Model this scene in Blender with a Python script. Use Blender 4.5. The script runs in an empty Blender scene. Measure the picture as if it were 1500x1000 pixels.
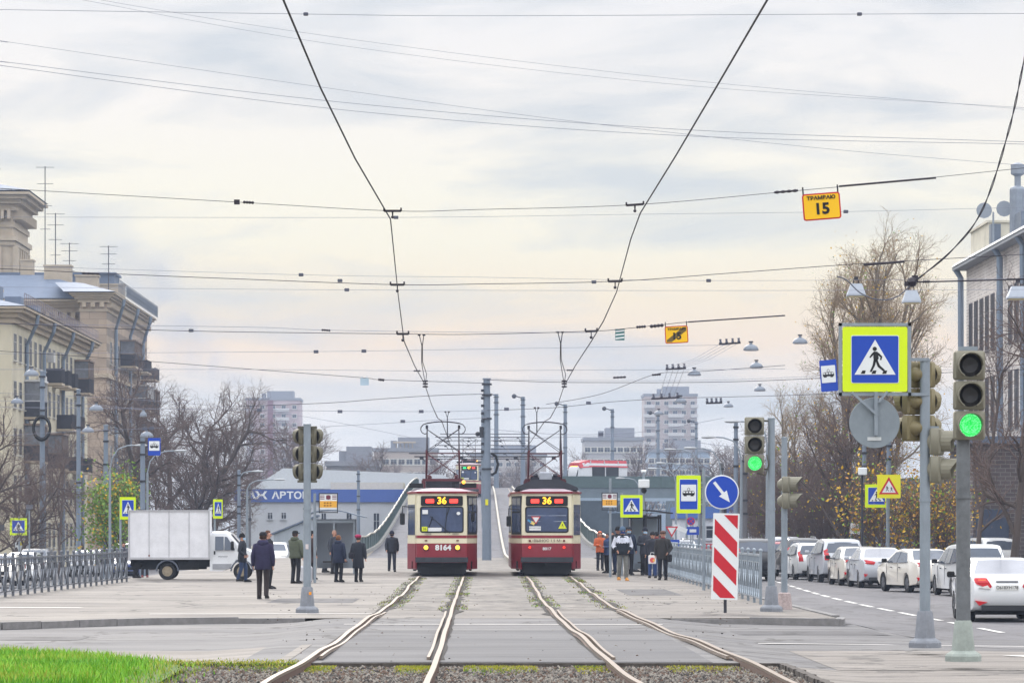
import bpy, bmesh, math, random
import numpy as np
from mathutils import Vector, Matrix
random.seed(7); rng = np.random.default_rng(7)
S = bpy.context.scene
COL = S.collection
R = math.radians
F, HZ, VP, CH = 5000.0, 775.0, 700.0, 1.7        # focal length, horizon, vanishing point in photo pixels; camera height
def W(u, v, Y):                                   # pixel + distance -> point of the place
    return Vector(((u-VP)*Y/F, Y, CH+(HZ-v)*Y/F))
def gY(v, z=0.0): return (CH-z)*F/(v-HZ)
def G(u, v, z=0.0):
    Y = gY(v, z); return Vector(((u-VP)*Y/F, Y, z))
# ---------------- camera
cam = bpy.data.cameras.new('camera'); camo = bpy.data.objects.new('camera', cam); COL.objects.link(camo)
camo.location = (0, 0, CH); camo.rotation_euler = (R(90), 0, 0)
cam.sensor_width = 36; cam.lens = F/1500*36; cam.shift_x = 50/1500; cam.shift_y = 275/1500
cam.clip_start = 0.5; cam.clip_end = 9000
S.camera = camo
# ---------------- light
def lin(c):
    c = c/255.0
    return c/12.92 if c <= 0.04045 else ((c+0.055)/1.055)**2.4
def RGB(r, g, b): return (lin(r), lin(g), lin(b), 1)
SUN_EL, SUN_AZ = 24, -12                          # low veiled sun ahead of the camera, a little left
w = bpy.data.worlds.new("World"); S.world = w; w.use_nodes = True
nt = w.node_tree; N = nt.nodes; L = nt.links; N.clear()
out = N.new('ShaderNodeOutputWorld')
sky = N.new('ShaderNodeTexSky'); sky.sky_type = 'NISHITA'; sky.sun_disc = False
sky.sun_elevation = R(SUN_EL); sky.sun_rotation = R(SUN_AZ)
bg1 = N.new('ShaderNodeBackground'); bg1.inputs[1].default_value = 0.10; L.new(sky.outputs[0], bg1.inputs[0])
tc = N.new('ShaderNodeTexCoord'); sep = N.new('ShaderNodeSeparateXYZ'); L.new(tc.outputs['Generated'], sep.inputs[0])
mp = N.new('ShaderNodeMapping'); mp.inputs['Scale'].default_value = (7, 7, 34); L.new(tc.outputs['Generated'], mp.inputs[0])
n1 = N.new('ShaderNodeTexNoise'); n1.inputs['Scale'].default_value = 1.3; n1.inputs['Detail'].default_value = 7
n1.inputs['Roughness'].default_value = 0.55; n1.inputs['Distortion'].default_value = 0.35; L.new(mp.outputs[0], n1.inputs[0])
rc = N.new('ShaderNodeValToRGB'); L.new(n1.outputs[0], rc.inputs[0])
rc.color_ramp.elements[0].position = 0.46; rc.color_ramp.elements[0].color = (0, 0, 0, 1)
rc.color_ramp.elements[1].position = 0.66; rc.color_ramp.elements[1].color = (1, 1, 1, 1)
mr = N.new('ShaderNodeMapRange'); mr.inputs[1].default_value = 0; mr.inputs[2].default_value = 0.16; L.new(sep.outputs[2], mr.inputs[0])
rb = N.new('ShaderNodeValToRGB'); L.new(mr.outputs[0], rb.inputs[0]); cr = rb.color_ramp
pts = [(0.0, (226, 231, 240)), (0.2, (240, 239, 238)), (0.34, (255, 231, 200)), (0.42, (255, 238, 205)), (0.52, (255, 247, 222)), (0.62, (255, 249, 230)), (0.78, (252, 247, 240)), (1.0, (241, 241, 243))]
cr.elements[0].position = 0; cr.elements[0].color = RGB(*pts[0][1]); cr.elements[1].position = 1; cr.elements[1].color = RGB(*pts[-1][1])
for p, c in pts[1:-1]:
    e = cr.elements.new(p); e.color = RGB(*c)
mx = N.new('ShaderNodeMixRGB'); mx.inputs[2].default_value = RGB(196, 206, 215)
mfac = N.new('ShaderNodeMath'); mfac.operation = 'MULTIPLY'; mfac.inputs[1].default_value = 0.7; L.new(rc.outputs[0], mfac.inputs[0])
L.new(mfac.outputs[0], mx.inputs[0]); L.new(rb.outputs[0], mx.inputs[1])
zen = N.new('ShaderNodeMapRange'); zen.inputs[1].default_value = 0.16; zen.inputs[2].default_value = 0.75
zen.inputs[3].default_value = 1.02; zen.inputs[4].default_value = 3.3; L.new(sep.outputs[2], zen.inputs[0])
bg2 = N.new('ShaderNodeBackground'); L.new(mx.outputs[0], bg2.inputs[0]); L.new(zen.outputs[0], bg2.inputs[1])
ms = N.new('ShaderNodeMixShader'); ms.inputs[0].default_value = 0.98
L.new(bg1.outputs[0], ms.inputs[1]); L.new(bg2.outputs[0], ms.inputs[2]); L.new(ms.outputs[0], out.inputs[0])
sl = bpy.data.lights.new('sun', 'SUN'); sl.energy = 1.8; sl.angle = R(14); sl.color = (1, 0.93, 0.84)
so = bpy.data.objects.new('sun', sl); COL.objects.link(so)
d = Vector((math.sin(R(SUN_AZ))*math.cos(R(SUN_EL)), math.cos(R(SUN_AZ))*math.cos(R(SUN_EL)), math.sin(R(SUN_EL))))
so.rotation_euler = d.to_track_quat('Z', 'Y').to_euler(); so.location = (0, 0, 60)
S.view_settings.view_transform = 'Standard'; S.view_settings.look = 'None'; S.view_settings.exposure = 0.0; S.view_settings.gamma = 1
S.view_settings.use_curve_mapping = False

# ---------------- materials
MATS = {}
def pm(name, col, rough=0.6, metal=0.0, var=0.12, scale=4.0, bump=0.0, emit=0.0, alpha=1.0, trans=0.0, obj_coords=True, stretch=(1, 1, 1), coat=0.0):
    if name in MATS: return MATS[name]
    m = bpy.data.materials.new(name); m.use_nodes = True; t = m.node_tree; b = t.nodes['Principled BSDF']
    c = RGB(*col); b.inputs['Roughness'].default_value = rough; b.inputs['Metallic'].default_value = metal
    if coat: b.inputs['Coat Weight'].default_value = coat
    if var > 0 or bump > 0:
        co = t.nodes.new('ShaderNodeTexCoord'); ma = t.nodes.new('ShaderNodeMapping'); ma.inputs['Scale'].default_value = stretch
        t.links.new(co.outputs['Object'], ma.inputs[0])
        nz = t.nodes.new('ShaderNodeTexNoise'); nz.inputs['Scale'].default_value = scale; nz.inputs['Detail'].default_value = 6; nz.inputs['Roughness'].default_value = .65
        t.links.new(ma.outputs[0], nz.inputs[0])
        ra = t.nodes.new('ShaderNodeValToRGB'); t.links.new(nz.outputs[0], ra.inputs[0])
        e = ra.color_ramp.elements
        e[0].position = .3; e[0].color = tuple(max(0, x*(1-var)) for x in c[:3])+(1,)
        e[1].position = .7; e[1].color = tuple(min(1, x*(1+var*.6)) for x in c[:3])+(1,)
        t.links.new(ra.outputs[0], b.inputs['Base Color'])
        if bump > 0:
            bp = t.nodes.new('ShaderNodeBump'); bp.inputs['Strength'].default_value = bump; bp.inputs['Distance'].default_value = .02
            t.links.new(nz.outputs[0], bp.inputs['Height']); t.links.new(bp.outputs[0], b.inputs['Normal'])
    else: b.inputs['Base Color'].default_value = c
    if emit: b.inputs['Emission Color'].default_value = c; b.inputs['Emission Strength'].default_value = emit
    if trans: b.inputs['Transmission Weight'].default_value = trans
    if alpha < 1: b.inputs['Alpha'].default_value = alpha
    MATS[name] = m; return m

# ---------------- mesh collector
class MB:
    def __init__(s): s.v = []; s.f = []; s.m = []; s.n = 0
    def add(s, vs, fs, mi=0):
        b = s.n; s.v.extend(tuple(p) for p in vs); s.n += len(vs)
        for f in fs: s.f.append(tuple(i+b for i in f)); s.m.append(mi)
        return s
    def box(s, c, d, mi=0, rz=0, rx=0, ry=0):
        x, y, z = d[0]/2, d[1]/2, d[2]/2
        vs = [Vector(p) for p in ((-x,-y,-z),(x,-y,-z),(x,y,-z),(-x,y,-z),(-x,-y,z),(x,-y,z),(x,y,z),(-x,y,z))]
        if rz or rx or ry:
            M = Matrix.Rotation(rz, 3, 'Z') @ Matrix.Rotation(rx, 3, 'X') @ Matrix.Rotation(ry, 3, 'Y'); vs = [M @ p for p in vs]
        c = Vector(c)
        return s.add([p+c for p in vs], [(0,3,2,1),(4,5,6,7),(0,1,5,4),(1,2,6,5),(2,3,7,6),(3,0,4,7)], mi)
    def bevbox(s, c, d, b=.03, mi=0, rz=0):
        x, y, z = d[0]/2, d[1]/2, d[2]/2; vs = []
        ring = [(x-b,-y),(x,-y+b),(x,y-b),(x-b,y),(-x+b,y),(-x,y-b),(-x,-y+b),(-x+b,-y)]
        for zz, k in ((-z, b), (-z+b, 0), (z-b, 0), (z, b)):
            for (px, py) in ring:
                vs.append((px-math.copysign(min(k, abs(px)), px)*.7, py-math.copysign(min(k, abs(py)), py)*.7, zz))
        M = Matrix.Rotation(rz, 3, 'Z'); vs = [M @ Vector(p)+Vector(c) for p in vs]
        fs = [tuple(range(7, -1, -1)), tuple(range(24, 32))]
        for k in range(3):
            for i in range(8): fs.append((k*8+i, k*8+(i+1) % 8, k*8+8+(i+1) % 8, k*8+8+i))
        return s.add(vs, fs, mi)
    def path(s, P, r, n=8, mi=0, cap=True, sq=None):
        P = [Vector(p) for p in P]; k = len(P)
        if not hasattr(r, '__len__'): r = [r]*k
        vs = []; up0 = None
        for i, p in enumerate(P):
            t = (P[min(i+1, k-1)]-P[max(i-1, 0)])
            if t.length < 1e-9: t = Vector((0, 0, 1))
            t.normalize()
            if up0 is None: up0 = Vector((0, 1, 0)) if abs(t.y) < .9 else Vector((1, 0, 0))
            a = t.cross(up0)
            if a.length < 1e-6: a = t.orthogonal()
            a.normalize(); b = a.cross(t); up0 = b
            for j in range(n):
                an = 2*math.pi*j/n; vs.append(p + a*math.cos(an)*r[i] + b*math.sin(an)*(r[i]*(sq or 1)))
        fs = []
        for i in range(k-1):
            for j in range(n): fs.append((i*n+j, i*n+(j+1) % n, (i+1)*n+(j+1) % n, (i+1)*n+j))
        if cap: fs.append(tuple(range(n-1, -1, -1))); fs.append(tuple(range((k-1)*n, k*n)))
        return s.add(vs, fs, mi)
    def tube(s, a, b, r0, r1=None, n=8, mi=0): return s.path([a, b], [r0, r0 if r1 is None else r1], n, mi)
    def lathe(s, prof, c=(0,0,0), n=16, mi=0, axis='Z', sx=1, sy=1, cap=True):
        vs = []
        for (r, z) in prof:
            for j in range(n):
                an = 2*math.pi*j/n; x, y = r*math.cos(an)*sx, r*math.sin(an)*sy
                p = (x, y, z) if axis == 'Z' else ((x, z, y) if axis == 'Y' else (z, x, y))
                vs.append(Vector(p)+Vector(c))
        fs = []; k = len(prof)
        for i in range(k-1):
            for j in range(n):
                q = (i*n+j, i*n+(j+1) % n, (i+1)*n+(j+1) % n, (i+1)*n+j); fs.append(q if axis != 'Y' else q[::-1])
        if cap and prof[0][0] > 1e-6: fs.append(tuple(range(n-1, -1, -1)) if axis != 'Y' else tuple(range(n)))
        if cap and prof[-1][0] > 1e-6: fs.append(tuple(range((k-1)*n, k*n)) if axis != 'Y' else tuple(range(k*n-1, (k-1)*n-1, -1)))
        return s.add(vs, fs, mi)
    def prism(s, poly, y0, y1, mi=0, plane='XZ', o=(0,0,0)):       # 2D polygon extruded along the third axis
        n = len(poly); vs = []
        for y in (y0, y1):
            for (a, b) in poly:
                p = (a, y, b) if plane == 'XZ' else ((y, a, b) if plane == 'YZ' else (a, b, y)); vs.append(Vector(p)+Vector(o))
        fs = [tuple(range(n)), tuple(range(2*n-1, n-1, -1))]+[(i, i+n, (i+1) % n+n, (i+1) % n) for i in range(n)]
        return s.add(vs, fs, mi)
    def loft(s, secs, mi=0, cap=True):
        n = len(secs[0]); vs = [p for q in secs for p in q]; fs = []
        for i in range(len(secs)-1):
            for j in range(n): fs.append((i*n+j, i*n+(j+1) % n, (i+1)*n+(j+1) % n, (i+1)*n+j))
        if cap: fs.append(tuple(range(n-1, -1, -1))); fs.append(tuple(range((len(secs)-1)*n, len(secs)*n)))
        return s.add(vs, fs, mi)
    def ball(s, c, r, n=10, mi=0, sz=1, sy=1):
        k = max(4, n//2); return s.lathe([(r*math.sin(math.pi*i/k), -r*sz*math.cos(math.pi*i/k)) for i in range(k+1)], c, n, mi, 'Z', 1, sy)
    def build(s, name, mats, parent=None, smooth=False, loc=None):
        me = bpy.data.meshes.new(name); me.from_pydata(s.v, [], s.f)
        if not isinstance(mats, (list, tuple)): mats = [mats]
        for m in mats: me.materials.append(m)
        me.polygons.foreach_set('material_index', s.m)
        bm = bmesh.new(); bm.from_mesh(me); bmesh.ops.recalc_face_normals(bm, faces=bm.faces); bm.to_mesh(me); bm.free()
        if smooth:
            me.polygons.foreach_set('use_smooth', [True]*len(me.polygons))
            try: me.set_sharp_from_angle(angle=R(smooth if smooth > 1 else 40))
            except Exception: pass
        me.update()
        o = bpy.data.objects.new(name, me); COL.objects.link(o)
        if parent: o.parent = parent
        if loc is not None: o.location = loc
        return o
def tag(o, label, cat, group=None, kind=None):
    if label: o['label'] = label
    if cat: o['category'] = cat
    if group: o['group'] = group
    if kind: o['kind'] = kind
    return o
def thing(name, label, cat, loc=(0,0,0), rz=0, group=None):
    o = bpy.data.objects.new(name, None); o.empty_display_size = .2; COL.objects.link(o); o.location = loc; o.rotation_euler = (0, 0, rz)
    return tag(o, label, cat, group)
def struct(o): o['kind'] = 'structure'; return o
CHN = {}
def dup(root, loc=None, rz=None, label=None, group=None, scale=None):
    ch = [o for o in bpy.data.objects if o.parent == root]
    r = root.copy(); COL.objects.link(r)
    if loc is not None: r.location = loc
    if rz is not None: r.rotation_euler = (0, 0, rz)
    if scale is not None: r.scale = scale if hasattr(scale, '__len__') else (scale,)*3
    if label: r['label'] = label
    if group: r['group'] = group
    for c in ch:
        c2 = c.copy(); COL.objects.link(c2); c2.parent = r
        for g in [o for o in bpy.data.objects if o.parent == c]:
            g2 = g.copy(); COL.objects.link(g2); g2.parent = c2
    return r
def text_mesh(s, size, name, m, parent=None, loc=(0,0,0), rot=(R(90),0,0), ext=.002, bold=0.0, align='CENTER', sx=1.0):
    cu = bpy.data.curves.new(name, 'FONT'); cu.body = s; cu.size = size; cu.extrude = ext; cu.offset = bold
    cu.align_x = align; cu.align_y = 'CENTER'; cu.resolution_u = 3
    t = bpy.data.objects.new(name, cu); COL.objects.link(t)
    dg = bpy.context.evaluated_depsgraph_get(); me = bpy.data.meshes.new_from_object(t.evaluated_get(dg)); me.name = name
    bpy.data.objects.remove(t); bpy.data.curves.remove(cu)
    me.materials.clear(); me.materials.append(m)
    o = bpy.data.objects.new(name, me); COL.objects.link(o); o.location = loc; o.rotation_euler = rot; o.scale = (sx, 1, 1)
    if parent: o.parent = parent
    return o
def npmesh(name, V, Fq, mats, mi=None, parent=None, smooth=False):
    me = bpy.data.meshes.new(name); k = Fq.shape[1]
    me.vertices.add(len(V)); me.vertices.foreach_set('co', V.astype(np.float32).ravel())
    me.loops.add(Fq.size); me.loops.foreach_set('vertex_index', Fq.astype(np.int32).ravel())
    me.polygons.add(len(Fq)); me.polygons.foreach_set('loop_start', np.arange(0, Fq.size, k, dtype=np.int32))
    for m in (mats if isinstance(mats, (list, tuple)) else [mats]): me.materials.append(m)
    if mi is not None: me.polygons.foreach_set('material_index', mi.astype(np.int32))
    me.update(calc_edges=True); me.validate()
    if smooth: me.polygons.foreach_set('use_smooth', [True]*len(me.polygons))
    o = bpy.data.objects.new(name, me); COL.objects.link(o)
    if parent: o.parent = parent
    return o
def sstep(a, b, x):
    t = min(1, max(0, (x-a)/(b-a))); return t*t*(3-2*t)
# heights of the ground
def gz(X, Y):
    z = 0.0
    z -= 0.32*sstep(6.95, 8.6, X)*sstep(48, 66, Y)                 # right carriageway lies lower than the stop
    z -= 0.95*sstep(12.0, 15.5, -X)*sstep(70, 125, Y)              # left carriageway too
    return z
def ramp(Y):                                                       # the tramway climbing onto the bridge
    if Y < 205: return 0
    if Y > 378: return 6.3
    t = (Y-205)/173; return 6.3*(t*t*(3-2*t)*.55+t*.45)
# ================= GROUND =================
def asphalt(name, col, dark, scale=.35, crack=.5, streak=(1, .25, 1), rough=.8, fine=60):
    m = bpy.data.materials.new(name); m.use_nodes = True; t = m.node_tree; n = t.nodes; l = t.links; b = n['Principled BSDF']
    b.inputs['Roughness'].default_value = rough; b.inputs['Specular IOR Level'].default_value = .3
    co = n.new('ShaderNodeTexCoord'); ma = n.new('ShaderNodeMapping'); ma.inputs['Scale'].default_value = streak; l.new(co.outputs['Object'], ma.inputs[0])
    a = n.new('ShaderNodeTexNoise'); a.inputs['Scale'].default_value = scale; a.inputs['Detail'].default_value = 8; a.inputs['Roughness'].default_value = .6; a.inputs['Distortion'].default_value = .6
    l.new(ma.outputs[0], a.inputs[0])
    f = n.new('ShaderNodeTexNoise'); f.inputs['Scale'].default_value = fine; f.inputs['Detail'].default_value = 3; l.new(co.outputs['Object'], f.inputs[0])
    r = n.new('ShaderNodeValToRGB'); l.new(a.outputs[0], r.inputs[0]); r.color_ramp.elements[0].position = .35; r.color_ramp.elements[1].position = .66
    r.color_ramp.elements[0].color = RGB(*dark); r.color_ramp.elements[1].color = RGB(*col)
    m1 = n.new('ShaderNodeMixRGB'); m1.blend_type = 'OVERLAY'; m1.inputs[0].default_value = .45; l.new(r.outputs[0], m1.inputs[1]); l.new(f.outputs[0], m1.inputs[2])
    v = n.new('ShaderNodeTexVoronoi'); v.feature = 'DISTANCE_TO_EDGE'; v.inputs['Scale'].default_value = .28
    wn = n.new('ShaderNodeTexNoise'); wn.inputs['Scale'].default_value = 1.1; wn.inputs['Detail'].default_value = 5; l.new(co.outputs['Object'], wn.inputs[0])
    va = n.new('ShaderNodeVectorMath'); va.operation = 'ADD'; sc = n.new('ShaderNodeVectorMath'); sc.operation = 'SCALE'; sc.inputs[3].default_value = 1.6
    l.new(wn.outputs['Color'], sc.inputs[0]); l.new(co.outputs['Object'], va.inputs[0]); l.new(sc.outputs[0], va.inputs[1]); l.new(va.outputs[0], v.inputs[0])
    lt = n.new('ShaderNodeMath'); lt.operation = 'LESS_THAN'; lt.inputs[1].default_value = .017; l.new(v.outputs[0], lt.inputs[0])
    g = n.new('ShaderNodeTexNoise'); g.inputs['Scale'].default_value = .12; l.new(co.outputs['Object'], g.inputs[0])
    gt = n.new('ShaderNodeMath'); gt.operation = 'GREATER_THAN'; gt.inputs[1].default_value = .5; l.new(g.outputs[0], gt.inputs[0])
    mu = n.new('ShaderNodeMath'); mu.operation = 'MULTIPLY'; l.new(lt.outputs[0], mu.inputs[0]); l.new(gt.outputs[0], mu.inputs[1])
    m3 = n.new('ShaderNodeMath'); m3.operation = 'MULTIPLY'; m3.inputs[1].default_value = crack; l.new(mu.outputs[0], m3.inputs[0])
    m2 = n.new('ShaderNodeMixRGB'); m2.inputs[2].default_value = RGB(60, 58, 58); l.new(m3.outputs[0], m2.inputs[0]); l.new(m1.outputs[0], m2.inputs[1])
    sn = n.new('ShaderNodeTexNoise'); sn.inputs['Scale'].default_value = .9; sn.inputs['Detail'].default_value = 9; sn.inputs['Roughness'].default_value = .75; sn.inputs['Distortion'].default_value = 1.2; l.new(ma.outputs[0], sn.inputs[0])
    sr = n.new('ShaderNodeValToRGB'); l.new(sn.outputs[0], sr.inputs[0]); sr.color_ramp.elements[0].position = .36; sr.color_ramp.elements[0].color = (.5, .49, .48, 1); sr.color_ramp.elements[1].position = .5; sr.color_ramp.elements[1].color = (1, 1, 1, 1)
    e3 = sr.color_ramp.elements.new(.72); e3.color = (1.0, 1, 1, 1); e4 = sr.color_ramp.elements.new(.8); e4.color = (1.25, 1.24, 1.22, 1)
    m4 = n.new('ShaderNodeMixRGB'); m4.blend_type = 'MULTIPLY'; m4.inputs[0].default_value = .8; l.new(m2.outputs[0], m4.inputs[1]); l.new(sr.outputs[0], m4.inputs[2]); l.new(m4.outputs[0], b.inputs['Base Color'])
    bp = n.new('ShaderNodeBump'); bp.inputs['Strength'].default_value = .25; bp.inputs['Distance'].default_value = .01; l.new(f.outputs[0], bp.inputs['Height']); l.new(bp.outputs[0], b.inputs['Normal'])
    return m
A_ROAD = asphalt('asphalt_road', (108, 106, 109), (88, 87, 91), .3)
A_CROSS = asphalt('asphalt_crossing', (117, 115, 115), (90, 89, 92), .5, streak=(.25, 1, 1), crack=.75)
A_DARK = asphalt('asphalt_new', (102, 101, 103), (78, 78, 82), .45, streak=(.2, 1, 1), crack=.1)
A_PLAT = asphalt('pavement_pale', (136, 130, 124), (106, 101, 98), .4, streak=(.35, 1, 1), crack=.85)
A_PALE = asphalt('pavement_light', (140, 133, 127), (114, 109, 105), .8, streak=(.3, 1, 1), crack=.5)
A_TRACK = asphalt('track_concrete', (130, 124, 118), (98, 94, 91), 1.2, streak=(1, .35, 1), crack=.8)
EARTH = asphalt('earth', (112, 104, 92), (84, 84, 62), .2, crack=0)
KERB = pm('kerb_stone', (128, 126, 126), .9, var=.25, scale=6)

def hz_(X, Y):
    z = gz(X, Y)
    if Y < 65.4 and abs(X-.35) > 3: z -= .10*sstep(3.0, 4.2, abs(X-.35))
    elif X > 6.92 or X < -12.35: z -= .10
    return z
def steps(*seg):
    o = []
    for a, b, n in seg: o += list(np.linspace(a, b, n, endpoint=False))
    o.append(seg[-1][1]); return o
def sheet(name, xs, ys, dz, m, zf=hz_, kind='structure'):
    V = np.array([(x, y, zf(x, y)+dz) for y in ys for x in xs]); nx = len(xs)
    Fq = np.array([(j*nx+i, j*nx+i+1, (j+1)*nx+i+1, (j+1)*nx+i) for j in range(len(ys)-1) for i in range(nx-1)])
    o = npmesh(name, V, Fq, m, smooth=True)
    if kind: o['kind'] = kind
    return o
def ground_z(x, y):
    z = hz_(x, y)-.05
    if -5.9 < x < 3.9 and y < 43.55: z -= .08
    return z
XS = steps((-3500, -100, 12), (-100, -18, 14), (-18, -5.95, 24), (-5.95, -5.85, 1), (-5.85, 3.85, 20), (3.85, 3.95, 1), (3.95, 12, 26), (12, 100, 16), (100, 3500, 12))
YS = steps((-200, 20, 5), (20, 43.5, 8), (43.5, 43.6, 1), (43.6, 65.39, 12), (65.39, 65.46, 1), (65.46, 130, 24), (130, 420, 20), (420, 4000, 10))
sheet('ground', XS, YS, -.02, EARTH, ground_z)
sheet('crossing_road', steps((-90, -20, 8), (-20, 12, 60), (12, 90, 10)), steps((43.6, 65.38, 16)), .0, A_CROSS)
sheet('road_patch', steps((-2.0, 3.0, 10)), steps((43.62, 57.5, 10)), .004, A_DARK)
sheet('platform_pavement', steps((-12.34, 6.9, 40)), steps((65.46, 205, 40)), .0, A_PLAT)
sheet('track_pavement', steps((-2.3, 3.15, 10)), steps((71.5, 204, 30)), .004, A_TRACK)
sheet('right_road', steps((6.95, 9, 14), (9, 30, 12)), steps((65.46, 130, 24), (130, 420, 12)), .0, A_ROAD)
sheet('left_road', steps((-30, -16, 10), (-16, -12.38, 14)), steps((65.46, 130, 24), (130, 330, 14)), .0, A_ROAD)
sheet('light_pavement', steps((3.96, 20, 24)), steps((20, 43.59, 8)), .0, A_PALE)
sheet('worn_pavement', steps((4.6, 14, 24)), steps((43.6, 50.5, 8)), .004, A_PALE)
sheet('side_pavement', steps((-9, -5.96, 8)), steps((20, 43.59, 8)), .0, A_PALE)
sheet('verge_path', steps((-30, -2.45, 36)), steps((43.6, 50.5, 8)), .004, A_PALE)
A_TAR = asphalt('tar_repair', (92, 90, 92), (74, 73, 76), .8, crack=.1)
sheet('tar_patch', steps((-11, -6.5, 5)), steps((55.5, 57.2, 3)), .004, A_TAR); sheet('tar_patch', steps((4.4, 8.4, 8)), steps((58.2, 60.4, 3)), .004, A_TAR); sheet('tar_patch', steps((-4.9, -2.9, 3)), steps((79, 84, 3)), .004, A_TAR); sheet('tar_patch', steps((3.9, 5.3, 3)), steps((88, 97, 3)), .004, A_TAR)
# kerbs, in stone lengths
def kerb(name, P, h=.13, wd=.16):
    b = MB()
    for (x0, y0), (x1, y1) in zip(P[:-1], P[1:]):
        n = max(1, int(math.hypot(x1-x0, y1-y0)/1.0))
        for i in range(n):
            a = Vector((x0+(x1-x0)*i/n, y0+(y1-y0)*i/n, 0)); c = Vector((x0+(x1-x0)*(i+1)/n, y0+(y1-y0)*(i+1)/n, 0))
            dd = c-a; m_ = (a+c)/2
            hh = h*(.35+.65*sstep(3.0, 5.0, abs(m_.x-.35)))*(1 if m_.x > -12 else 1)
            b.box((m_.x, m_.y, gz(m_.x, m_.y+.2)-.10+hh/2+random.uniform(-.006, .006)), (dd.length-.025, wd, hh), 0, math.atan2(dd.y, dd.x))
    return struct(b.build(name, KERB))
kerb('kerb', [(-26, 50), (-12.5, 57.3), (-8.6, 61.3), (-6.2, 64.6), (-4.6, 65.36), (-3.3, 65.42)])
b = MB(); WP = [(-26, 50), (-12.5, 57.3), (-8.6, 61.3), (-6.2, 64.6), (-4.6, 65.4), (-4.4, 66.2), (-12.34, 66.2), (-26, 66.2)]
b.add([(x, y, .002) for x, y in WP], [tuple(range(8))]); struct(b.build('platform_pavement', A_PLAT))
kerb('kerb', [(3.7, 65.4), (5.2, 64.9), (6.75, 63.7), (6.95, 65.3)])
kerb('kerb', [(7.02, 67), (7.02, 100), (7.3, 150), (8.3, 210)], .12)
# painted marks
PAINT = pm('road_paint', (206, 204, 200), .7, var=.2, scale=8)
FADED = pm('faded_paint', (190, 186, 182), .7, var=.15, scale=3)
def strip(name, P, wd, dz=.006, m=PAINT, zf=None):
    b = MB(); P = [Vector((p[0], p[1], 0)) for p in P]; vs = []
    for i, p in enumerate(P):
        t = (P[min(i+1, len(P)-1)]-P[max(0, i-1)]).normalized(); n_ = Vector((-t.y, t.x, 0))*wd/2
        for q in (p-n_, p+n_): vs.append((q.x, q.y, (zf or hz_)(q.x, q.y)+dz))
    b.add(vs, [(2*i, 2*i+1, 2*i+3, 2*i+2) for i in range(len(P)-1)]); return struct(b.build(name, m))
def lane_x(y): return 10.75+1.9*sstep(90, 165, y)
y = 70.0
while y < 220:
    strip('lane_marking', [(lane_x(y), y), (lane_x(y+1.6), y+1.6), (lane_x(y+3.2), y+3.2)], .15, .01); y += 4.6
strip('stop_line', [(-6.6, 68.6), (-1.9, 69.0)], .35, .006, FADED)
strip('stop_line', [(-12, 74.5), (-8.6, 74.2)], .5, .006, FADED)
strip('road_marking', [(4.4, 53.6), (12, 52.6)], .28, .012, FADED)
strip('road_marking', [(-2.4, 61.2), (3.3, 61.0)], .3, .006, FADED)
strip('road_edge_line', [(7.6, 48.6), (8.8, 46.6), (10, 46.2)], .35, .012, PAINT)
# broken asphalt edges around the ballast
b = MB(); EDG = pm('asphalt_edge', (84, 78, 74), .95, var=.4, scale=12, bump=.6)
for i in range(40):
    x = -5.9+i*.245+.12; b.box((x, 43.56+random.uniform(-.05, .03), -.055), (.245, .1, .1+random.uniform(-.0, .006)))
for i in range(90): b.box((3.91+random.uniform(-.02, .03), 20.1+i*.262, -.055), (.1, .262, .1)); b.box((-5.9+random.uniform(-.03, .02), 20.1+i*.262, -.055), (.1, .262, .1))
struct(b.build('asphalt_edge', EDG))
# ballast
BAL = pm('ballast_bed', (78, 70, 64), .95, var=.45, scale=9, bump=.8)
sheet('ballast_bed', steps((-5.84, 3.84, 20)), steps((20, 43.49, 12)), 0.0, BAL, lambda x, y: -.08)
def stones(name, n, mats, xr, yr, z, size, label, mask=None):
    ic = np.array([(0,0,1),(.9,0,.2),(.2,.85,.15),(-.8,.3,.2),(-.5,-.8,.1),(.5,-.7,.25),(0,0,-.5)])
    fc = np.array([(0,1,2),(0,2,3),(0,3,4),(0,4,5),(0,5,1),(6,2,1),(6,3,2),(6,4,3),(6,5,4),(6,1,5)])
    X = rng.uniform(*xr, n); Y = rng.uniform(*yr, n)
    if mask: k = mask(X, Y); X, Y = X[k], Y[k]
    n = len(X); s_ = size*rng.uniform(.4, 1.4, n); a = rng.uniform(0, 6.28, n)
    v = ic[None]*(rng.uniform(.6, 1.3, (n, 7, 3)))*s_[:, None, None]
    ca, sa = np.cos(a)[:, None], np.sin(a)[:, None]
    V = np.stack([v[..., 0]*ca-v[..., 1]*sa+X[:, None], v[..., 0]*sa+v[..., 1]*ca+Y[:, None], v[..., 2]*.8+z], -1).reshape(-1, 3)
    Fq = (fc[None]+(np.arange(n)*7)[:, None, None]).reshape(-1, 3)
    o = npmesh(name, V, Fq, mats, np.repeat(rng.integers(0, len(mats), n), 10))
    return tag(o, label, 'gravel', kind='stuff')
ST = [pm('stone_%s' % c, v, .9, var=.2, scale=20) for c, v in (('grey', (98, 92, 86)), ('rust', (84, 64, 52)), ('pale', (126, 120, 112)), ('dark', (52, 48, 46)))]
stones('track_gravel', 34000, ST, (-5.8, 3.8), (36, 43.5), -.065, .034, 'grey and brown gravel between the rails in the foreground')
stones('loose_grit', 900, ST, (-13, 12), (44, 100), .0, .02, 'loose grit scattered over the crossing', lambda X, Y: np.abs(X-.5) < 3+((Y-44)*.08))
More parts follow.
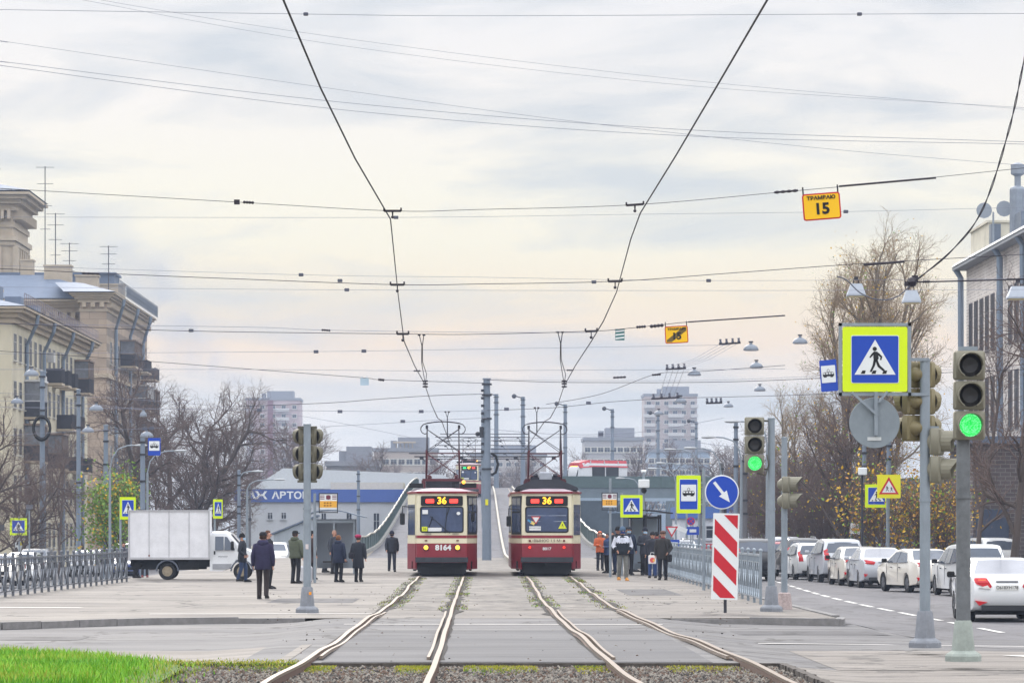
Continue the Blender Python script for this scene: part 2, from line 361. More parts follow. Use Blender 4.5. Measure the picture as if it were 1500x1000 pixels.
# sleepers
WD = pm('sleeper_wood', (74, 64, 58), .95, var=.4, scale=12, bump=.6)
sl0 = None
for i in range(13):
    for cx, tr in ((-1.35, 'left'), (2.55, 'right')):
        yy = 35.2+i*.66
        if sl0 is None:
            sl0 = MB().box((0, 0, 0), (2.6, .24, .16)).build('sleeper', WD, loc=(cx, yy, -.15)); o = sl0
        else: o = sl0.copy(); COL.objects.link(o); o.location = (cx, yy, -.15)
        tag(o, 'weathered sleeper half buried in gravel under the %s track' % tr, 'sleeper', 'sleepers of the %s track' % tr)
# rails
RT = pm('rail_top', (134, 120, 108), .5, .3, var=.1, scale=30)  # bright beige puts the sky reflection into the rail head colour
RS = pm('rail_side', (92, 70, 60), .8, .2, var=.3, scale=10)
def interp(P, y):
    if y <= P[0][0]: return P[0][1]
    for (a, b), (c, d_) in zip(P[:-1], P[1:]):
        if y <= c: t = (y-a)/(c-a); return b+(d_-b)*t
    return P[-1][1]
def smooth_x(P, y): return sum(interp(P, y+k) for k in (-2.5, -1.2, 0, 1.2, 2.5))/5
RAILS = {
 'outer rail of the left track': [(30, -2.36), (38, -2.31), (42.4, -2.16), (45.4, -2.15), (52.8, -2.11), (62, -2.06), (69.7, -2.0), (77, -1.94), (90, -1.93), (105, -2.05), (125, -2.06), (200, -2.08)],
 'inner rail of the left track': [(30, -.56), (43, -.53), (60, -.53), (71, -.54), (93, -.53), (115, -.5), (200, -.55)],
 'inner rail of the right track': [(30, 1.8), (38, 1.74), (43.3, 1.66), (49, 1.62), (57.4, 1.56), (70, 1.5), (82, 1.52), (105, 1.68), (123, 1.76), (200, 1.74)],
 'outer rail of the right track': [(30, 3.52), (38, 3.48), (44.3, 3.36), (50, 3.3), (56, 3.18), (63, 3.03), (70, 2.95), (75, 2.9), (85, 2.94), (105, 3.14), (123, 3.3), (200, 3.28)]}
def rail_z(k, y): return .018*math.sin(y*.33+k*1.7)+.012*math.sin(y*.71+k)
def trk(P, k): 
    ys = list(np.arange(30, 200, 1.2)) + list(np.arange(200, 372, 4.0))
    return [(smooth_x(P, y), y, (rail_z(k, y)+.03)*(1 if y < 120 else 0)+ramp(y)+.02) for y in ys]
for k, (nm, P) in enumerate(RAILS.items()):
    pts_ = trk(P, k); b = MB(); b2 = MB(); secs = []; s2 = []
    for (x, y, z) in pts_:
        hgt = .17 if y < 44 else .05
        secs.append([(x-.034, y, z), (x+.034, y, z), (x+.032, y, z-.035), (x-.032, y, z-.035)])
        s2.append([(x-.03, y, z-.036), (x+.03, y, z-.036), (x+.05, y, z-hgt), (x-.05, y, z-hgt)])
    b.loft(secs); b2.loft(s2)
    r = thing('rail', nm+', worn on top, sky reflection in its colour', 'rail', (0, 0, 0))
    b.build('rail_head', RT, r); b2.build('rail_web', RS, r)
    # guard strip on the inner side through the crossing
    side = 1 if 'inner rail of the right' in nm or 'outer rail of the left' in nm else -1
    g = MB(); secs = []
    for (x, y, z) in pts_:
        if 43.7 < y < 70:
            x2 = x+side*.115; secs.append([(x2-.02, y, z-.006), (x2+.02, y, z-.006), (x2+.02, y, z-.05), (x2-.02, y, z-.05)])
    g.loft(secs); g.build('guard_rail', RT, r)
    # broken dark joint beside the rail
    gm = pm('track_joint', (48, 43, 41), .95, var=.4, scale=15)
    for sd in (-1, 1):
        j = MB(); vs = []; q = [p for p in pts_ if 43.7 < p[1] < 122]
        for i, (x, y, z) in enumerate(q):
            wv = (.05+.07*random.random()+(.1 if random.random() < .25 else 0)) if y > 68 else .03+.035*random.random()
            a_, c_ = x+sd*.042, x+sd*(.042+wv)
            if sd == side and y < 70: a_, c_ = x+sd*.042, x+sd*.094
            vs += [(a_, y, .010), (c_, y, .009)]
        j.add(vs, [(2*i, 2*i+1, 2*i+3, 2*i+2) for i in range(len(q)-1)]); struct(j.build('rail_joint', gm))
# grass and moss
def blades(name, n, fx, h, wd, mats, label, zf=lambda x, y: 0):
    P = fx(n); n = len(P); a = rng.uniform(0, 6.28, n); hh = h*rng.uniform(.45, 1.25, n)*P[:, 2]
    lean = rng.normal(0, .35, (n, 2))*hh[:, None]; dx = np.stack([np.cos(a), np.sin(a)], 1)*wd*rng.uniform(.6, 1.4, n)[:, None]
    z0 = np.array([zf(x, y) for x, y in P[:, :2]]); V = np.zeros((n, 5, 3))
    V[:, 0, :2] = P[:, :2]-dx; V[:, 1, :2] = P[:, :2]+dx; V[:, 2, :2] = P[:, :2]+dx*.7+lean*.4; V[:, 3, :2] = P[:, :2]-dx*.7+lean*.4; V[:, 4, :2] = P[:, :2]+lean
    V[:, :, 2] = z0[:, None]; V[:, 2, 2] += hh*.6; V[:, 3, 2] += hh*.6; V[:, 4, 2] += hh
    b = (np.arange(n)*5)[:, None]; tri = np.concatenate([b+np.array([[0, 1, 2]]), b+np.array([[0, 2, 3]]), b+np.array([[3, 2, 4]])], 1).reshape(-1, 3)
    pat = np.sin(P[:, 0]*1.9+np.sin(P[:, 1]*1.1)*2)+np.sin(P[:, 1]*2.3+P[:, 0]*.7)+rng.normal(0, .9, n)
    mi_ = np.clip(((pat+2.6)/5.2*len(mats)).astype(int), 0, len(mats)-1)
    if name == 'grass': mi_[(P[:, 2] < .75) & (rng.random(n) < .5)] = 3
    o = npmesh(name, V.reshape(-1, 3), tri, mats, np.repeat(mi_, 3)); return tag(o, label, 'grass', kind='stuff')
GR = [pm('grass_c', (84, 146, 20), .6, var=0), pm('grass_a', (108, 170, 20), .6, var=0), pm('grass_b', (128, 180, 24), .6, var=0), pm('grass_d', (158, 168, 56), .6, var=0)]
def lawn(n):
    X = rng.uniform(-9.5, -2.7, n); Y = rng.uniform(36.5, 52, n)
    edge = np.interp(Y, [36.5, 38.5, 41, 43, 45.2, 47, 50.5, 52], [-2.9, -3.05, -3.1, -3.25, -4.1, -5.6, -8.2, -9.6])
    e = edge-.25+rng.normal(0, .12, n); k = X < e; X, Y, e = X[k], Y[k], e[k]
    dens = np.clip((e-X)/1.2, .22, 1); k = rng.random(len(X)) < dens
    return np.stack([X, Y, np.clip((e-X)/.8, .45, 1)], 1)[k]
SOIL = pm('lawn_soil', (74, 96, 30), .95, var=.4, scale=4)
b = MB(); b.add([(-14, 36, .01), (-3.5, 36, .01), (-3.6, 42, .01), (-4.3, 44.8, .01), (-6.2, 47.2, .01), (-9.4, 50.4, .01), (-14, 52, .01)], [(0, 1, 2, 3, 4, 5, 6)]); struct(b.build('lawn_soil', SOIL))
blades('grass', 62000, lawn, .13, .006, GR, 'bright green grass growing at the near left corner')
def moss(n):
    X = np.where(rng.random(n) < .5, rng.normal(-1.3, .8, n), rng.normal(1.2, 1.5, n)); Y = 43.5-np.abs(rng.normal(0, .8, n)); k = (X > -5.6) & (X < 3.3)
    X, Y = X[k], Y[k]; s_ = .4+.6*(np.sin(X*5.3)+np.sin(X*2.1+1) > -.2); return np.stack([X, Y, s_], 1)
MO = [pm('moss_a', (150, 156, 30), .8, var=0), pm('moss_b', (176, 168, 50), .8, var=0), pm('moss_c', (96, 136, 30), .8, var=0)]
blades('moss', 26000, moss, .045, .006, MO, 'yellow green moss along the broken edge of the asphalt', lambda x, y: -.07)
def verge(n):
    X = rng.uniform(-5.4, -2.3, n); Y = 43.6+rng.normal(-.2, .5, n); return np.stack([X, Y, np.full(n, .5)], 1)
blades('weeds', 2600, verge, .05, .006, MO+[GR[3]], 'thin yellowing weeds at the end of the lawn', lambda x, y: 0)
def railweeds(n):
    o = []
    for P in RAILS.values():
        for c in range(30):
            y0 = rng.uniform(72, 121); m_ = int(n/120); yy = y0+rng.normal(0, .8, m_); o += [(smooth_x(P, b_)+rng.choice([-1, 1])*rng.uniform(.04, .32), b_, rng.uniform(.3, 1)) for b_ in yy]
    return np.array(o)
blades('weeds', 6500, railweeds, .045, .008, [GR[0], MO[0], pm('weed_dry', (96, 80, 46), .9, var=0), pm('weed_brown', (70, 60, 46), .9, var=0)], 'small weeds rooted along the rails at the stop')
# bridge ramp
RAMP = asphalt('ramp_asphalt', (98, 97, 103), (86, 86, 93), .2, crack=.2)
sheet('bridge_ramp', steps((-6.7, 7.5, 8)), steps((205, 378, 30), (378, 395, 2)), .0, RAMP, lambda x, y: ramp(y))
def fill_side(x, nm):
    b = MB(); ys = list(np.linspace(200, 395, 40)); vs = []
    for yy in ys: vs += [(x, yy, -1.2), (x, yy, ramp(yy)-.01)]
    b.add(vs, [(2*i, 2*i+2, 2*i+3, 2*i+1) for i in range(39)]); return b.build(nm, pm('ramp_wall', (96, 104, 104), .9, var=.3, scale=.6))
struct(fill_side(-6.71, 'ramp_wall')); struct(fill_side(7.51, 'ramp_wall'))
PG = pm('parapet_green', (72, 92, 92), .6, .2, var=.15, scale=2); WR = pm('parapet_rail', (158, 152, 138), .4, var=.05)
CONC = pm('concrete', (150, 148, 144), .9, var=.2, scale=1.5)
def parapet(x, y0, y1, flare, label):
    t = thing('bridge_parapet', label, 'railing', (x, y0, 0)); p = MB(); r_ = MB(); k_ = MB(); vs = []; top = []
    n = int((y1-y0)/2.5)
    for i in range(n+1):
        yy = y0+(y1-y0)*i/n; xx = flare*max(0, 1-(yy-y0)/22)**2; z = ramp(yy)
        zz = z+1.02+.08*math.sin(i*1.9)*.6
        vs += [(xx, yy-y0, z+.2), (xx, yy-y0, zz)]; top.append((xx, yy-y0, zz+.05))
        p.box((xx, yy-y0, z+.6), (.09, .09, .95), 0)
    p.add(vs, [(2*i, 2*i+2, 2*i+3, 2*i+1) for i in range(n)]); p.build('panel', PG, t)
    r_.path(top, .065, 6); r_.build('handrail', WR, t)
    k_.loft([[(xx-.2, Y_, ramp(Y_+y0)-.0), (xx+.2, Y_, ramp(Y_+y0)-.0), (xx+.2, Y_, ramp(Y_+y0)+.22), (xx-.2, Y_, ramp(Y_+y0)+.22)] for (xx, Y_, _) in top]); k_.build('kerb_base', CONC, t)
parapet(-6.75, 210, 388, -.6, 'left parapet of the bridge ramp with a pale handrail')
parapet(7.55, 216, 375, .6, 'right parapet of the bridge ramp with a pale handrail')
# low barrier strip between the tracks of the ramp
for xb, yb, y2, lb in ((1.65, 150, 378, 'pale kerb strip running up the ramp beside the right tram'), (3.75, 350, 378, 'short pale kerb strip at the crest of the ramp')):
    b = MB(); b.loft([[(-.07, yy, ramp(yy)+.004), (.07, yy, ramp(yy)+.004), (.07, yy, ramp(yy)+.2), (-.07, yy, ramp(yy)+.2)] for yy in np.linspace(yb, y2, 40)])
    tag(b.build('kerb_strip', WR, loc=(xb, 0, 0)), lb, 'kerb strip')
# ================= BUILDINGS =================
def brickmat(name, c1, c2, mo, scale=1.0, bw=.5, rh=.16, rot=(0,0,0)):
    m = bpy.data.materials.new(name); m.use_nodes = True; t = m.node_tree; n = t.nodes; l = t.links; b = n['Principled BSDF']; b.inputs['Roughness'].default_value = .9
    co = n.new('ShaderNodeTexCoord'); ma = n.new('ShaderNodeMapping'); ma.inputs['Rotation'].default_value = rot; l.new(co.outputs['Object'], ma.inputs[0])
    k = n.new('ShaderNodeTexBrick'); k.inputs['Color1'].default_value = RGB(*c1); k.inputs['Color2'].default_value = RGB(*c2); k.inputs['Mortar'].default_value = RGB(*mo)
    k.inputs['Scale'].default_value = scale; k.inputs['Brick Width'].default_value = bw; k.inputs['Row Height'].default_value = rh; k.inputs['Mortar Size'].default_value = .02
    l.new(ma.outputs[0], k.inputs[0]); z = n.new('ShaderNodeTexNoise'); z.inputs['Scale'].default_value = .5; z.inputs['Detail'].default_value = 6; l.new(co.outputs['Object'], z.inputs[0])
    x = n.new('ShaderNodeMixRGB'); x.blend_type = 'OVERLAY'; x.inputs[0].default_value = .35; l.new(k.outputs[0], x.inputs[1]); l.new(z.outputs[0], x.inputs[2]); l.new(x.outputs[0], b.inputs['Base Color'])
    return m
CREAM = pm('plaster_cream', (198, 190, 168), .9, var=.14, scale=.6, stretch=(1, 1, .3))
STONE = brickmat('stone_facing', (170, 152, 134), (156, 140, 124), (130, 118, 106), 1, 1.6, .75, (R(90), 0, 0))
STONE2 = brickmat('stone_facing_side', (150, 134, 118), (140, 124, 110), (116, 104, 94), 1, 1.6, .75, (0, R(90), R(90)))
CORN = pm('cornice_plaster', (180, 166, 146), .9, var=.15, scale=1)
ROOF = pm('roof_metal', (104, 116, 136), .7, .05, var=.15, scale=1.2)
PIPE = pm('downpipe', (128, 142, 160), .5, .3, var=.1)
GLASS = pm('window_glass', (44, 48, 58), .12, 0, var=.2, scale=1.5)
GLASS.node_tree.nodes['Principled BSDF'].inputs['Specular IOR Level'].default_value = .12; GLASS.node_tree.nodes['Principled BSDF'].inputs['Roughness'].default_value = .4
BGL = pm('balcony_glass', (120, 124, 132), .2, 0, var=.3, scale=2)
FRW = pm('window_frame_white', (190, 188, 182), .6, var=.05)
IRON = pm('dark_iron', (58, 58, 66), .6, .3, var=.1)
BWOOD = pm('balcony_wood', (128, 112, 102), .8, var=.25, scale=3)
def window_mb(w_, h, face, fr=.09):            # face: unit axis the window looks along ('+X','-X','-Y')
    b = MB(); d_ = .06
    def bx(cx, cz, ww, hh, t_, mi, off):
        if face == '-Y': b.box((cx, -off, cz), (ww, t_, hh), mi)
        elif face == '+X': b.box((off, cx, cz), (t_, ww, hh), mi)
        else: b.box((-off, cx, cz), (t_, ww, hh), mi)
    if face != '-Y': d_ = .035
    bx(0, 0, w_-fr, h-fr, .03 if face == '-Y' else .06, 0, .015 if face == '-Y' else .03)
    for sx in (-1, 1): bx(sx*(w_-fr)/2, 0, fr, h, d_+.02, 1, (d_+.02)/2)
    for sz in (-1, 1): bx(0, sz*(h-fr)/2, w_-fr*2, fr, d_, 1, d_/2)
    bx(0, 0, .05, h-fr*2, d_*1.9, 1, d_*.95); bx(0, h*.18, w_-fr*2, .04, d_*1.85, 1, d_*.92)
    bx(0, -h/2-.06, w_+.16, .07, .16, 1, .08)
    return b
def put_windows(par, proto, spots):
    o = None
    for p in spots:
        if o is None: o = proto; o.location = p; o.parent = par
        else: c = o.copy(); COL.objects.link(c); c.location = p; c.parent = par
# --- cream apartment block, near left
T = thing('apartment_building', 'cream plastered five storey apartment block nearest on the left with dark balconies', 'building', (-31, 249, -1.1))
H = 17.6
MB().box((-9, 0, H/2), (18, 44, H), 0).build('wall', CREAM, T)
b = MB()
for k, (o_, h_, zz) in enumerate(((.25, .35, H-.9), (.5, .3, H-.57), (.85, .22, H-.3), (1.05, .14, H-.11))): b.box((-9+0, 0, zz), (18+2*o_, 44+2*o_, h_))
b.box((-9, 0, 4.3), (18.3, 44.3, .25)); b.build('cornice', CORN, T)
b = MB(); b.loft([[(-19.1, -23.1, H+.0), (1.1, -23.1, H+.0), (1.1, 23.1, H+.0), (-19.1, 23.1, H+.0)], [(-9.5, -14, H+2.4), (-8.5, -14, H+2.4), (-8.5, 14, H+2.4), (-9.5, 14, H+2.4)]])
for yy in (-18, -6, 5, 15): b.box((-3.5, yy, H+1.7), (1.2, 1.6, 1.5), 0)
rf = b.build('roof', ROOF, T)
for yy in (-15, 0, 12):
    MB().box((-6, yy, H+2.6), (1, 2, 1.6)).box((-6, yy, H+3.5), (1.2, 2.2, .2)).build('chimney', CORN, rf)
b = MB()
for i in range(45): b.tube((.85, -22+i, H), (.85, -22+i, H+.9), .022, n=4)
for zz in (.45, .9): b.tube((.85, -22, H+zz), (.85, 22, H+zz), .022, n=4)
for i in range(44): b.tube((.85, -22+i, H+.05), (.85, -21+i, H+.85), .012, n=3)
b.build('roof_railing', pm('rail_grey', (130, 120, 124), .6), T)
pr = window_mb(1.25, 1.8, '+X').build('window', [GLASS, FRW], T)
put_windows(T, pr, [(0, -20.6+i*2.62, 2.4+f*3.15) for f in range(5) for i in range(16)])
pr = window_mb(1.2, 1.8, '-Y').build('window', [GLASS, FRW], T)
put_windows(T, pr, [(-2.6-i*3.4, -22, 2.4+f*3.15) for f in range(5) for i in range(3)])
for yy in (-15.5, -6.2, 5, 17.5):
    MB().path([(1.0, yy-.6, H-.2), (.9, yy-.6, H-.8), (.16, yy, H-2.2), (.16, yy, .2)], .13, 6).build('downpipe', PIPE, T)
def balcony(par, y, z, w_, dp=1.1, glazed=0, mat_=None, hh=1.05):
    b = MB(); b.box((dp/2, y, z), (dp, w_, .16), 0)
    for i in range(int(w_/.16)+1): b.box((dp-.03, y-w_/2+.03+i*(w_-.06)/int(w_/.16), z+hh/2+.08), (.03, .04, hh), 1)
    for s_ in (-1, 1): b.box((dp/2, y+s_*(w_/2-.02), z+hh/2+.08), (dp-.05, .035, hh*.98), 1)
    b.box((dp-.03, y, z+hh+.1), (.06, w_, .06), 1)
    if glazed:
        b.box((dp/2, y, z+hh/2+.1), (dp-.08, w_-.08, hh), 2); b.box((dp/2, y, z+hh+.75), (dp-.12, w_-.12, 1.3), 3)
        n = int(w_/.6)
        for i in range(n+1): b.box((dp-.05, y-w_/2+.05+i*(w_-.1)/n, z+hh+.75), (.07, .07, 1.3), 2)
        for s_ in (-1, 1): b.box((dp/2, y+s_*(w_/2-.06), z+hh+.1), (dp-.1, .06, .1), 2)
        b.box((dp/2, y, z+2.55), (dp+.1, w_+.1, .14), 2)
    return b.build('balcony', [CORN, IRON, mat_ or BWOOD, BGL], par)
WW = pm('balcony_white', (196, 196, 196), .6, var=.08)
for (y, z, w_, g, mt) in ((14.5, 13.2, 3.2, 1, BWOOD), (4.8, 13.2, 2, 0, 0), (.5, 13.2, 2, 0, 0), (-3.6, 13.2, 2, 0, 0), (-14.2, 10.4, 3.2, 1, WW), (6, 10.1, 8, 0, 0), (-14.2, 7.4, 3.8, 1, BWOOD), (-2, 7.1, 3.2, 1, BWOOD), (7.4, 7.1, 2.6, 0, 0), (13.5, 7.1, 3.2, 0, 0)): balcony(T, y, z, w_, 1.2, g, mt or None)
for (y, z) in ((-9, 13.2), (-4.2, 15.1), (9.6, 6.2), (2.8, 4.9)): MB().box((.4, y, z), (.5, .9, .7)).build('air_conditioner', WW, T)
# --- stone block behind
T = thing('stone_building', 'tall beige stone building with heavy bracketed cornice behind the cream block', 'building', (-34.8, 320, -1.1)); H = 25.0
def bldbox(x0, x1, y0, y1, H, nm='wall', m=STONE): return MB().box(((x0+x1)/2, (y0+y1)/2, H/2), (x1-x0, y1-y0, H)).build(nm, m, T)
bldbox(-2.5, 0, 0, 39, H, m=STONE); bldbox(-26, -2.52, 9, 38.5, H, m=STONE)
def cornice(b, x0, x1, y0, y1, H, k=1.0, den=.55):
    for (o_, h_, zz) in ((.12, .35, -2.3), (.3, .45, -1.1), (.65, .3, -.72), (1.0, .25, -.44), (1.3, .18, -.2)):
        b.box(((x0+x1)/2, (y0+y1)/2, H+zz*k), (x1-x0+2*o_*k, y1-y0+2*o_*k, h_*k))
    n = int((x1-x0)/den)
    for i in range(n): b.box((x0+(i+.5)*(x1-x0)/n, y0-.33*k, H-1.62*k), (den*.5, .66*k, .62*k))
    n = int((y1-y0)/den)
    for i in range(n): b.box((x1+.33*k, y0+(i+.5)*(y1-y0)/n, H-1.62*k), (.66*k, den*.5, .62*k))
b = MB(); cornice(b, -2.5, 0, 0, 39, H, .72, .8); cornice(b, -26, -2.9, 9, 38, H-.02, .97, .8)
b.box((-1.25, 19.5, 17.2), (2.9, 39.4, .4)); b.box((-1.25, 19.5, 5.4), (2.86, 39.36, .4)); b.box((-14.3, 24, 17.2), (23.4, 30.4, .38)); b.build('cornice', CORN, T)
b = MB(); b.loft([[(-27, 7.9, H), (.85, 7.9, H), (.85, 40, H), (-27, 40, H)], [(-20, 17, H+2.9), (-8, 17, H+2.9), (-8, 30, H+2.9), (-20, 30, H+2.9)]])
b.loft([[(-3.9, -1.2, H+.01), (.87, -1.2, H+.01), (.87, 12, H+.01), (-3.9, 12, H+.01)], [(-6, 9, H+1.6), (-4, 9, H+1.6), (-4, 16, H+2), (-6, 16, H+2)]])
rf = b.build('roof', ROOF, T)
for (x, y, hh, w_) in ((-6.5, 16, 3.6, 2.6), (-9.8, 18, 4.3, 1.2), (-2.6, 25, 2.4, 3.4), (-4.2, 21, 3.0, 2.2)):
    MB().box((x, y, H+hh/2), (w_, 1.6, hh)).box((x, y, H+hh+.08), (w_+.2, 1.8, .16)).build('chimney', CORN, rf)
for (x, y, hh) in ((-7.8, 16, 13.5), (-6.9, 17, 9), (-5.4, 16, 6), (-2.2, 22, 6.2)):
    b = MB(); b.tube((x, y, H+1), (x, y, H+hh), .05, n=5)
    for zz in (0, .12, .28, .45): b.tube((x-.9*(1-zz), y, H+hh*(1-zz)-.1), (x+.9*(1-zz), y, H+hh*(1-zz)-.1), .025, n=4)
    b.build('antenna', IRON, rf)
b = MB()
for i in range(36):
    b.tube((1.15, .0+i*1.1, H), (1.15, .0+i*1.1, H+1.2), .03, n=4)
b.tube((1.15, 0, H+1.2), (1.15, 39, H+1.2), .03, n=4); b.tube((1.15, 0, H+.6), (1.15, 39, H+.6), .03, n=4)
b.box((1.12, 23, H+.6), (.03, 31, .95), 0); b.build('roof_railing', pm('snow_guard', (104, 112, 124), .6, var=.3, scale=2), T)
pr = window_mb(1.3, 2.1, '+X').build('window', [GLASS, FRW], T)
put_windows(T, pr, [(0, 3.4+i*3.4, 3.0+f*3.3) for f in range(6) for i in range(10)])
pr = window_mb(1.6, 2.2, '-Y').build('window', [GLASS, FRW], T)
put_windows(T, pr, [(-9.2-i*4.2, 9, 6.4+f*3.45) for f in range(5) for i in range(4)])
for (x, y) in ((.2, 6.5), (.2, 20), (.2, 33)): MB().path([(1.1, y-1.2, H-.3), (1, y-1.2, H-.9), (.2, y, H-3), (.2, y, 0)], .16, 6).build('downpipe', PIPE, T)
MB().path([(-2.6, 7.6, H-.4), (-3.4, 8.6, H-2.6), (-3.4, 8.6, 0)], .17, 6).build('downpipe', CORN, T)
for (y, z, w_, g, mt) in ((15.5, 18.6, 7, 1, BWOOD), (26, 18.6, 5, 0, 0), (34.5, 18.2, 5, 0, 0), (28, 14.8, 6, 1, WW), (35, 14.6, 5, 1, BWOOD), (34, 11.2, 5, 1, BWOOD), (30, 8, 6, 1, WW)): balcony(T, y, z, w_, 1.5, g, mt or None, 1.15)
# tower on the corner (part of the same house)
t0 = MB(); x1, x0, y0, y1 = -12.2, -23, 25, 36.5
t0.box(((x0+x1)/2, (y0+y1)/2, 30), (x1-x0, y1-y0, 11)); tw = t0.build('tower', CORN, T)
b = MB(); cornice(b, x0, x1, y0, y1, 36.9, 1.45, .62); b.box(((x0+x1)/2, (y0+y1)/2, 32.2), (x1-x0+.8, y1-y0+.8, .5)); b.box(((x0+x1)/2, (y0+y1)/2, 31.7), (x1-x0+.4, y1-y0+.4, .4))
for i in range(7): b.box((x1+.12, y0+.9+i*1.7, 28.6), (.3, .55, 5.6))
for i in range(7): b.box((x0+.9+i*1.7, y0-.12, 28.6), (.55, .3, 5.6))
b.build('tower_cornice', CORN, tw)
b = MB(); b.loft([[(x0-1.9, y0-1.9, 36.9), (x1+1.9, y0-1.9, 36.9), (x1+1.9, y1+1.9, 36.9), (x0-1.9, y1+1.9, 36.9)], [(x0+4, y0+4, 38.4), (x1-3.6, y0+4, 38.4), (x1-3.6, y1-4, 38.4), (x0+4, y1-4, 38.4)]])
b.box(((x0+x1)/2+.4, (y0+y1)/2, 38.9), (3.6, 3.6, .9)); b.build('tower_roof', ROOF, tw)
b = MB()
for i in range(9): b.tube((x0+3+i*.7, y0+4, 38.3), (x0+3+i*.7, y0+4, 39.6), .03, n=4)
b.tube((x0+3, y0+4, 39.6), (x0+9, y0+4, 39.6), .03, n=4); b.build('roof_railing', IRON, tw)
b = MB(); b.box((-9.4, 27, 26.8), (15, 5, 3.4)); b.box((-9.4, 27, 28.6), (15.4, 5.4, .2)); b.build('attic', ROOF, T)
# --- grey brick building on the right
T = thing('brick_building', 'grey brick building at right with tall narrow windows and downpipes', 'building', (27.2, 120, -.5)); H = 16.8
BRK = brickmat('grey_brick', (206, 198, 192), (182, 174, 170), (222, 216, 210), 1, .38, .17, (0, R(90), R(90)))
MB().box((8, 35, H/2), (16, 70, H)).build('wall', BRK, T)
b = MB(); b.loft([[(-.75, -1, H), (-.75, 70.9, H), (-.55, 70.7, H+.22), (-.55, -1, H+.22)], [(8, -1, H+1.5), (8, 70.9, H+1.5), (8, 70.7, H+1.75), (8, -1, H+1.75)]])
b.box((-.2, 34.9, H-.1), (1.0, 71.6, .16)); rf = b.build('roof', pm('roof_grey', (150, 154, 160), .6, .2, var=.2), T)
b = MB(); b.box((1.0, 66.4, H+1.1), (1.6, 6.6, 1.5)); b.box((1.0, 66.4, H+1.9), (1.8, 6.8, .12)); b.build('roof_housing', pm('plaster_yellow', (206, 200, 182), .9, var=.2, scale=1), rf)
for c_, d_ in (((1.6, 56.4, H+1.0), (1.8, 2, 1.5)), ((.3, 61.5, H+.9), (.5, .8, 1.4))): MB().box(c_, d_).build('vent_box', pm('vent_metal', (116, 126, 140), .5, .4, var=.2), rf)
b = MB(); b.lathe([(.42, 0), (.42, 2.6), (.38, 2.7), (.17, 2.8), (.17, 3.3), (.36, 3.4), (.36, 3.9), (.1, 4.0)], (.95, 58, H+.5), 10); b.build('chimney', pm('chimney_metal', (140, 148, 160), .5, .4, var=.15), rf)
for yy in (.2, .2): pass
b = MB()
for (x, y, dx) in ((-.2, 60, -1), (.1, 59, 1)):
    b.lathe([(.42, 0), (.40, .05), (.22, .22), (.10, .45), (.10, .7)], (x+dx*.3, y, H+2.2), 12, 0, 'Y')
b.tube((-.05, 59.8, H+.2), (-.05, 59.8, H+2.1), .05); b.build('loudspeaker', pm('speaker_grey', (150, 158, 168), .5, .2), rf)
pr = window_mb(1.15, 2.9, '-X', .07).build('window', [GLASS, pm('frame_grey', (120, 116, 118), .7)], T)
ys = [68.2-i*2.0 for i in range(36) if i % 7 != 6][:31]
put_windows(T, pr, [(0, yy, 3.9+f*4.35+.6) for f in range(3) for yy in ys])
for y in (70.2, 56, 48.5, 34, 20): MB().path([(-.6, y, H-.1), (-.3, y, H-.6), (-.25, y, 0)], .17, 7).build('downpipe', PIPE, T)
b = MB(); b.box((-1.6, 52, 6.6), (3.4, 9, .35), 1); b.box((-1.4, 52, 3.2), (2.9, 8.2, 6.4), 0); b.build('entrance_porch', [brickmat('dark_brick', (104, 96, 98), (88, 82, 84), (130, 124, 122), 1, .5, .2, (R(90), 0, 0)), ROOF], T)
MB().box((-1.9, 47.84, 1.6), (1.6, .1, 3.2)).build('door', pm('door_blue', (70, 82, 104), .6), T)
# --- far towers
def tower(name, label, u0, u1, vt, Y, nx, nf, parts, col, z0=0):
    x0 = (u0-VP)*Y/F; x1 = (u1-VP)*Y/F; Ht = CH+(HZ-vt)*Y/F
    T = thing(name, label, 'building', (x0, Y, z0)); wd_ = x1-x0
    MB().box((wd_/2, 9, Ht/2), (wd_, 18, Ht)).build('wall', pm('tower_'+col[0], col[1], .9, var=.1, scale=.05), T)
    b = MB(); b.box((wd_/2, 9, Ht+.4), (wd_+.6, 18.6, .8)); b.box((wd_*.62, 9, Ht+2), (wd_*.5, 8, 2.6)); b.box((wd_*.3, 8, Ht+1.4), (1.4, 2, 2.4)); b.build('roof', pm('tower_roof', (128, 130, 138), .8), T)
    pr = window_mb(1.7, 1.5, '-Y', .2).build('window', [GLASS, FRW], T)
    put_windows(T, pr, [(wd_*(i+.5)/nx, 0, Ht-2.3-f*3.0) for f in range(nf) for i in range(nx)])
    for (a, c, kind) in parts:
        if kind == 'strip': MB().box((wd_*(a+c)/2, -.3, Ht/2), (wd_*(c-a), .7, Ht)).build('stair_panel', pm('panel_maroon', (120, 68, 76), .9, var=.1), T)
        else:
            for f in range(nf):
                q = MB().box((wd_*(a+c)/2, -.7, Ht-3.3-f*3.0), (wd_*(c-a), 1.4, 1.1)).box((wd_*(a+c)/2, -.9, Ht-1.4-f*3.0), (wd_*(c-a)*.96, .8, .15)).build('balcony', pm('balcony_pale', (192, 190, 190), .8, var=.05), T)
    return T
tower('apartment_tower', 'pale pink high rise with a dark red vertical strip far behind the left trees', 361, 439, 586, 1150, 5, 14, [(.40, .5, 'strip'), (.55, .8, 'b'), (-.03, .12, 'b')], ('pink', (176, 156, 158)))
tower('apartment_tower', 'pale stepped high rise with white balconies far behind the hanging lamps', 944, 1021, 580, 1100, 6, 14, [(-.02, .2, 'b'), (.45, .75, 'b'), (.88, 1.02, 'b')], ('beige', (178, 164, 160)))
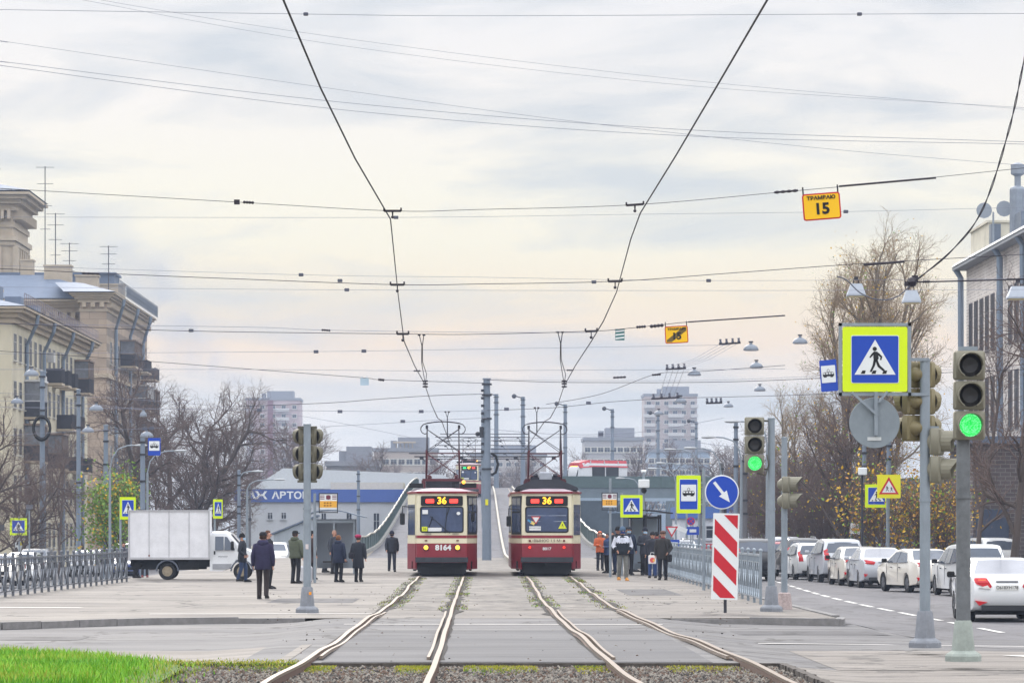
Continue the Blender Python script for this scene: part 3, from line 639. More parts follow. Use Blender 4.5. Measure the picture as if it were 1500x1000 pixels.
tower('apartment_building', 'long low grey block far off left of the pale high rise', 856, 942, 645, 850, 9, 5, [], ('grey', (160, 158, 162)))
tower('apartment_building', 'pale block with a rooftop pavilion far off above the left parapet', 548, 640, 661, 760, 8, 4, [], ('pale', (170, 158, 150)))
tower('apartment_building', 'low beige block seen far away between the two pantographs', 690, 800, 668, 980, 9, 3, [], ('beige2', (168, 160, 156)))
tower('office_building', 'grey glass fronted block below the pale high rise at the end of the right avenue', 950, 1040, 662, 900, 10, 5, [], ('blue', (140, 156, 176)))
tower('factory_building', 'low dark roofed factory sheds far off behind the blue and white shop', 478, 552, 682, 560, 8, 3, [], ('dark', (112, 112, 116)))
b = MB(); T = thing('roof_pavilion', 'small open rooftop pavilion on the pale far block above the left parapet', 'pavilion', W(592, 661, 759))
for i in range(5): b.box((-1.8+i*.9, 3, 1), (.3, .3, 2))
b.box((0, 3, 2.1), (5, 3, .35)); b.box((0, 3, .1), (6.5, 4, .3)); b.build('frame', CORN, T)
# factory roofs, pale snow-like sheets
T = thing('warehouse', 'low shed with pale corrugated roof behind the blue fascia', 'building', (-22.5, 430, 0))
MB().box((8, 8, 3.4), (26, 16, 6.8)).build('wall', pm('wall_tan', (164, 158, 140), .9, var=.1), T)
MB().prism([(-6, 6.8), (21.5, 6.8), (18, 8.6), (-2, 9.4)], -.5, 16.5).build('roof', pm('roof_pale', (196, 202, 210), .6, var=.1), T)
# --- car shop with blue fascia
T = thing('car_shop', 'long white car showroom with a blue fascia and white lettering', 'building', (-24.8, 350, 0))
WHT = pm('shop_white', (196, 200, 208), .8, var=.08, scale=.4); BLU = pm('shop_blue', (58, 92, 172), .6, var=.06, scale=.3)
MB().box((8.6, 10, 2.25), (17.2, 20, 4.5)).build('wall', WHT, T)
MB().box((8.6, 9.9, 5.15), (17.5, 20.3, 1.3)).build('fascia', BLU, T)
MB().box((13.2, 12, 6.2), (7.6, 10, .85)).build('parapet', pm('wall_cream2', (206, 198, 176), .8), T)
LET = pm('sign_letters', (232, 236, 242), .5, var=0)
text_mesh('АВТОВ', .98, 'lettering', LET, T, (5.6, -.28, 5.15), bold=.03, sx=1.15); text_mesh('ДАЖ', 1.0, 'lettering', LET, T, (1.7, -.28, 5.15), bold=.05, sx=1.2)
for x, w_, z, h in ((11.6, .6, 2.1, 2.6), (9.0, .55, 2.1, 2.6), (14.4, .65, 2.1, 2.6), (3.5, .55, 3.1, .7), (4.9, .55, 3.1, .7), (7.1, .5, 3.1, .7)):
    window_mb(w_, h, '-Y', .05).build('window', [GLASS, WHT], T, loc=(x, 0, z))
T = thing('lean_to_shed', 'small pale sheet metal shed with a sloping roof before the showroom', 'shed', (-20.2, 338, 0))
MB().prism([(0, 0), (4.2, 0), (4.2, 2.9), (0, 1.2)], 0, 5).build('wall', pm('shed_metal', (172, 180, 190), .6, .2, var=.12, scale=3, stretch=(4, 1, .2)), T)
MB().prism([(-.3, 1.15), (4.3, 3.0), (4.3, 3.15), (-.3, 1.3)], -.3, 5.3).build('roof', ROOF, T)
# --- viaduct branching to the right
T = thing('viaduct', 'grey concrete viaduct with green parapet branching to the right', 'bridge', (0, 376, 0)); GC = pm('viaduct_concrete', (104, 116, 124), .9, var=.2, scale=.4)
A0 = [(7.7, 0), (20, 3), (45, 14), (90, 40)]
def along(P, y0, h0, h1, wd_): 
    return [[(x, y+y0, h0), (x, y+y0+wd_, h0), (x, y+y0+wd_, h1), (x, y+y0, h1)] for x, y in P]
MB().loft(along(A0, -8, 5.0, 6.28, 14)).build('deck', GC, T)
b = MB(); b.loft(along(A0, -8.1, 6.2, 7.45, .2)); b.build('parapet', PG, T)
MB().loft(along(A0, -8.4, 4.75, 5.1, .5)).build('beam', pm('beam_pale', (150, 166, 182), .8, var=.1), T)
MB().box((12.5, -7.2, 2.4), (9.5, 1.2, 4.8)).build('abutment', pm('abutment_dark', (70, 82, 92), .9, var=.3, scale=.8), T)
for x in (21, 27, 34, 42, 51, 61): MB().box((x, -5.4+(x-20)*.42, 2.4), (1.1, 1.1, 4.8)).build('column', GC, T)
b = MB()
for i in range(60):
    x = 14+i*.8; y = -8.5+max(0, (x-20))*.44; b.tube((x, y, 3.5), (x+.4, y, 4.7), .05, n=4); b.tube((x+.4, y, 4.7), (x+.8, y, 3.5), .05, n=4)
b.tube((14, -8.5, 3.5), (20, -8.5, 3.5), .06, n=4); b.tube((20, -8.5, 3.5), (62, 10, 3.5), .06, n=4)
b.build('truss', pm('truss_blue', (110, 130, 150), .6, .3), T)
T = thing('service_building', 'white and blue roadside building with a red band behind the right railing', 'building', (15.5, 262, -.4))
MB().box((7, 5, 1.5), (14, 10, 3.0)).build('wall', WHT, T); MB().box((7, 4.9, 3.4), (14.3, 10.3, .9)).build('fascia', pm('fascia_blue2', (60, 100, 170), .6), T)
MB().box((7, 4.93, .75), (14.1, 10.1, .5)).build('band', pm('band_red', (170, 40, 48), .6), T)
for x in (2, 4.4, 8, 11): window_mb(1.6, 1.1, '-Y').build('window', [GLASS, WHT], T, loc=(x, 0, 1.9))
# kiosk far left
T = thing('kiosk', 'small white kiosk with dark flat roof at the left edge', 'kiosk', (-22.6, 150, -1.05))
MB().box((-.4, 1, 1.35), (3.4, 2, 2.7)).build('wall', WHT, T); MB().box((-.4, .95, 2.83), (3.8, 2.4, .26)).build('roof', IRON, T)
MB().box((1.05, -.06, 1.3), (.3, .1, 2.4)).build('corner_post', pm('kiosk_teal', (90, 140, 140), .6), T); window_mb(1.3, 1, '-Y').build('window', [GLASS, FRW], T, loc=(-.6, 0, 1.7))
T = thing('fence', 'grey blue sheet metal fence behind the hedge on the right', 'fence', (19.4, 168, -.4))
b = MB()
for i in range(34): b.box((i*.25, 0, .9), (.22, .03 if i % 2 else .06, 1.8))
b.build('panel', pm('fence_metal', (128, 138, 154), .6, .3, var=.1), T)
b = MB()
for i in range(5): b.tube((i*2.1, .08, 0), (i*2.1, .08, 1.9), .04)
b.build('post', IRON, T)
# ---------------- smoke from a chimney beyond the frame of roofs
def plume():
    m = bpy.data.materials.new('smoke'); m.use_nodes = True; t = m.node_tree; n = t.nodes; n.remove(n['Principled BSDF'])
    pv = n.new('ShaderNodeVolumePrincipled'); pv.inputs['Color'].default_value = RGB(196, 206, 224); pv.inputs['Anisotropy'].default_value = .2
    co = n.new('ShaderNodeTexCoord'); z = n.new('ShaderNodeTexNoise'); z.inputs['Scale'].default_value = 1.5; z.inputs['Detail'].default_value = 4; t.links.new(co.outputs['Object'], z.inputs[0])
    ln_ = n.new('ShaderNodeVectorMath'); ln_.operation = 'LENGTH'; t.links.new(co.outputs['Object'], ln_.inputs[0])
    f = n.new('ShaderNodeMapRange'); f.inputs[1].default_value = .15; f.inputs[2].default_value = .95; f.inputs[3].default_value = 1; f.inputs[4].default_value = 0; t.links.new(ln_.outputs['Value'], f.inputs[0])
    r = n.new('ShaderNodeMapRange'); r.inputs[1].default_value = .38; r.inputs[2].default_value = .68; r.inputs[3].default_value = 0; r.inputs[4].default_value = .042; t.links.new(z.outputs[0], r.inputs[0])
    k = n.new('ShaderNodeMath'); k.operation = 'MULTIPLY'; t.links.new(f.outputs[0], k.inputs[0]); t.links.new(r.outputs[0], k.inputs[1])
    t.links.new(k.outputs[0], pv.inputs['Density']); t.links.new(pv.outputs[0], n['Material Output'].inputs['Volume'])
    T = thing('smoke', 'soft grey blue smoke plume drifting up beyond the left trees', 'smoke', W(240, 450, 1300)); T['kind'] = 'stuff'; c0 = T.location.copy(); o = None
    for i, (u, v, rr) in enumerate(((385, 578, 22), (350, 556, 34), (305, 532, 46), (262, 500, 56), (232, 455, 62), (205, 405, 66), (165, 362, 66), (118, 325, 60), (290, 480, 40), (240, 390, 44))):
        if o is None: p = MB().ball((0, 0, 0), 1, 16).build('puff', m, T); o = p
        else: p = o.copy(); COL.objects.link(p)
        q = rr*1300/F*1.15; p.location = W(u, v, 1300)-c0; p.scale = (q, q, q*.8); p.rotation_euler = (0, i*.7, i*1.3)
plume()
# ================= TREES =================
BARK = pm('bark', (84, 74, 70), .95, var=.3, scale=3, stretch=(1, 1, .3)); BARK2 = pm('bark_pale', (118, 108, 96), .95, var=.3, scale=3, stretch=(1, 1, .3))
TWIG = pm('twigs', (104, 88, 82), .95, var=.15, scale=.5); TWIG2 = pm('twigs_warm', (150, 130, 104), .95, var=.15, scale=.5)
LY = pm('leaf_yellow', (206, 164, 30), .7, var=0); LG = pm('leaf_green', (112, 146, 44), .7, var=0); LO = pm('leaf_ochre', (176, 124, 50), .7, var=0)
def grow(rs, p, d, ln, r, lv, P, segs, tips):
    n = P['steps'][lv]; st = ln/n; q = p; dv = d.copy(); r0 = r
    for i in range(n):
        dv = dv+Vector((rs.gauss(0, 1), rs.gauss(0, 1), rs.gauss(0, 1)))*P['wig'][lv]; dv.z += P['up'][lv]; dv.normalize()
        q2 = q+dv*st; r1 = max(P['rmin'], r0*(1-P['taper'][lv]/n)); segs.append((q, q2, r0, r1, lv)); q, r0 = q2, r1
        t = (i+1)/n
        if lv < P['depth'] and t > P['start'][lv]:
            k = P['kids'][lv]; k = int(k)+(1 if rs.random() < k-int(k) else 0)
            for _ in range(k):
                a = rs.uniform(0, 6.283); an = rs.uniform(*P['ang'][lv]); o = dv.orthogonal().normalized(); o = (Matrix.Rotation(a, 3, dv) @ o)
                nd = dv*math.cos(an)+o*math.sin(an); L_ = P['len'][lv]*rs.uniform(.6, 1.15)*(1-P['fall'][lv]*t)
                grow(rs, q, nd, L_, max(P['rmin'], min(r0*.72, P['rk'][lv])), lv+1, P, segs, tips)
    if lv >= P['depth']-1: tips.append(q)
def seg_mesh(segs, name, m, parent, sides):
    p0 = np.array([s_[0] for s_ in segs]); p1 = np.array([s_[1] for s_ in segs]); r0 = np.array([s_[2] for s_ in segs]); r1 = np.array([s_[3] for s_ in segs])
    t = p1-p0; t /= np.linalg.norm(t, axis=1)[:, None]+1e-9; ref = np.where(np.abs(t[:, 2:3]) < .9, np.array([[0, 0, 1.]]), np.array([[1., 0, 0]]))
    a = np.cross(t, ref); a /= np.linalg.norm(a, axis=1)[:, None]+1e-9; b = np.cross(t, a); V = []
    for p, r in ((p0, r0), (p1, r1)):
        for k in range(sides):
            an = 2*math.pi*k/sides; V.append(p+(a*math.cos(an)+b*math.sin(an))*r[:, None])
    V = np.stack(V, 1).reshape(-1, 3); base = (np.arange(len(segs))*2*sides)[:, None, None]
    Fq = np.array([(k, (k+1) % sides, sides+(k+1) % sides, sides+k) for k in range(sides)])[None]+base
    return npmesh(name, V, Fq.reshape(-1, 4), m, None, parent, smooth=True)
def leaf_mesh(tips, n, size, mats, parent, rs, spread=.5, name='leaves'):
    T_ = np.array([tuple(rs.choice(tips)) for _ in range(n)])+rng.normal(0, spread, (n, 3)); a = rng.normal(0, 1, (n, 3)); a /= np.linalg.norm(a, axis=1)[:, None]
    c = np.cross(a, rng.normal(0, 1, (n, 3))); c /= np.linalg.norm(c, axis=1)[:, None]; s_ = (size*rng.uniform(.6, 1.4, n))[:, None]
    V = np.stack([T_-a*s_, T_+c*s_*.6, T_+a*s_, T_-c*s_*.6], 1).reshape(-1, 3); Fq = (np.arange(n)*4)[:, None]+np.arange(4)[None]
    return npmesh(name, V, Fq, mats, rng.integers(0, len(mats), n), parent)
def make_tree(name, label, seed, P, H, r, stems=1, leaves=0, lmats=None, loc=(0,0,0), rz=0, group=None, bark=BARK, twig=TWIG, cat='tree', lsize=.07, lean=.12, scale=1, rootspread=.1):
    rs = random.Random(seed); segs, tips = [], []
    for k in range(stems):
        a = rs.uniform(0, 6.28); ln = lean if stems > 1 else .04
        grow(rs, Vector((math.cos(a)*rootspread*(stems > 1), math.sin(a)*rootspread*(stems > 1), -.15)), Vector((math.cos(a)*ln, math.sin(a)*ln, 1)).normalized(), H*rs.uniform(.85, 1.0), r, 0, P, segs, tips)
    t = thing(name, label, cat, loc, rz, group); t.scale = (scale,)*3
    seg_mesh([s_ for s_ in segs if s_[4] <= 1], 'trunk', bark, t, 6)
    seg_mesh([s_ for s_ in segs if s_[4] > 1], 'crown', twig, t, 3)
    if leaves: leaf_mesh(tips, leaves, lsize, lmats, t, rs)
    return t
UPR = dict(depth=4, steps=[12, 7, 5, 4, 2], wig=[.05, .10, .14, .2, .25], up=[.03, .05, .05, .04, .03], taper=[.85, .8, .7, .6, .5], start=[.18, .15, .1, .2, 1], kids=[1.7, 1.1, 1.0, .9, 0], ang=[(.35, .75), (.4, .8), (.4, .9), (.4, 1.0), (0, 0)], len=[4.6, 2.2, 1.15, .6, 0], fall=[.5, .4, .3, .2, 0], rk=[.085, .032, .014, .008, .006], rmin=.0065)
SPR = dict(depth=4, steps=[9, 8, 6, 4, 2], wig=[.08, .16, .2, .25, .3], up=[.02, .05, .04, .03, .0], taper=[.8, .8, .7, .6, .5], start=[.22, .2, .1, .2, 1], kids=[2.2, 1.15, 1.0, .8, 0], ang=[(.6, 1.15), (.4, .9), (.4, 1.0), (.4, 1.1), (0, 0)], len=[5.2, 2.4, 1.3, .65, 0], fall=[.45, .35, .3, .2, 0], rk=[.12, .042, .018, .009, .007], rmin=.007)
SHR = dict(depth=3, steps=[7, 5, 4, 2], wig=[.10, .16, .2, .25], up=[.04, .06, .03, 0], taper=[.7, .6, .5, .5], start=[.15, .1, .1, 1], kids=[1.7, 1.2, .9, 0], ang=[(.3, .7), (.4, .9), (.4, 1.1), (0, 0)], len=[1.9, 1.0, .5, 0], fall=[.4, .3, .2, 0], rk=[.025, .013, .009, .007], rmin=.006)
def TP(u, Y, z=None): X = (u-VP)*Y/F; return (X, Y, gz(X, Y) if z is None else z)
GT = 'bare trees lining the left carriageway'
def tsc(vt, Y, H0, z): return (CH+(HZ-vt)*Y/F-z)/H0
# prototypes
tA = make_tree('bare_tree', 'tallest bare tree right of the road, upright crown behind the big crossing sign', 3, UPR, 17.6, .26, 5, 1500, [LY, LG], TP(1240, 200), 0, None, BARK2, TWIG2, lean=.17, lsize=.06, rootspread=1.0)
tA2 = make_tree('bare_tree', 'second tall bare tree right of the tallest one, between sign and signal', 11, UPR, 15.6, .22, 3, 700, [LY, LG], TP(1280, 206), 0, None, BARK2, TWIG2, lean=.2, lsize=.06, rootspread=.4)
tS = make_tree('bare_tree', 'broad dark bare tree directly above the cargo truck', 5, SPR, 11.5, .30, 1, 0, None, TP(222, 232), 0, GT)
tS2 = make_tree('bare_tree', 'broad dark bare tree right of the hanging tram stop sign above the truck cab', 8, SPR, 11.2, .28, 2, 0, None, TP(272, 240), 0, GT, lean=.25)
tY = make_tree('bare_tree', 'dark bare tree with leaning trunk before the grey brick building, at the right edge', 21, dict(SPR, kids=[1.3, .9, .8, .6, 0], len=[3.6, 2, 1.1, .6, 0]), 9.0, .17, 1, 0, None, TP(1486, 118), 0, None)
tU = make_tree('bare_tree', 'slender bare tree before the brick building between the two right poles', 24, dict(UPR, kids=[1.3, 1.0, .9, .7, 0], len=[3.2, 1.6, .9, .5, 0]), 8.6, .11, 1, 0, None, TP(1432, 124), .3, None)
tF = make_tree('bare_tree', 'pale bare tree behind the showroom, right of the double sided signal', 31, dict(UPR, depth=3, rmin=.016), 15, .2, 1, 0, None, TP(472, 470), 0, 'distant bare trees')
tF2 = make_tree('bare_tree', 'wispy bare tree in front of the pink high rise', 33, dict(SPR, depth=3, rmin=.018, len=[5, 2.6, 1.4, .6, 0]), 12, .2, 1, 0, None, TP(392, 455), 0, 'distant bare trees')
def cp(t, label, u, Y, sc, rz, z=None, group=None, sq=1): return dup(t, TP(u, Y, z), rz, label, group, (sc*sq, sc*sq, sc))
cp(tS, 'bare tree left of the truck, in front of the stone building', 172, 238, .86, 2.1, group=GT)
cp(tS2, 'smaller bare tree at the right end of the dark group above the truck cab', 312, 262, .72, 1.2, group=GT)
cp(tS, 'half hidden bare tree in the middle of the dark group above the truck', 252, 262, 1.0, 4.1, group=GT)
cp(tS, 'bare tree cut by the left edge of the photo before the cream block', -16, 170, .62, 1.0, group='bare street trees before the cream block')
cp(tS2, 'low bare tree behind the kiosk and the leftmost crossing sign', 22, 188, .52, .4, group='bare street trees before the cream block')
cp(tU, 'thin young tree before the cream block, left of the tall grey masts', 88, 205, .9, .8, group='bare street trees before the cream block')
cp(tU, 'thin young tree at the far corner of the cream block', 128, 214, .85, 2.8, group='bare street trees before the cream block')
cp(tA2, 'bare tree with yellow leaves left of the tallest one, behind the small green signal', 1172, 214, .62, 1.9)
tB = make_tree('bare_tree', 'low dark branching tree in front of the thicket, left of the round sign back', 41, dict(SPR, kids=[1.9, 1.2, 1.0, .8, 0]), 7.6, .16, 1, 500, [LY, LG, LO], TP(1238, 172), 0, None, lsize=.06)
tK = make_tree('shrub', 'leafless brown thicket behind the parked cars, left part', 51, SHR, 5.2, .035, 16, 260, [LY, LG], TP(1165, 186), 0, 'brown thicket behind the parked cars', TWIG, TWIG, 'shrub', lean=.3, rootspread=.9)
for i, (u, Y, s_) in enumerate(((1190, 190, 1.05), (1216, 184, 1.1), (1140, 196, 1.0), (1240, 192, .85), (1122, 205, .95), (1262, 186, .7))):
    cp(tK, ('leafless brown thicket behind the hatchback', 'leafless brown thicket, tallest part under the tall tree', 'leafless brown thicket behind the red car', 'leafless brown thicket left of the twin sign posts', 'leafless brown thicket at its far left end', 'leafless brown thicket low part beside the fence')[i], u, Y, s_, i*1.3, group='brown thicket behind the parked cars')
tL = make_tree('shrub', 'yellow leaved bush behind the white sedan and the children warning sign', 61, SHR, 3.8, .03, 10, 1700, [LY, LO, LY, LG], TP(1318, 150), 0, 'yellow leaved bushes', TWIG, TWIG, 'shrub', .075, .28, rootspread=.5)
cp(tL, 'yellow leaved bush right of the big grey signal pole', 1372, 146, .85, 1.4, group='yellow leaved bushes'); cp(tL, 'small yellow leaved bush above the parked wagon', 1340, 160, 1.0, 3.4, group='yellow leaved bushes')
tG = make_tree('shrub', 'small tree with green and yellow leaves left of the truck box', 65, SHR, 4.6, .05, 3, 4200, [LG, LG, LG, LG, LG, LY], TP(168, 190), 0, None, BARK, TWIG, 'tree', .09, .2)
def hedge(name, label, x0, y0, wd_, dp, h, n, mats, z):
    t = thing(name, label, 'hedge', (x0, y0, z)); P = np.stack([rng.uniform(0, wd_, n), rng.uniform(0, dp, n), rng.uniform(0.1, h, n)*1], 1); P[:, 2] += rng.normal(0, .03, n)
    leaf_mesh([tuple(p) for p in P], n, .06, mats, t, random, .02, 'foliage'); b = MB()
    for i in range(int(wd_/.35)): b.tube((i*.35+.1, dp/2, 0), (i*.35+random.uniform(-.1, .3), dp/2, h*.9), .015, n=4)
    b.build('stem', TWIG, t)
hedge('hedge', 'trimmed low hedge turning green and orange behind the silver sedan', 16.2, 150, 6.5, .8, 1.25, 7000, [LG, LO, TWIG, TWIG, LG], -.42)
# far trees, one by one
fl = ['left of the pink high rise', 'in front of the maroon strip', 'right of the pink high rise', 'behind the lettering of the showroom', 'above the end of the showroom', 'left of the rooftop pavilion',
 'by the rooftop pavilion', 'just over the left parapet', 'left of the far tram', 'between the far tram and the central mast', 'right of the central mast', 'between the second and third mast', 'behind the right pantograph',
 'left of the red tram', 'above the nose of the red tram', 'above the middle of the red tram', 'behind the long grey block', 'at the foot of the pale high rise', 'right of the pale high rise', 'behind the tram stop sign', 'behind the blue arrow sign', 'left of the small green signal', 'behind the small green signal', 'at the left of the thicket']
fu = [358, 412, 440, 500, 530, 566, 592, 622, 652, 688, 735, 752, 790, 822, 850, 884, 915, 955, 1010, 1032, 1050, 1072, 1092, 1118]
fv = [612, 606, 622, 668, 655, 650, 678, 676, 674, 672, 676, 674, 672, 668, 664, 662, 652, 660, 650, 640, 655, 640, 630, 610]
for i, (u, v) in enumerate(zip(fu, fv)):
    Y = [470, 520, 600, 560][i % 4] if 2 < i < 18 else 430+(i % 3)*30
    H_ = CH+(HZ-v)*Y/F; cp((tF, tF2)[i % 2], 'hazy bare tree '+fl[i]+' in the distance', u, Y, H_/15, i*1.1, 0, 'distant bare trees', 1.25)
k = 0
for u in range(470, 860, 26):
    Y = 640+(k % 3)*60; cp((tF2, tF)[k % 2], None, u, Y, (CH+(HZ-688+(k % 4)*5)*Y/F)/15, k*.9, 0, 'far row of bare trees', 1.7)['label'] = 'blurred bare tree in the farthest row beyond the bridge'; k += 1
# ================= TRAMS =================
MAR = pm('tram_maroon', (136, 28, 44), .42, 0, var=.12, scale=2, coat=.2); CRM = pm('tram_cream', (222, 214, 186), .5, 0, var=.1, scale=2, coat=.1)
TRF = pm('tram_roof', (176, 158, 166), .6, var=.15, scale=2); BLK = pm('black_rubber', (14, 14, 16), .8, var=.1); DKG = pm('dark_grey_metal', (52, 54, 62), .6, .2, var=.15)
TGL = pm('tram_glass', (62, 76, 108), .12, 0, var=.35, scale=1.6); STEEL = pm('steel_dark', (66, 60, 66), .6, .4, var=.1)
PANR = pm('pantograph_red', (86, 34, 42), .6, .1, var=.1); PANB = pm('pantograph_dark', (40, 36, 48), .5, .3, var=.1)
E_RED = pm('led_red', (255, 60, 50), .5, var=0, emit=1.6); E_AMB = pm('led_amber', (255, 190, 40), .5, var=0, emit=1.8); E_GRN = pm('led_green', (40, 235, 120), .5, var=0, emit=1.4)
E_HEAD = pm('headlamp_lit', (255, 176, 60), .4, var=0, emit=2.2); E_TAIL = pm('tail_lit', (255, 50, 30), .4, var=0, emit=1.5); LENS = pm('lamp_lens', (196, 190, 180), .2, var=0)
BRN = pm('lamp_brown', (110, 50, 40), .4, var=0); WHITE = pm('white_plastic', (226, 228, 230), .5, var=.03); YEL = pm('yellow_sticker', (226, 236, 40), .5, var=0)
def yf(x, z): return .12*(x/.9)**2+.05*max(0, z-1.3)
def outline(z, ins=0.0):
    f = [(x*(1-ins/1.27), yf(x, z)+ins) for x in (0, .3, .6, .82, .9)]
    sd = [(.9+.37*t-ins, .12+1.78*t+.05*max(0, z-1.3)*(1-t)+ins*.5) for t in (.25, .6, 1)]
    h = f+sd+[(1.27-ins, 13.1), (1.08-ins, 14.2-ins), (.9-ins, 14.9-ins), (.4, 15-ins)]
    return [(x, y, z) for x, y in h]+[(-x, y, z) for x, y in h[::-1] if abs(x) > 1e-6]
def front_patch(b, x0, x1, z0, z1, off, mi=0, n=6, rnd=0, th=.03):
    if rnd:
        cols = [x0, x0+rnd*.12, x0+rnd*.4, x0+rnd]+[x0+rnd+(x1-x0-2*rnd)*k/8 for k in range(1, 8)]+[x1-rnd, x1-rnd*.4, x1-rnd*.12, x1]; secs = []
        for x in cols:
            d_ = min(x-x0, x1-x, rnd); dz = rnd-math.sqrt(max(0, rnd*rnd-(rnd-d_)**2)); a_, c_ = z0+dz, z1-dz
            secs.append([(x, yf(x, a_)-off, a_), (x, yf(x, c_)-off, c_), (x, yf(x, c_)+th, c_), (x, yf(x, a_)+th, a_)])
        return b.loft(secs, mi)
    secs = []
    for i in range(n+1):
        x = x0+(x1-x0)*i/n; secs.append([(x, yf(x, z0)-off, z0), (x, yf(x, z1)-off, z1), (x, yf(x, z1)+th, z1), (x, yf(x, z0)+th, z0)])
    return b.loft(secs, mi)
def side_patch(b, sx, t0, t1, z0, z1, off, mi=0):
    def P(t, z, o): return (sx*(.9+.37*t+o*.98), .12+1.78*t+.05*max(0, z-1.3)*(1-t)-o*.2, z)
    return b.loft([[P(t0, z0, off), P(t1, z0, off), P(t1, z1, off), P(t0, z1, off)], [P(t0, z0, -.03), P(t1, z0, -.03), P(t1, z1, -.03), P(t0, z1, -.03)]], mi)
def make_tram(label, loc, rear=False, number='8164', route='36', reds=(E_RED, E_RED), rz=0, lit=True, panto_y=4.2):
    T = thing('tram', label, 'tram', loc, rz, 'old maroon and cream trams')
    # rear of a tram: its door side is mirrored
    ds = 1 if rear else -1
    MB().loft([outline(z) for z in (.5, .56, 1.2)]).build('lower_panel', MAR, T, 30)
    b = MB(); b.loft([outline(z, i) for z, i in ((1.2, 0), (1.8, 0), (2.5, .0), (3.0, .03))]); b.build('body', CRM, T, 30)
    b = MB(); front_patch(b, -.9, .9, 1.385, 1.49, .006, 0)
    for sx in (-1, 1):
        side_patch(b, sx, 0.02, .98, 1.385, 1.49, .006); b.box((sx*1.272, 7.5, 1.437), (.012, 11.1, .105))
    b.build('stripe', MAR, T)
    b = MB(); b.loft([outline(z, i) for z, i in ((3.0, -.03), (3.07, -.04), (3.075, .0))], 0); b.build('gutter', MAR, T, 30)
    b = MB(); b.loft([outline(z, i) for z, i in ((3.075, 0), (3.12, .12), (3.17, .35), (3.2, .7))]); rf = b.build('roof', TRF, T, 50)
    # destination box
    b = MB(); front_patch(b, -.76, .76, 2.55, 2.91, .02, 0, 6, .05, .02); db = b.build('destination_display', BLK, T)
    for sx, em in ((-1, reds[0]), (1, reds[1])):
        b = MB(); front_patch(b, sx*.43-.15, sx*.43+.15, 2.65, 2.8, .034, 0, 3, .03, .0); b.build('light_block', em, db)
    text_mesh(route, .34, 'route_number', E_AMB, db, (0, .045, 2.73), bold=.008)
    # windscreen
    b = MB(); front_patch(b, -.79, .79, 1.58, 2.53, .012, 0, 6, .09, .02); fr = b.build('windscreen_frame', BLK, T)
    b = MB(); front_patch(b, -.74, .74, 1.63, 2.48, .024, 0, 6, .07, .0); wd_ = b.build('windscreen', TGL, T)
    b = MB()
    if not rear:
        for bx, tx, tz in ((.30, -.42, 2.18), (.12, .20, 2.52)):
            b.tube((bx, -.03, 1.56), (tx, .0, tz), .013, n=5); b.tube((tx-.05, -.01, tz-.42), (tx+.08, -.0, tz-.02), .015, n=4)
        b.build('wiper', BLK, T)
        b = MB(); b.box((-.6, .035, 2.33), (.2, .01, .15)); b.build('paper_note', WHITE, wd_)
        MB().lathe([(0, 0), (.06, 0), (.06, .02), (0, .02)], (.6, .02, 2.28), 10, 0, 'Y', 1.2).build('oval_badge', WHITE, wd_)
        b = MB(); b.box((-.62, .035, 1.72), (.2, .012, .16)); o = b.build('yellow_plate', YEL, wd_); text_mesh(route, .13, 'plate_number', BLK, o, (-.62, .026, 1.72))
        MB().box((-.25, .0, 1.70), (.48, .012, .13)).build('white_plate', WHITE, wd_)
        # driver's cab seen through the glass
        b = MB(); b.box((-.1, .0, 1.9), (.02, .02, .02)); 
    else:
        b = MB()
        for z in (1.99, 2.2): b.tube((-.7, .03, z), (.7, .03, z), .012, n=5)
        b.build('hand_rail', pm('rail_pale', (150, 160, 180), .4), wd_)
        def tri(x, z, w_, h, flip, m_, nm, y=.0, par=wd_):
            s_ = -1 if flip else 1; return MB().prism([(x-w_/2, z-s_*h/2), (x+w_/2, z-s_*h/2), (x, z+s_*h/2)], y, y+.012).build(nm, m_, par)
        o = tri(.56, 1.87, .3, .28, False, YEL, 'warning_triangle', .0); MB().prism([(.53, 1.76), (.56, 1.86), (.6, 1.76), (.575, 1.9), (.55, 1.9)], -.008, -.002).build('walking_figure', BLK, o)
        o = tri(-.4, 2.03, .34, .28, True, pm('sign_red', (200, 30, 40), .5, var=0), 'give_way_sticker', .0); tri(-.4, 2.04, .25, .2, True, WHITE, 'inner_triangle', -.01, o)
        MB().box((-.52, .0, 1.93), (.16, .012, .1), 0, 0, 0, .5).box((-.63, .0, 2.0), (.16, .014, .06), 1, 0, 0, .7).build('hand_sticker', [pm('st_yellow', (236, 210, 120), .5), pm('st_blue', (60, 150, 200), .5)], wd_)
        o = MB().box((-.43, -.004, 1.74), (.42, .012, .15)).build('white_plate', WHITE, wd_); text_mesh('ДЕРЖИ ДИСТАНЦИЮ', .042, 'plate_text', DKG, o, (-.43, -.014, 1.755), sx=.9)
    # lamps
    for sx in (-1, 1):
        if rear:
            MB().lathe([(0, -.03), (.035, -.03), (.045, 0), (.045, .03)], (sx*.62, .02, 1.05), 10, 0, 'Y', 1, 1).build('tail_lamp', E_TAIL, T)
            MB().lathe([(0, -.03), (.04, -.02), (.045, .03)], (sx*.62, .02, 1.29), 10, 0, 'Y').build('marker_lamp', BRN, T)
        else:
            o = MB().lathe([(.09, -.05), (.11, -.03), (.12, .03)], (sx*.57, .02, 1.05), 16, 0, 'Y').build('headlight', DKG, T)
            MB().lathe([(0, -.062), (.07, -.058), (.09, -.045)], (sx*.57, .02, 1.05), 16, 0, 'Y').build('lamp_lens', E_HEAD, o)
            MB().box((sx*.57, .03, 1.3), (.09, .03, .045)).build('marker_lamp', BRN, T)
            MB().box((sx*.5, .0, 1.545), (.24, .03, .02)).build('grip', DKG, T)
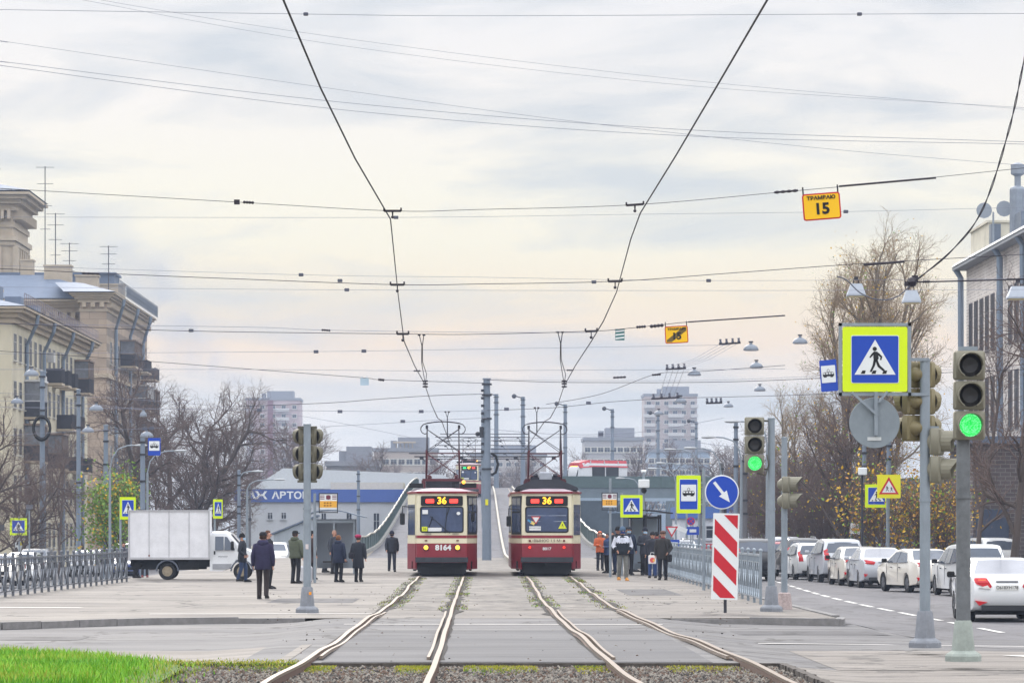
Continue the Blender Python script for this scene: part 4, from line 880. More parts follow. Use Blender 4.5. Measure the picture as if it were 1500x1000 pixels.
    if rear:
        text_mesh('•ВЫНОС 1.5 М•', .13, 'side_marking', pm('faded_brown', (120, 104, 92), .8), T, (0, -.012, 1.29), bold=.002, sx=1.15)
        text_mesh(number, .14, 'fleet_number', WHITE, T, (0, -.006, 1.0), bold=.003, sx=1.1)
    else: text_mesh(number, .26, 'fleet_number', WHITE, T, (0.05, -.006, 1.04), bold=.012, sx=1.1)
    # bumper and apron
    b = MB(); b.loft([[(x, .12*(x/.9)**2-.22, .52), (x, .12*(x/.9)**2-.22, .70), (x, .12*(x/.9)**2+.1, .70), (x, .12*(x/.9)**2+.1, .52)] for x in (-.95, -.6, 0, .6, .95)]); b.build('bumper', DKG, T)
    b = MB(); b.box((0, .35, .33), (1.75, .5, .36)); b.box((0, 7.5, .42), (2.2, 13.4, .26)); b.box((0, .12, .14), (1.6, .06, .1)); b.build('underframe', BLK, T)
    for yy in (3.2, 11.6):
        b = MB(); b.box((0, yy, .38), (1.95, 2.6, .3))
        for dy in (-.95, .95):
            for sx in (-.76, .76): b.lathe([(0, -.06), (.33, -.06), (.35, .0), (.33, .06), (0, .06)], (sx, yy+dy, .35), 16, 0, 'X')
        for sx in (-1, 1): b.box((sx*1.02, yy, .3), (.1, 2.7, .22))
        b.build('bogie', BLK, T)
    b = MB(); b.box((0, .42, .19), (1.6, .3, .3)); b.tube((0, -.25, .42), (0, .3, .42), .06); b.build('coupler_guard', BLK, T)
    # side skirts come lower than the front
    for sx in (-1, 1):
        b = MB(); side_patch(b, sx, .08, 1, .26, .56, .003); b.box((sx*1.262, 7.5, .41), (.03, 11.1, .3)); b.build('side_skirt', MAR, T)
    # door on the kerb side, cab window on the other
    b = MB(); side_patch(b, ds, .12, .93, .3, 2.95, .02); dr = b.build('door', CRM if True else MAR, T)
    for t0, t1 in ((.16, .34), (.37, .52), (.55, .70), (.73, .89)):
        b = MB(); side_patch(b, ds, t0, t1, 1.5, 2.6, .03); b.build('door_glass', TGL, dr)
    b = MB(); side_patch(b, ds, .1, .95, .3, 1.19, .026); b.build('door_panel', MAR, dr)
    b = MB(); side_patch(b, -ds, .06, .95, 1.52, 2.92, .018, 0); wf = b.build('cab_window', BLK, T)
    for t0, t1, z0, z1 in ((.12, .45, 1.6, 2.3), (.5, .88, 1.6, 2.3), (.12, .45, 2.36, 2.84), (.5, .88, 2.36, 2.84)):
        b = MB(); side_patch(b, -ds, t0, t1, z0, z1, .026); b.build('pane', TGL, wf)
    for sx in (-1, 1):
        for yy in (3.4, 4.9, 7.9, 9.4, 10.9):
            o = MB().box((sx*1.268, yy, 2.1), (.02, 1.3, 1.05)).build('side_window', BLK, T); MB().box((sx*1.279, yy, 2.1), (.01, 1.18, .93)).build('pane', TGL, o)
        if sx == ds:
            for yy in (6.4, 12.4):
                o = MB().box((sx*1.27, yy, 1.6), (.03, 1.3, 2.6)).build('door', CRM, T); MB().box((sx*1.288, yy-.32, 2.0), (.01, .5, 1.2)).box((sx*1.288, yy+.32, 2.0), (.01, .5, 1.2)).build('door_glass', TGL, o)
    # mirrors
    def mirror(x, y, z, s_=1):
        sx = math.copysign(1, x); b = MB(); b.path([(sx*1.0, .5, z+.42), (x, y, z+.46), (x, y, z+.2)], .018, 5); b.bevbox((x, y, z), (.16*s_, .12, .38*s_), .03); b.build('mirror', BLK, T)
    if rear: mirror(-1.38, .9, 2.0)
    else: mirror(-1.42, .1, 2.08, 1.1); mirror(1.12, .15, 2.15, .85)
    # roof gear
    y = panto_y
    if rear:
        b = MB(); b.prism([(-1.17, 3.14), (1.17, 3.14), (1.1, 3.24), (.45, 3.52), (-.45, 3.52), (-1.1, 3.24)], .6, 4.6); b.build('roof_fairing', DKG, rf)
        b = MB(); b.bevbox((0, y-1.6, 3.66), (.46, .5, .32), .04); b.build('roof_box', pm('box_grey', (168, 172, 182), .5, .2), rf)
        b = MB(); b.box((0, y-1.2, 3.56), (1.1, .9, .14)); b.ball((-.36, y-1.5, 3.68), .1, 8); b.ball((.36, y-1.5, 3.68), .1, 8); b.build('insulator', PANB, rf)
    else:
        b = MB(); b.box((0, y-.3, 3.36), (1.25, 1.2, .24)); b.build('resistor_box', DKG, rf)
        b = MB(); b.box((-.95, y-2.4, 3.3), (.5, .9, .16)); b.box((.95, y-2.4, 3.3), (.6, .9, .16)); b.box((.42, y-3.0, 3.32), (.12, .3, .2)); b.build('roof_vent', BLK, rf)
        o = MB().ball((.78, y-2.9, 3.42), .07, 8).build('roof_lamp', E_HEAD, rf)
    b = MB(); b.box((0, y-1.1, 3.53), (1.5, .08, .09)); b.box((0, y+1.1, 3.53), (1.5, .08, .09))
    for sx in (-1, 1):
        b.box((sx*.68, y, 3.53), (.08, 2.2, .09)); b.box((sx*.72, y-1.1, 3.38), (.12, .14, .28)); b.box((sx*.72, y+1.1, 3.38), (.12, .14, .28))
        for dy in (-1.1, 1.1): b.lathe([(.05, 0), (.09, .03), (.05, .06), (.09, .09), (.05, .12)], (sx*.5, y+dy, 3.58), 8)
    pn = b.build('pantograph_base', PANR, rf)
    b = MB(); c = MB(); zk, zt = 4.55, 5.48; K = 1.15
    for dy in (-1, 1):
        for sx in (-1, 1):
            b.tube((sx*.62, y+dy*.4, 3.58), (sx*.6, y+dy*K, zk), .032, .028, 6); c.tube((sx*.6, y+dy*K, zk), (sx*.59, y+dy*.08, zt), .024, .02, 6)
        b.tube((-.6, y+dy*K, zk), (.6, y+dy*K, zk), .02, n=5) if dy > 0 else None
        c.tube((-.6, y+dy*K, zk+.05), (.6, y+dy*.2, zt-.05), .013, n=5); c.tube((.6, y+dy*K, zk+.05), (-.6, y+dy*.2, zt-.05), .013, n=5)
        b.tube((-.6, y+dy*K, zk-.03), (.6, y+dy*.45, 3.68), .013, n=5); b.tube((.6, y+dy*K, zk-.03), (-.6, y+dy*.45, 3.68), .013, n=5)
    for sx in (-1, 1): c.box((sx*.6, y, zt+.03), (.09, .12, .14)); b.box((sx*.6, y-K, zk), (.07, .07, .16)); b.box((sx*.6, y+K, zk), (.07, .07, .16))
    b.build('pantograph_arm', PANR, rf); c.build('pantograph_frame', PANB, rf)
    b = MB()
    for dy in (-.14, .14):
        pts_ = [(x, y+dy, 5.62+.09*math.cos(x/.62*1.3)) for x in np.linspace(-.62, .62, 9)]
        b.path(pts_, .02, 5)
        for sx in (-1, 1): b.path([(sx*.62, y+dy, 5.645), (sx*.74, y+dy, 5.6), (sx*.82, y+dy, 5.5), (sx*.83, y+dy, 5.4), (sx*.78, y+dy, 5.3), (sx*.68, y+dy, 5.25), (sx*.6, y+dy, 5.27)], .016, 5)
    b.build('pantograph_bow', PANB, rf)
    return T
make_tram('maroon and cream tram with fleet number 8164 and lit headlights on the left track', (-1.30, 123, .0))
make_tram('maroon and cream tram seen from behind with a yellow warning triangle', (2.50, 123.5, .0), True, '8017', '36')
make_tram('distant tram with green and red display lights at the crest of the ramp', (-.85, 328, ramp(330)+.02), False, '8142', '47', (E_GRN, E_RED))
# modern red tram on the viaduct
TR = pm('tram_red', (178, 36, 48), .4, var=.06); TW = pm('tram_white', (190, 192, 196), .5, var=.05)
T = thing('tram', 'modern red roofed tram crossing the viaduct on the right, only its top visible', 'tram', (10.5, 384, 6.0), R(-50))
def ms(y, z0, z1, w0, w1): return [(-w0, y, z0), (w0, y, z0), (w0, y, 1.2), (w1, y, z1-.35), (w1*.85, y, z1-.05), (w1*.4, y, z1), (-w1*.4, y, z1), (-w1*.85, y, z1-.05), (-w1, y, z1-.35), (-w0, y, 1.2)]
b = MB(); b.loft([ms(0, .6, 2.0, .7, .6), ms(.3, .4, 2.7, 1.0, .85), ms(.9, .35, 3.2, 1.2, 1.1), ms(1.6, .35, 3.35, 1.27, 1.22), ms(7.4, .35, 3.35, 1.27, 1.22)]); b.build('body', TW, T, 40)
b = MB(); b.loft([[(-1.08, .45, 2.6), (1.08, .45, 2.6), (.7, .5, 3.2), (-.7, .5, 3.2)], [(-1.29, 1.7, 2.7), (1.29, 1.7, 2.7), (1.0, 1.7, 3.5), (-1.0, 1.7, 3.5)], [(-1.29, 7.45, 2.7), (1.29, 7.45, 2.7), (1.0, 7.45, 3.5), (-1.0, 7.45, 3.5)]]); b.build('roof', TR, T, 30)
for sx in (-1, 1):
    for i in range(2):
        MB().box((sx*1.25, 3+i*2.1, 2.1), (.08, 1.9, 1.3)).build('side_window', BLK, T)
b = MB()
for i in range(3): b.box((0, 1.9+i*2.1, 3.15), (2.4, .07, .5))
b.build('roof_rib', TW, T); MB().box((0, .42, 2.72), (1.1, .1, .22), 0, 0, -.5).build('destination_display', E_AMB, T); MB().box((0, .2, 1.9), (1.7, .1, 1.0), 0, 0, -.25).build('windscreen', BLK, T)
MB().box((0, 1.0, 1.0), (2.46, .3, .5)).build('side_band', TR, T)
# ================= CARS =================
def paint(nm, c): return pm('paint_'+nm, c, .3, .1, var=.03, scale=2, coat=.6)
CARG = pm('car_glass', (84, 92, 106), .08, .1, var=.15, scale=1); TYRE = pm('tyre', (28, 28, 30), .9, var=.2); RIM = pm('rim', (128, 130, 136), .35, .7, var=.1)
PRED = pm('lamp_red', (190, 22, 34), .25, 0, var=.1, scale=20); PCLR = pm('lamp_clear', (226, 224, 220), .15, var=0); PLT = pm('plate_white', (224, 224, 220), .5, var=0)
PROF = {
 'sedan': dict(L=2.22, w=.86, belt=.98, roof=1.47, wy=(-1.33, 1.28), pts=[(-2.18, .36), (-2.23, .62), (-2.2, .93), (-2.1, 1.04), (-1.78, 1.08), (-1.55, 1.11), (-.98, 1.40), (-.6, 1.455), (-.1, 1.47), (.35, 1.42), (1.1, 1.03), (1.5, .95), (1.95, .84), (2.18, .68), (2.23, .4)],
   rg=((-1.62, 1.09), (-1.0, 1.41)), fg=((.42, 1.41), (1.06, 1.04)), sw=[[(-1.35, 1.02), (-.95, 1.34), (-.35, 1.38), (-.32, 1.0)], [(-.26, 1.0), (-.28, 1.385), (.25, 1.36), (.88, 1.0)]]),
 'hatch': dict(L=2.05, w=.85, belt=1.0, roof=1.55, wy=(-1.28, 1.22), pts=[(-1.95, .4), (-2.03, .65), (-1.98, .98), (-1.88, 1.08), (-1.62, 1.42), (-1.45, 1.52), (-.6, 1.56), (.1, 1.54), (.45, 1.45), (1.1, 1.05), (1.5, .98), (1.85, .85), (2.03, .65), (2.04, .4)],
   rg=((-1.9, 1.09), (-1.6, 1.44)), fg=((.5, 1.43), (1.07, 1.07)), sw=[[(-1.5, 1.1), (-1.3, 1.42), (-.4, 1.46), (-.37, 1.03)], [(-.31, 1.03), (-.33, 1.46), (.33, 1.4), (.9, 1.03)]]),
 'wagon': dict(L=2.24, w=.86, belt=1.02, roof=1.64, wy=(-1.42, 1.42), pts=[(-2.16, .42), (-2.24, .66), (-2.2, 1.02), (-2.12, 1.14), (-1.96, 1.52), (-1.82, 1.62), (-.9, 1.66), (0, 1.62), (.4, 1.54), (1.05, 1.08), (1.5, 1.02), (1.95, .9), (2.2, .7), (2.22, .42)],
   rg=((-2.13, 1.14), (-1.95, 1.53)), fg=((.46, 1.51), (1.02, 1.1)), sw=[[(-1.95, 1.12), (-1.8, 1.5), (-1.2, 1.54), (-1.25, 1.06)], [(-1.15, 1.06), (-1.12, 1.54), (-.36, 1.54), (-.33, 1.04)], [(-.27, 1.04), (-.3, 1.54), (.3, 1.48), (.85, 1.04)]]),
 'suv': dict(L=2.25, w=.92, belt=1.12, roof=1.74, wy=(-1.36, 1.38), pts=[(-2.18, .48), (-2.26, .75), (-2.22, 1.1), (-2.12, 1.2), (-1.9, 1.6), (-1.75, 1.7), (-.8, 1.75), (0, 1.73), (.35, 1.65), (1.0, 1.18), (1.5, 1.1), (1.98, .98), (2.22, .78), (2.24, .48)],
   rg=((-2.13, 1.21), (-1.88, 1.61)), fg=((.4, 1.62), (.97, 1.2)), sw=[[(-1.85, 1.2), (-1.65, 1.58), (-.4, 1.63), (-.37, 1.15)], [(-.31, 1.15), (-.33, 1.63), (.24, 1.58), (.8, 1.15)]])}
def make_car(kind, label, pm_, loc, rz, group=None, plate=None, taillit=False, rails=False, tail='hatch', glass=None):
    p = PROF[kind]; T = thing('parked_car' if plate is None else 'car', label, 'car', loc, rz, group); w_ = p['w']; wr = .315
    low = p['pts'][0][1]; bot = .24 if kind != 'suv' else .32
    pts = list(p['pts']); poly = pts[:]
    for wy in p['wy'][::-1]:      # bottom edge, front to rear, with wheel arches
        poly += [(wy+wr+.07, bot)]+[(wy+(wr+.06)*math.cos(a), .30+(wr+.06)*math.sin(a)) for a in [R(d_) for d_ in range(10, 171, 20)]]+[(wy-wr-.07, bot)]
    poly += [(-p['L']+.12, bot+.05)]
    cy, cz = 0, .8
    def X(fr, y, z):
        t = min(1, max(0, (z-p['belt'])/(p['roof']-p['belt']))); x = w_*fr*(1-.24*t)
        e = max(0, (abs(y)-(p['L']-.55))/.55); return x*(1-.10*e*e)
    def layer(fr, ins): 
        o = []
        for (y, z) in poly:
            y2 = y*(1-ins*.45); z2 = z-(ins*1.0 if z > .8 else 0)*max(0, (z-.8))*.9-(ins*.3 if z > .9 else 0)*.1
            o.append((X(fr, y, z), y2, z2))
        return o
    secs = []
    for fr, ins in ((-1, .10), (-.97, .03), (-.88, .005), (-.5, 0), (0, 0), (.5, 0), (.88, .005), (.97, .03), (1, .10)): secs.append(layer(fr, ins))
    bo = MB().loft(secs).build('body', pm_, T, 50)
    MB().box((0, 0, .30), (w_*1.6, p['L']*1.75, .26)).build('shading_underbody', BLK, T)  # dark underbody box, made larger and lower to deepen shade beneath the car
    g = glass or CARG
    def sheetg(nm, a, c, fr0, off=.012):
        (ya, za), (yb, zb) = a, c; d_ = Vector((0, yb-ya, zb-za)).normalized(); n_ = Vector((0, -d_.z, d_.y)) if ya < 0 else Vector((0, d_.z*-1, d_.y))
        if ya > 0: n_ = -n_ if n_.y < 0 else n_
        if n_.z < 0: n_ = -n_
        vs = []
        for (y, z, k) in ((ya, za, fr0), (ya+(yb-ya)*.5, za+(zb-za)*.5, fr0*.99), (yb, zb, fr0*.93)):
            for s_ in (-1, -.5, 0, .5, 1): vs.append(Vector((X(k*s_, y, z), y, z-.012*abs(s_)**3))+n_*off)
        b = MB(); b.add(vs, [(i*5+j, i*5+j+1, i*5+j+6, i*5+j+5) for i in range(2) for j in range(4)]); return b.build(nm, g, T, 60)
    sheetg('rear_window', *p['rg'], .84); sheetg('windscreen', p['fg'][1], p['fg'][0], .84)
    for q in p['sw']:
        for s_ in (-1, 1):
            vs = [(s_*(X(1, y, z)+.008), y*(1-.02), z-.03*max(0, z-.9)) for y, z in q]; vs += [(s_*(abs(v[0])-.03), v[1], v[2]) for v in vs]
            n_ = len(q); MB().add(vs, [tuple(range(n_)), tuple(range(2*n_-1, n_-1, -1))]+[(i, i+n_, (i+1) % n_+n_, (i+1) % n_) for i in range(n_)]).build('side_window', g, T)
    for wy in p['wy']:
        for s_ in (-1, 1):
            x = s_*(w_-.11); tt = MB().lathe([(.19, -.1), (.29, -.1), (wr, -.07), (wr, .07), (.29, .1), (.19, .1), (.19, -.1)], (x, wy, wr), 20, 0, 'X', cap=False).build('tyre', TYRE, T, 40); tt.name = 'wheel'
            b = MB(); b.lathe([(0, .04*s_), (.06, .05*s_), (.07, .03*s_), (.195, .05*s_), (.2, .09*s_)], (x, wy, wr), 14, 0, 'X')
            for k in range(5): a = k*1.257; b.box((x+s_*.085, wy+.1*math.cos(a), wr+.1*math.sin(a)), (.03, .16, .035), 0, 0, a)
            b.build('rim', RIM, tt)
    # lamps
    zr = p['belt']
    for s_ in (-1, 1):
        L0 = -p['L']
        if tail == 'vert': q = [(.66, zr-.22), (.90, zr-.22), (.93, zr+.18), (.74, zr+.24)]
        elif tail == 'wide': q = [(.42, zr-.02), (.50, zr-.13), (.93, zr-.10), (.95, zr+.06), (.9, zr+.05)]
        elif tail == 'wedge': q = [(.40, zr-.20), (.50, zr-.21), (.9, zr-.10), (.95, zr+.08), (.60, zr+.07)]
        else: q = [(.58, zr-.2), (.9, zr-.2), (.95, zr+.05), (.62, zr+.04)]
        def yr(x, z):
            ys = [a for a in p['pts'][:5]]; z = min(max(z, ys[0][1]), ys[-1][1])
            for (y0, z0), (y1, z1) in zip(ys[:-1], ys[1:]):
                if z0 <= z <= z1: yy = y0+(y1-y0)*(z-z0)/max(1e-6, z1-z0); break
            return yy*(1-.045*max(0, (x-.86))*2)
        zs = np.linspace(min(z for x, z in q)+.002, max(z for x, z in q)-.002, 7); secs = []
        for z in zs:
            xs = []
            for (xa, za), (xb, zb) in zip(q, q[1:]+q[:1]):
                if (za-z)*(zb-z) < 0: xs.append(xa+(xb-xa)*(z-za)/(zb-za))
            xa, xb = min(xs), max(xs); cx_ = [xa+(xb-xa)*k/4 for k in range(5)]
            secs.append([(s_*w_*x*.94, yr(x, z)*(1-.045*max(0, (x-.88)/.12))-.02, z) for x in cx_]+([(s_*w_*.985, -p['L']+.34, z)] if xb > .88 else [])+[(s_*w_*x*.9, yr(x, z)+.08, z) for x in cx_[::-1]])
        mn = min(len(c) for c in secs); secs = [c if len(c) == mn else c[:5]+c[6:] for c in secs]
        o = MB().loft(secs).build('taillight', PRED, T)
        if taillit:
            MB().box((s_*w_*.66, yr(.7, zr)-.028, zr-.05), (.16, .02, .09)).build('lit_bulb', pm('tail_orange', (255, 120, 60), .4, var=0, emit=.9), o)
            MB().prism([(s_*w_*.44, zr-.22), (s_*w_*.76, zr-.19), (s_*w_*.52, zr-.135)], -p['L']-.035, -p['L']+.05).build('reverse_lamp', PCLR, o)
            MB().prism([(s_*w_*.86, .50), (s_*w_*.52, .46), (s_*w_*.74, .38)], -p['L']-.015, -p['L']+.1).build('reflector', PRED, T)
        elif tail == 'wide': MB().prism([(s_*w_*.9, .52), (s_*w_*.72, .50), (s_*w_*.86, .40)], -p['L']-.01, -p['L']+.12).build('reflector', PRED, T)
        MB().bevbox((s_*w_*.70, p['L']-.13, zr-.30), (.36, .16, .15), .03).build('headlight', PCLR, T)
        b = MB(); b.box((s_*(w_+.04), .72, zr+.04), (.1, .04, .04)); b.bevbox((s_*(w_+.12), .72, zr+.08), (.18, .12, .14), .03); b.build('mirror', BLK if pm_ is not P_W2 else pm_, T)
    b = MB(); b.box((0, p['L']-.0, .62), (.9, .05, .16)); b.box((0, p['L']-.02, .40), (1.2, .06, .12)); b.build('grille', BLK, T)
    pl = MB().box((0, -p['L']-.015 if kind != 'sedan' else -p['L']-.0, zr-.19 if kind in ('sedan',) else .56), (.52, .03, .115)).build('number_plate', PLT, T)
    if plate: text_mesh(plate, .105, 'plate_text', BLK, pl, (0, -p['L']-.02, zr-.19), sx=.92)
    MB().box((0, -p['L']+.01, .33), (w_*1.35, .12, .12)).build('lower_valance', BLK if kind != 'sedan' else pm('valance', (40, 42, 46), .7), T)
    b = MB()
    for s_ in (-1, 1):
        for y in (-.34, .86): b.box((s_*(w_*.997), y, .66), (.012, .012, .62))
        for y in (-.55, .35): b.box((s_*(w_+.004), y, zr-.14), (.02, .16, .03))
    b.build('door_seam', DKG, T)
    if rails:
        b = MB()
        for s_ in (-1, 1): b.path([(s_*.58, -1.4, p['roof']-.08), (s_*.58, -1.25, p['roof']+.05), (s_*.58, .2, p['roof']+.05), (s_*.58, .4, p['roof']-.06)], .02, 6)
        b.build('roof_rail', RIM, T)
    if kind == 'sedan': MB().box((0, -p['L']+.02, zr-.05), (.5, .03, .035)).tube((0, -.95, 1.44), (.0, -1.2, 1.62), .008, n=4).build('trim', RIM, T)
    return T
P_W = paint('white', (222, 224, 226)); P_W2 = paint('silver', (186, 190, 198)); P_DK = paint('dark', (40, 42, 48)); P_RED = paint('red', (150, 24, 34)); P_BLU = paint('blue', (40, 60, 120)); P_GRY = paint('grey', (120, 124, 132)); P_WW = paint('warm_white', (224, 218, 208))
GPALE = pm('car_glass_pale', (150, 152, 160), .15, .1, var=.15, scale=1)
GC_ = 'cars parked along the right side of the road'
def right(u, v): 
    s_ = (v-HZ)/2.12; return (u-VP)/s_, F/s_
def rc_(kind, label, u, v, half, mat_, rz=0, **k):           # u = image column of the rear left corner
    X, Y = right(u, v); L_ = PROF[kind]['L']; w_ = PROF[kind]['w']; a = R(rz)
    cx = X+w_*math.cos(a)-L_*math.sin(a); cy = Y+L_*math.cos(a)+w_*math.sin(a)
    return make_car(kind, label, mat_, (cx, cy, -.42), a, GC_ if half else None, **k)
rc_('sedan', 'white sedan driving away in the nearest lane, cut by the right frame edge', 1420, 911, 0, P_W, -2, plate='О618ХН178', taillit=True, tail='wedge', glass=GPALE)
rc_('wagon', 'white station wagon parked directly behind the two right signal poles', 1400, 874, 1, P_W, 3, tail='vert')
rc_('sedan', 'white sedan angled out of its parking spot left of the big grey pole', 1340, 868, 1, P_WW, 11, tail='wide')
rc_('sedan', 'silver sedan with wide red tail lamps, parked between the white sedans', 1262, 861, 1, P_W2, 2, tail='wide', glass=GPALE)
rc_('sedan', 'cream white sedan half hidden behind the silver sedan', 1233, 857.5, 1, P_WW, 2, tail='wide')
rc_('suv', 'silver crossover with an upright red lamp, parked left of the cream sedan', 1203, 853, 1, P_W2, 3, tail='vert')
rc_('hatch', 'white hatchback with roof rails and green sticker light rear window', 1166, 849, 1, P_W, 4, tail='vert', rails=True)
rc_('suv', 'dark green crossover behind the thin pedestrian signal pole', 1150, 845, 1, P_DK, 3, tail='vert', rails=True)
rc_('hatch', 'red hatchback between the two central signal poles', 1118, 842, 1, P_RED, 2, tail='vert')
rc_('suv', 'pale van like car roof behind the red hatchback', 1128, 836, 1, P_W2, 2, tail='vert')
def rcar(kind, label, u, s_, mat_, rz=0, z=-.42, **k): return make_car(kind, label, mat_, ((u-VP)/s_, F/s_, z), R(rz), **k)
rcar('suv', 'black off-road car standing in traffic behind the steel railing', 1100, 35, P_DK, 0, tail='vert')
rcar('sedan', 'small white car in traffic partly behind the tram stop sign pole', 1000, 24, P_W, 0)
rcar('hatch', 'dark car roof in traffic far down the road behind the arrow sign', 1012, 22, P_DK, 0)
rcar('sedan', 'blue sedan parked beyond the wagon beside the yellow bush', 1394, 31, P_BLU, 35, tail='wide')
rcar('suv', 'large white car parked by the brick building above the wagon', 1442, 32, P_W, 12, tail='vert')
GL_ = 'cars on the left carriageway beyond the railing'
def lcar(kind, label, u, s_, mat_, z=-1.08, rz=180, **k): return make_car(kind, label, mat_, ((u-VP)/s_, F/s_, z), R(rz), GL_, **k)
lcar('suv', 'silver off-road car with raised bonnet line behind the railing, tallest of the left cars', 52, 27, P_GRY)
lcar('sedan', 'white sedan at the left frame edge behind the railing', 4, 31, P_WW, -.95); lcar('hatch', 'small white hatchback behind the railing, right of the leftmost sedan', 34, 29.5, P_W, -.98)
lcar('hatch', 'grey hatchback with dark windscreen behind the middle of the left railing', 124, 25, P_GRY); lcar('sedan', 'white sedan partly behind the grey hatchback', 150, 22.5, P_W)
lcar('suv', 'white van like car left of the truck, behind a pedestrian', 180, 21, P_W, -1.0); lcar('sedan', 'dark blue car just visible left of the truck rear', 190, 26, P_BLU)
rcar('suv', 'white van beyond the plaza between the navy coated man and the signal pole', 404, 22, P_W, 180, z=-.9)
# ---- truck
T = thing('box_truck', 'white cargo truck with a box body standing on the plaza at left', 'truck', (-11.75, 115.2, -.0), R(1.5)); T.scale = (.87, .92, .87)
TWm = pm('truck_white', (224, 224, 228), .6, var=.12, scale=2.2); TCAB = paint('cab', (216, 218, 222))
b = MB(); b.box((1.52, 1.0, 1.74), (3.1, 2.0, 1.9)); bx_ = b.build('cargo_box', TWm, T)
b = MB()
for x in (.0, .75, 1.52, 2.3, 3.05): b.box((x, -.008, 1.74), (.025, .02, 1.9))
b.box((1.52, -.012, 2.68), (3.14, .04, .05)); b.box((1.52, -.012, .83), (3.14, .04, .09)); b.box((-.03, -.01, 1.74), (.06, .05, 1.9)); b.box((3.07, -.01, 1.74), (.07, .05, 1.9)); b.build('edge_profile', pm('edge_alu', (186, 186, 190), .5, .3), bx_)
MB().box((.75, -.02, .94), (.05, .02, .07)).build('marker', BRN, bx_)
b = MB(); b.box((1.6, 1.0, .66), (3.2, 1.5, .26)); b.box((2.25, .35, .56), (.8, .45, .34)); b.box((.3, 1, .55), (.3, 1.7, .2)); b.box((1.5, .5, .62), (2.9, .5, .42));  b.box((2.7, 1.0, .66), (.8, 1.7, .3)); b.build('chassis', BLK, T)
cab = [(3.28, .5), (3.28, 1.78), (3.42, 1.88), (4.1, 1.9), (4.32, 1.82), (4.95, 1.27), (5.35, 1.17), (5.62, 1.0), (5.66, .62), (5.6, .42), (5.5, .42)]+[(4.92+.44*math.cos(R(a)), .36+.44*math.sin(R(a))) for a in range(10, 171, 20)]+[(4.28, .42), (3.9, .34), (3.28, .34)]
KX = lambda x: 3.1+(x-3.28)*.76
AX = KX(4.92)
cab = [(KX(x), z) for x, z in cab]
ar = [i for i, (x, z) in enumerate(cab) if i >= 11 and i < 20]
for i, a in zip(ar, range(10, 171, 20)): cab[i] = (AX+.42*math.cos(R(a)), .36+.44*math.sin(R(a)))
secs = []
for f_, i in ((0, .1), (.03, .03), (.12, 0), (.5, 0), (.88, 0), (.97, .03), (1, .1)):
    secs.append([(x-(i*.8 if x > 3.8 else 0), .05+1.88*(f_+(.5-f_)*.16*max(0, min(1, (z-1.15)/.75))), z-(i if z > 1.5 else i*.3 if z > 1 else 0)) for x, z in cab])
MB().loft(secs).build('cab', TCAB, T, 28)
def sidewin(q, nm, m_, off=.0, par=T):
    vs = []
    for x, z in q: vs.append((KX(x), .05+1.88*.08*max(0, min(1, (z-1.15)/.75))-.012-off, z))
    vs += [(x, y+.04, z) for x, y, z in vs]; n_ = len(q); return MB().add(vs, [tuple(range(n_)), tuple(range(2*n_-1, n_-1, -1))]+[(i, i+n_, (i+1) % n_+n_, (i+1) % n_) for i in range(n_)]).build(nm, m_, par)
sidewin([(3.42, .48), (3.42, 1.74), (4.12, 1.76), (4.36, 1.6), (4.72, 1.2), (4.72, .95), (4.5, .6), (4.35, .48)], 'door', TCAB); sidewin([(3.55, 1.15), (3.55, 1.68), (3.98, 1.68), (3.98, 1.15)], 'side_window', CARG, .01); sidewin([(4.03, 1.15), (4.03, 1.68), (4.16, 1.66), (4.55, 1.2), (4.55, 1.15)], 'side_window', CARG, .01)
MB().box((KX(3.52), .02, 1.05), (.06, .03, .14)).build('door_handle', BLK, T); sidewin([(3.42, .42), (3.42, .62), (4.4, .62), (4.28, .42)], 'sill_panel', pm('sill_grey', (150, 152, 158), .6), .014)
text_mesh('ФЕРМЕР', .075, 'door_lettering', DKG, T, (KX(3.95), .005, .9), sx=1.2)
b = MB(); b.tube((KX(4.4), .05, 1.3), (KX(4.44), -.14, 1.35), .02); b.bevbox((KX(4.44), -.16, 1.33), (.12, .1, .34), .03); b.build('mirror', BLK, T)
vs = [(4.36, .2, 1.80), (4.36, 1.78, 1.80), (4.93, 1.86, 1.30), (4.93, .12, 1.30)]; MB().add([(KX(x)+.015, y, z+.015) for x, y, z in vs], [(0, 1, 2, 3)]).build('windscreen', CARG, T)
for y in (.3, 1.68): MB().box((KX(5.6), y, .8), (.1, .3, .2)).build('headlight', PCLR, T)
MB().bevbox((KX(5.62), 1, .48), (.16, 1.8, .2), .04).build('bumper', DKG, T)
for x, y in ((1.45, .14), (1.45, 1.86), (AX, .12), (AX, 1.88)):
    s_ = -1 if y < 1 else 1
    o = MB().lathe([(.2, -.1), (.3, -.1), (.335, -.07), (.335, .07), (.3, .1), (.2, .1), (.2, -.1)], (x, y, .335), 20, 0, 'Y', cap=False).build('wheel', TYRE, T, 40)
    b = MB(); b.lathe([(0, .02*s_), (.08, .02*s_), (.09, .06*s_), (.14, .0), (.2, .05*s_), (.205, .09*s_)], (x, y, .335), 14, 0, 'Y'); b.build('rim', pm('rim_rusty', (150, 138, 118), .6, .4, var=.3, scale=12), o)
for x in (1.45, AX):
    b = MB(); b.loft([[(x+r_*math.cos(R(a)), y_, .335+r_*math.sin(R(a))) for r_, y_ in ((.40, -.01), (.45, -.01), (.45, .3), (.40, .3))] for a in range(0, 181, 15)]); b.build('mudguard', pm('mudguard', (92, 98, 112), .6), T)
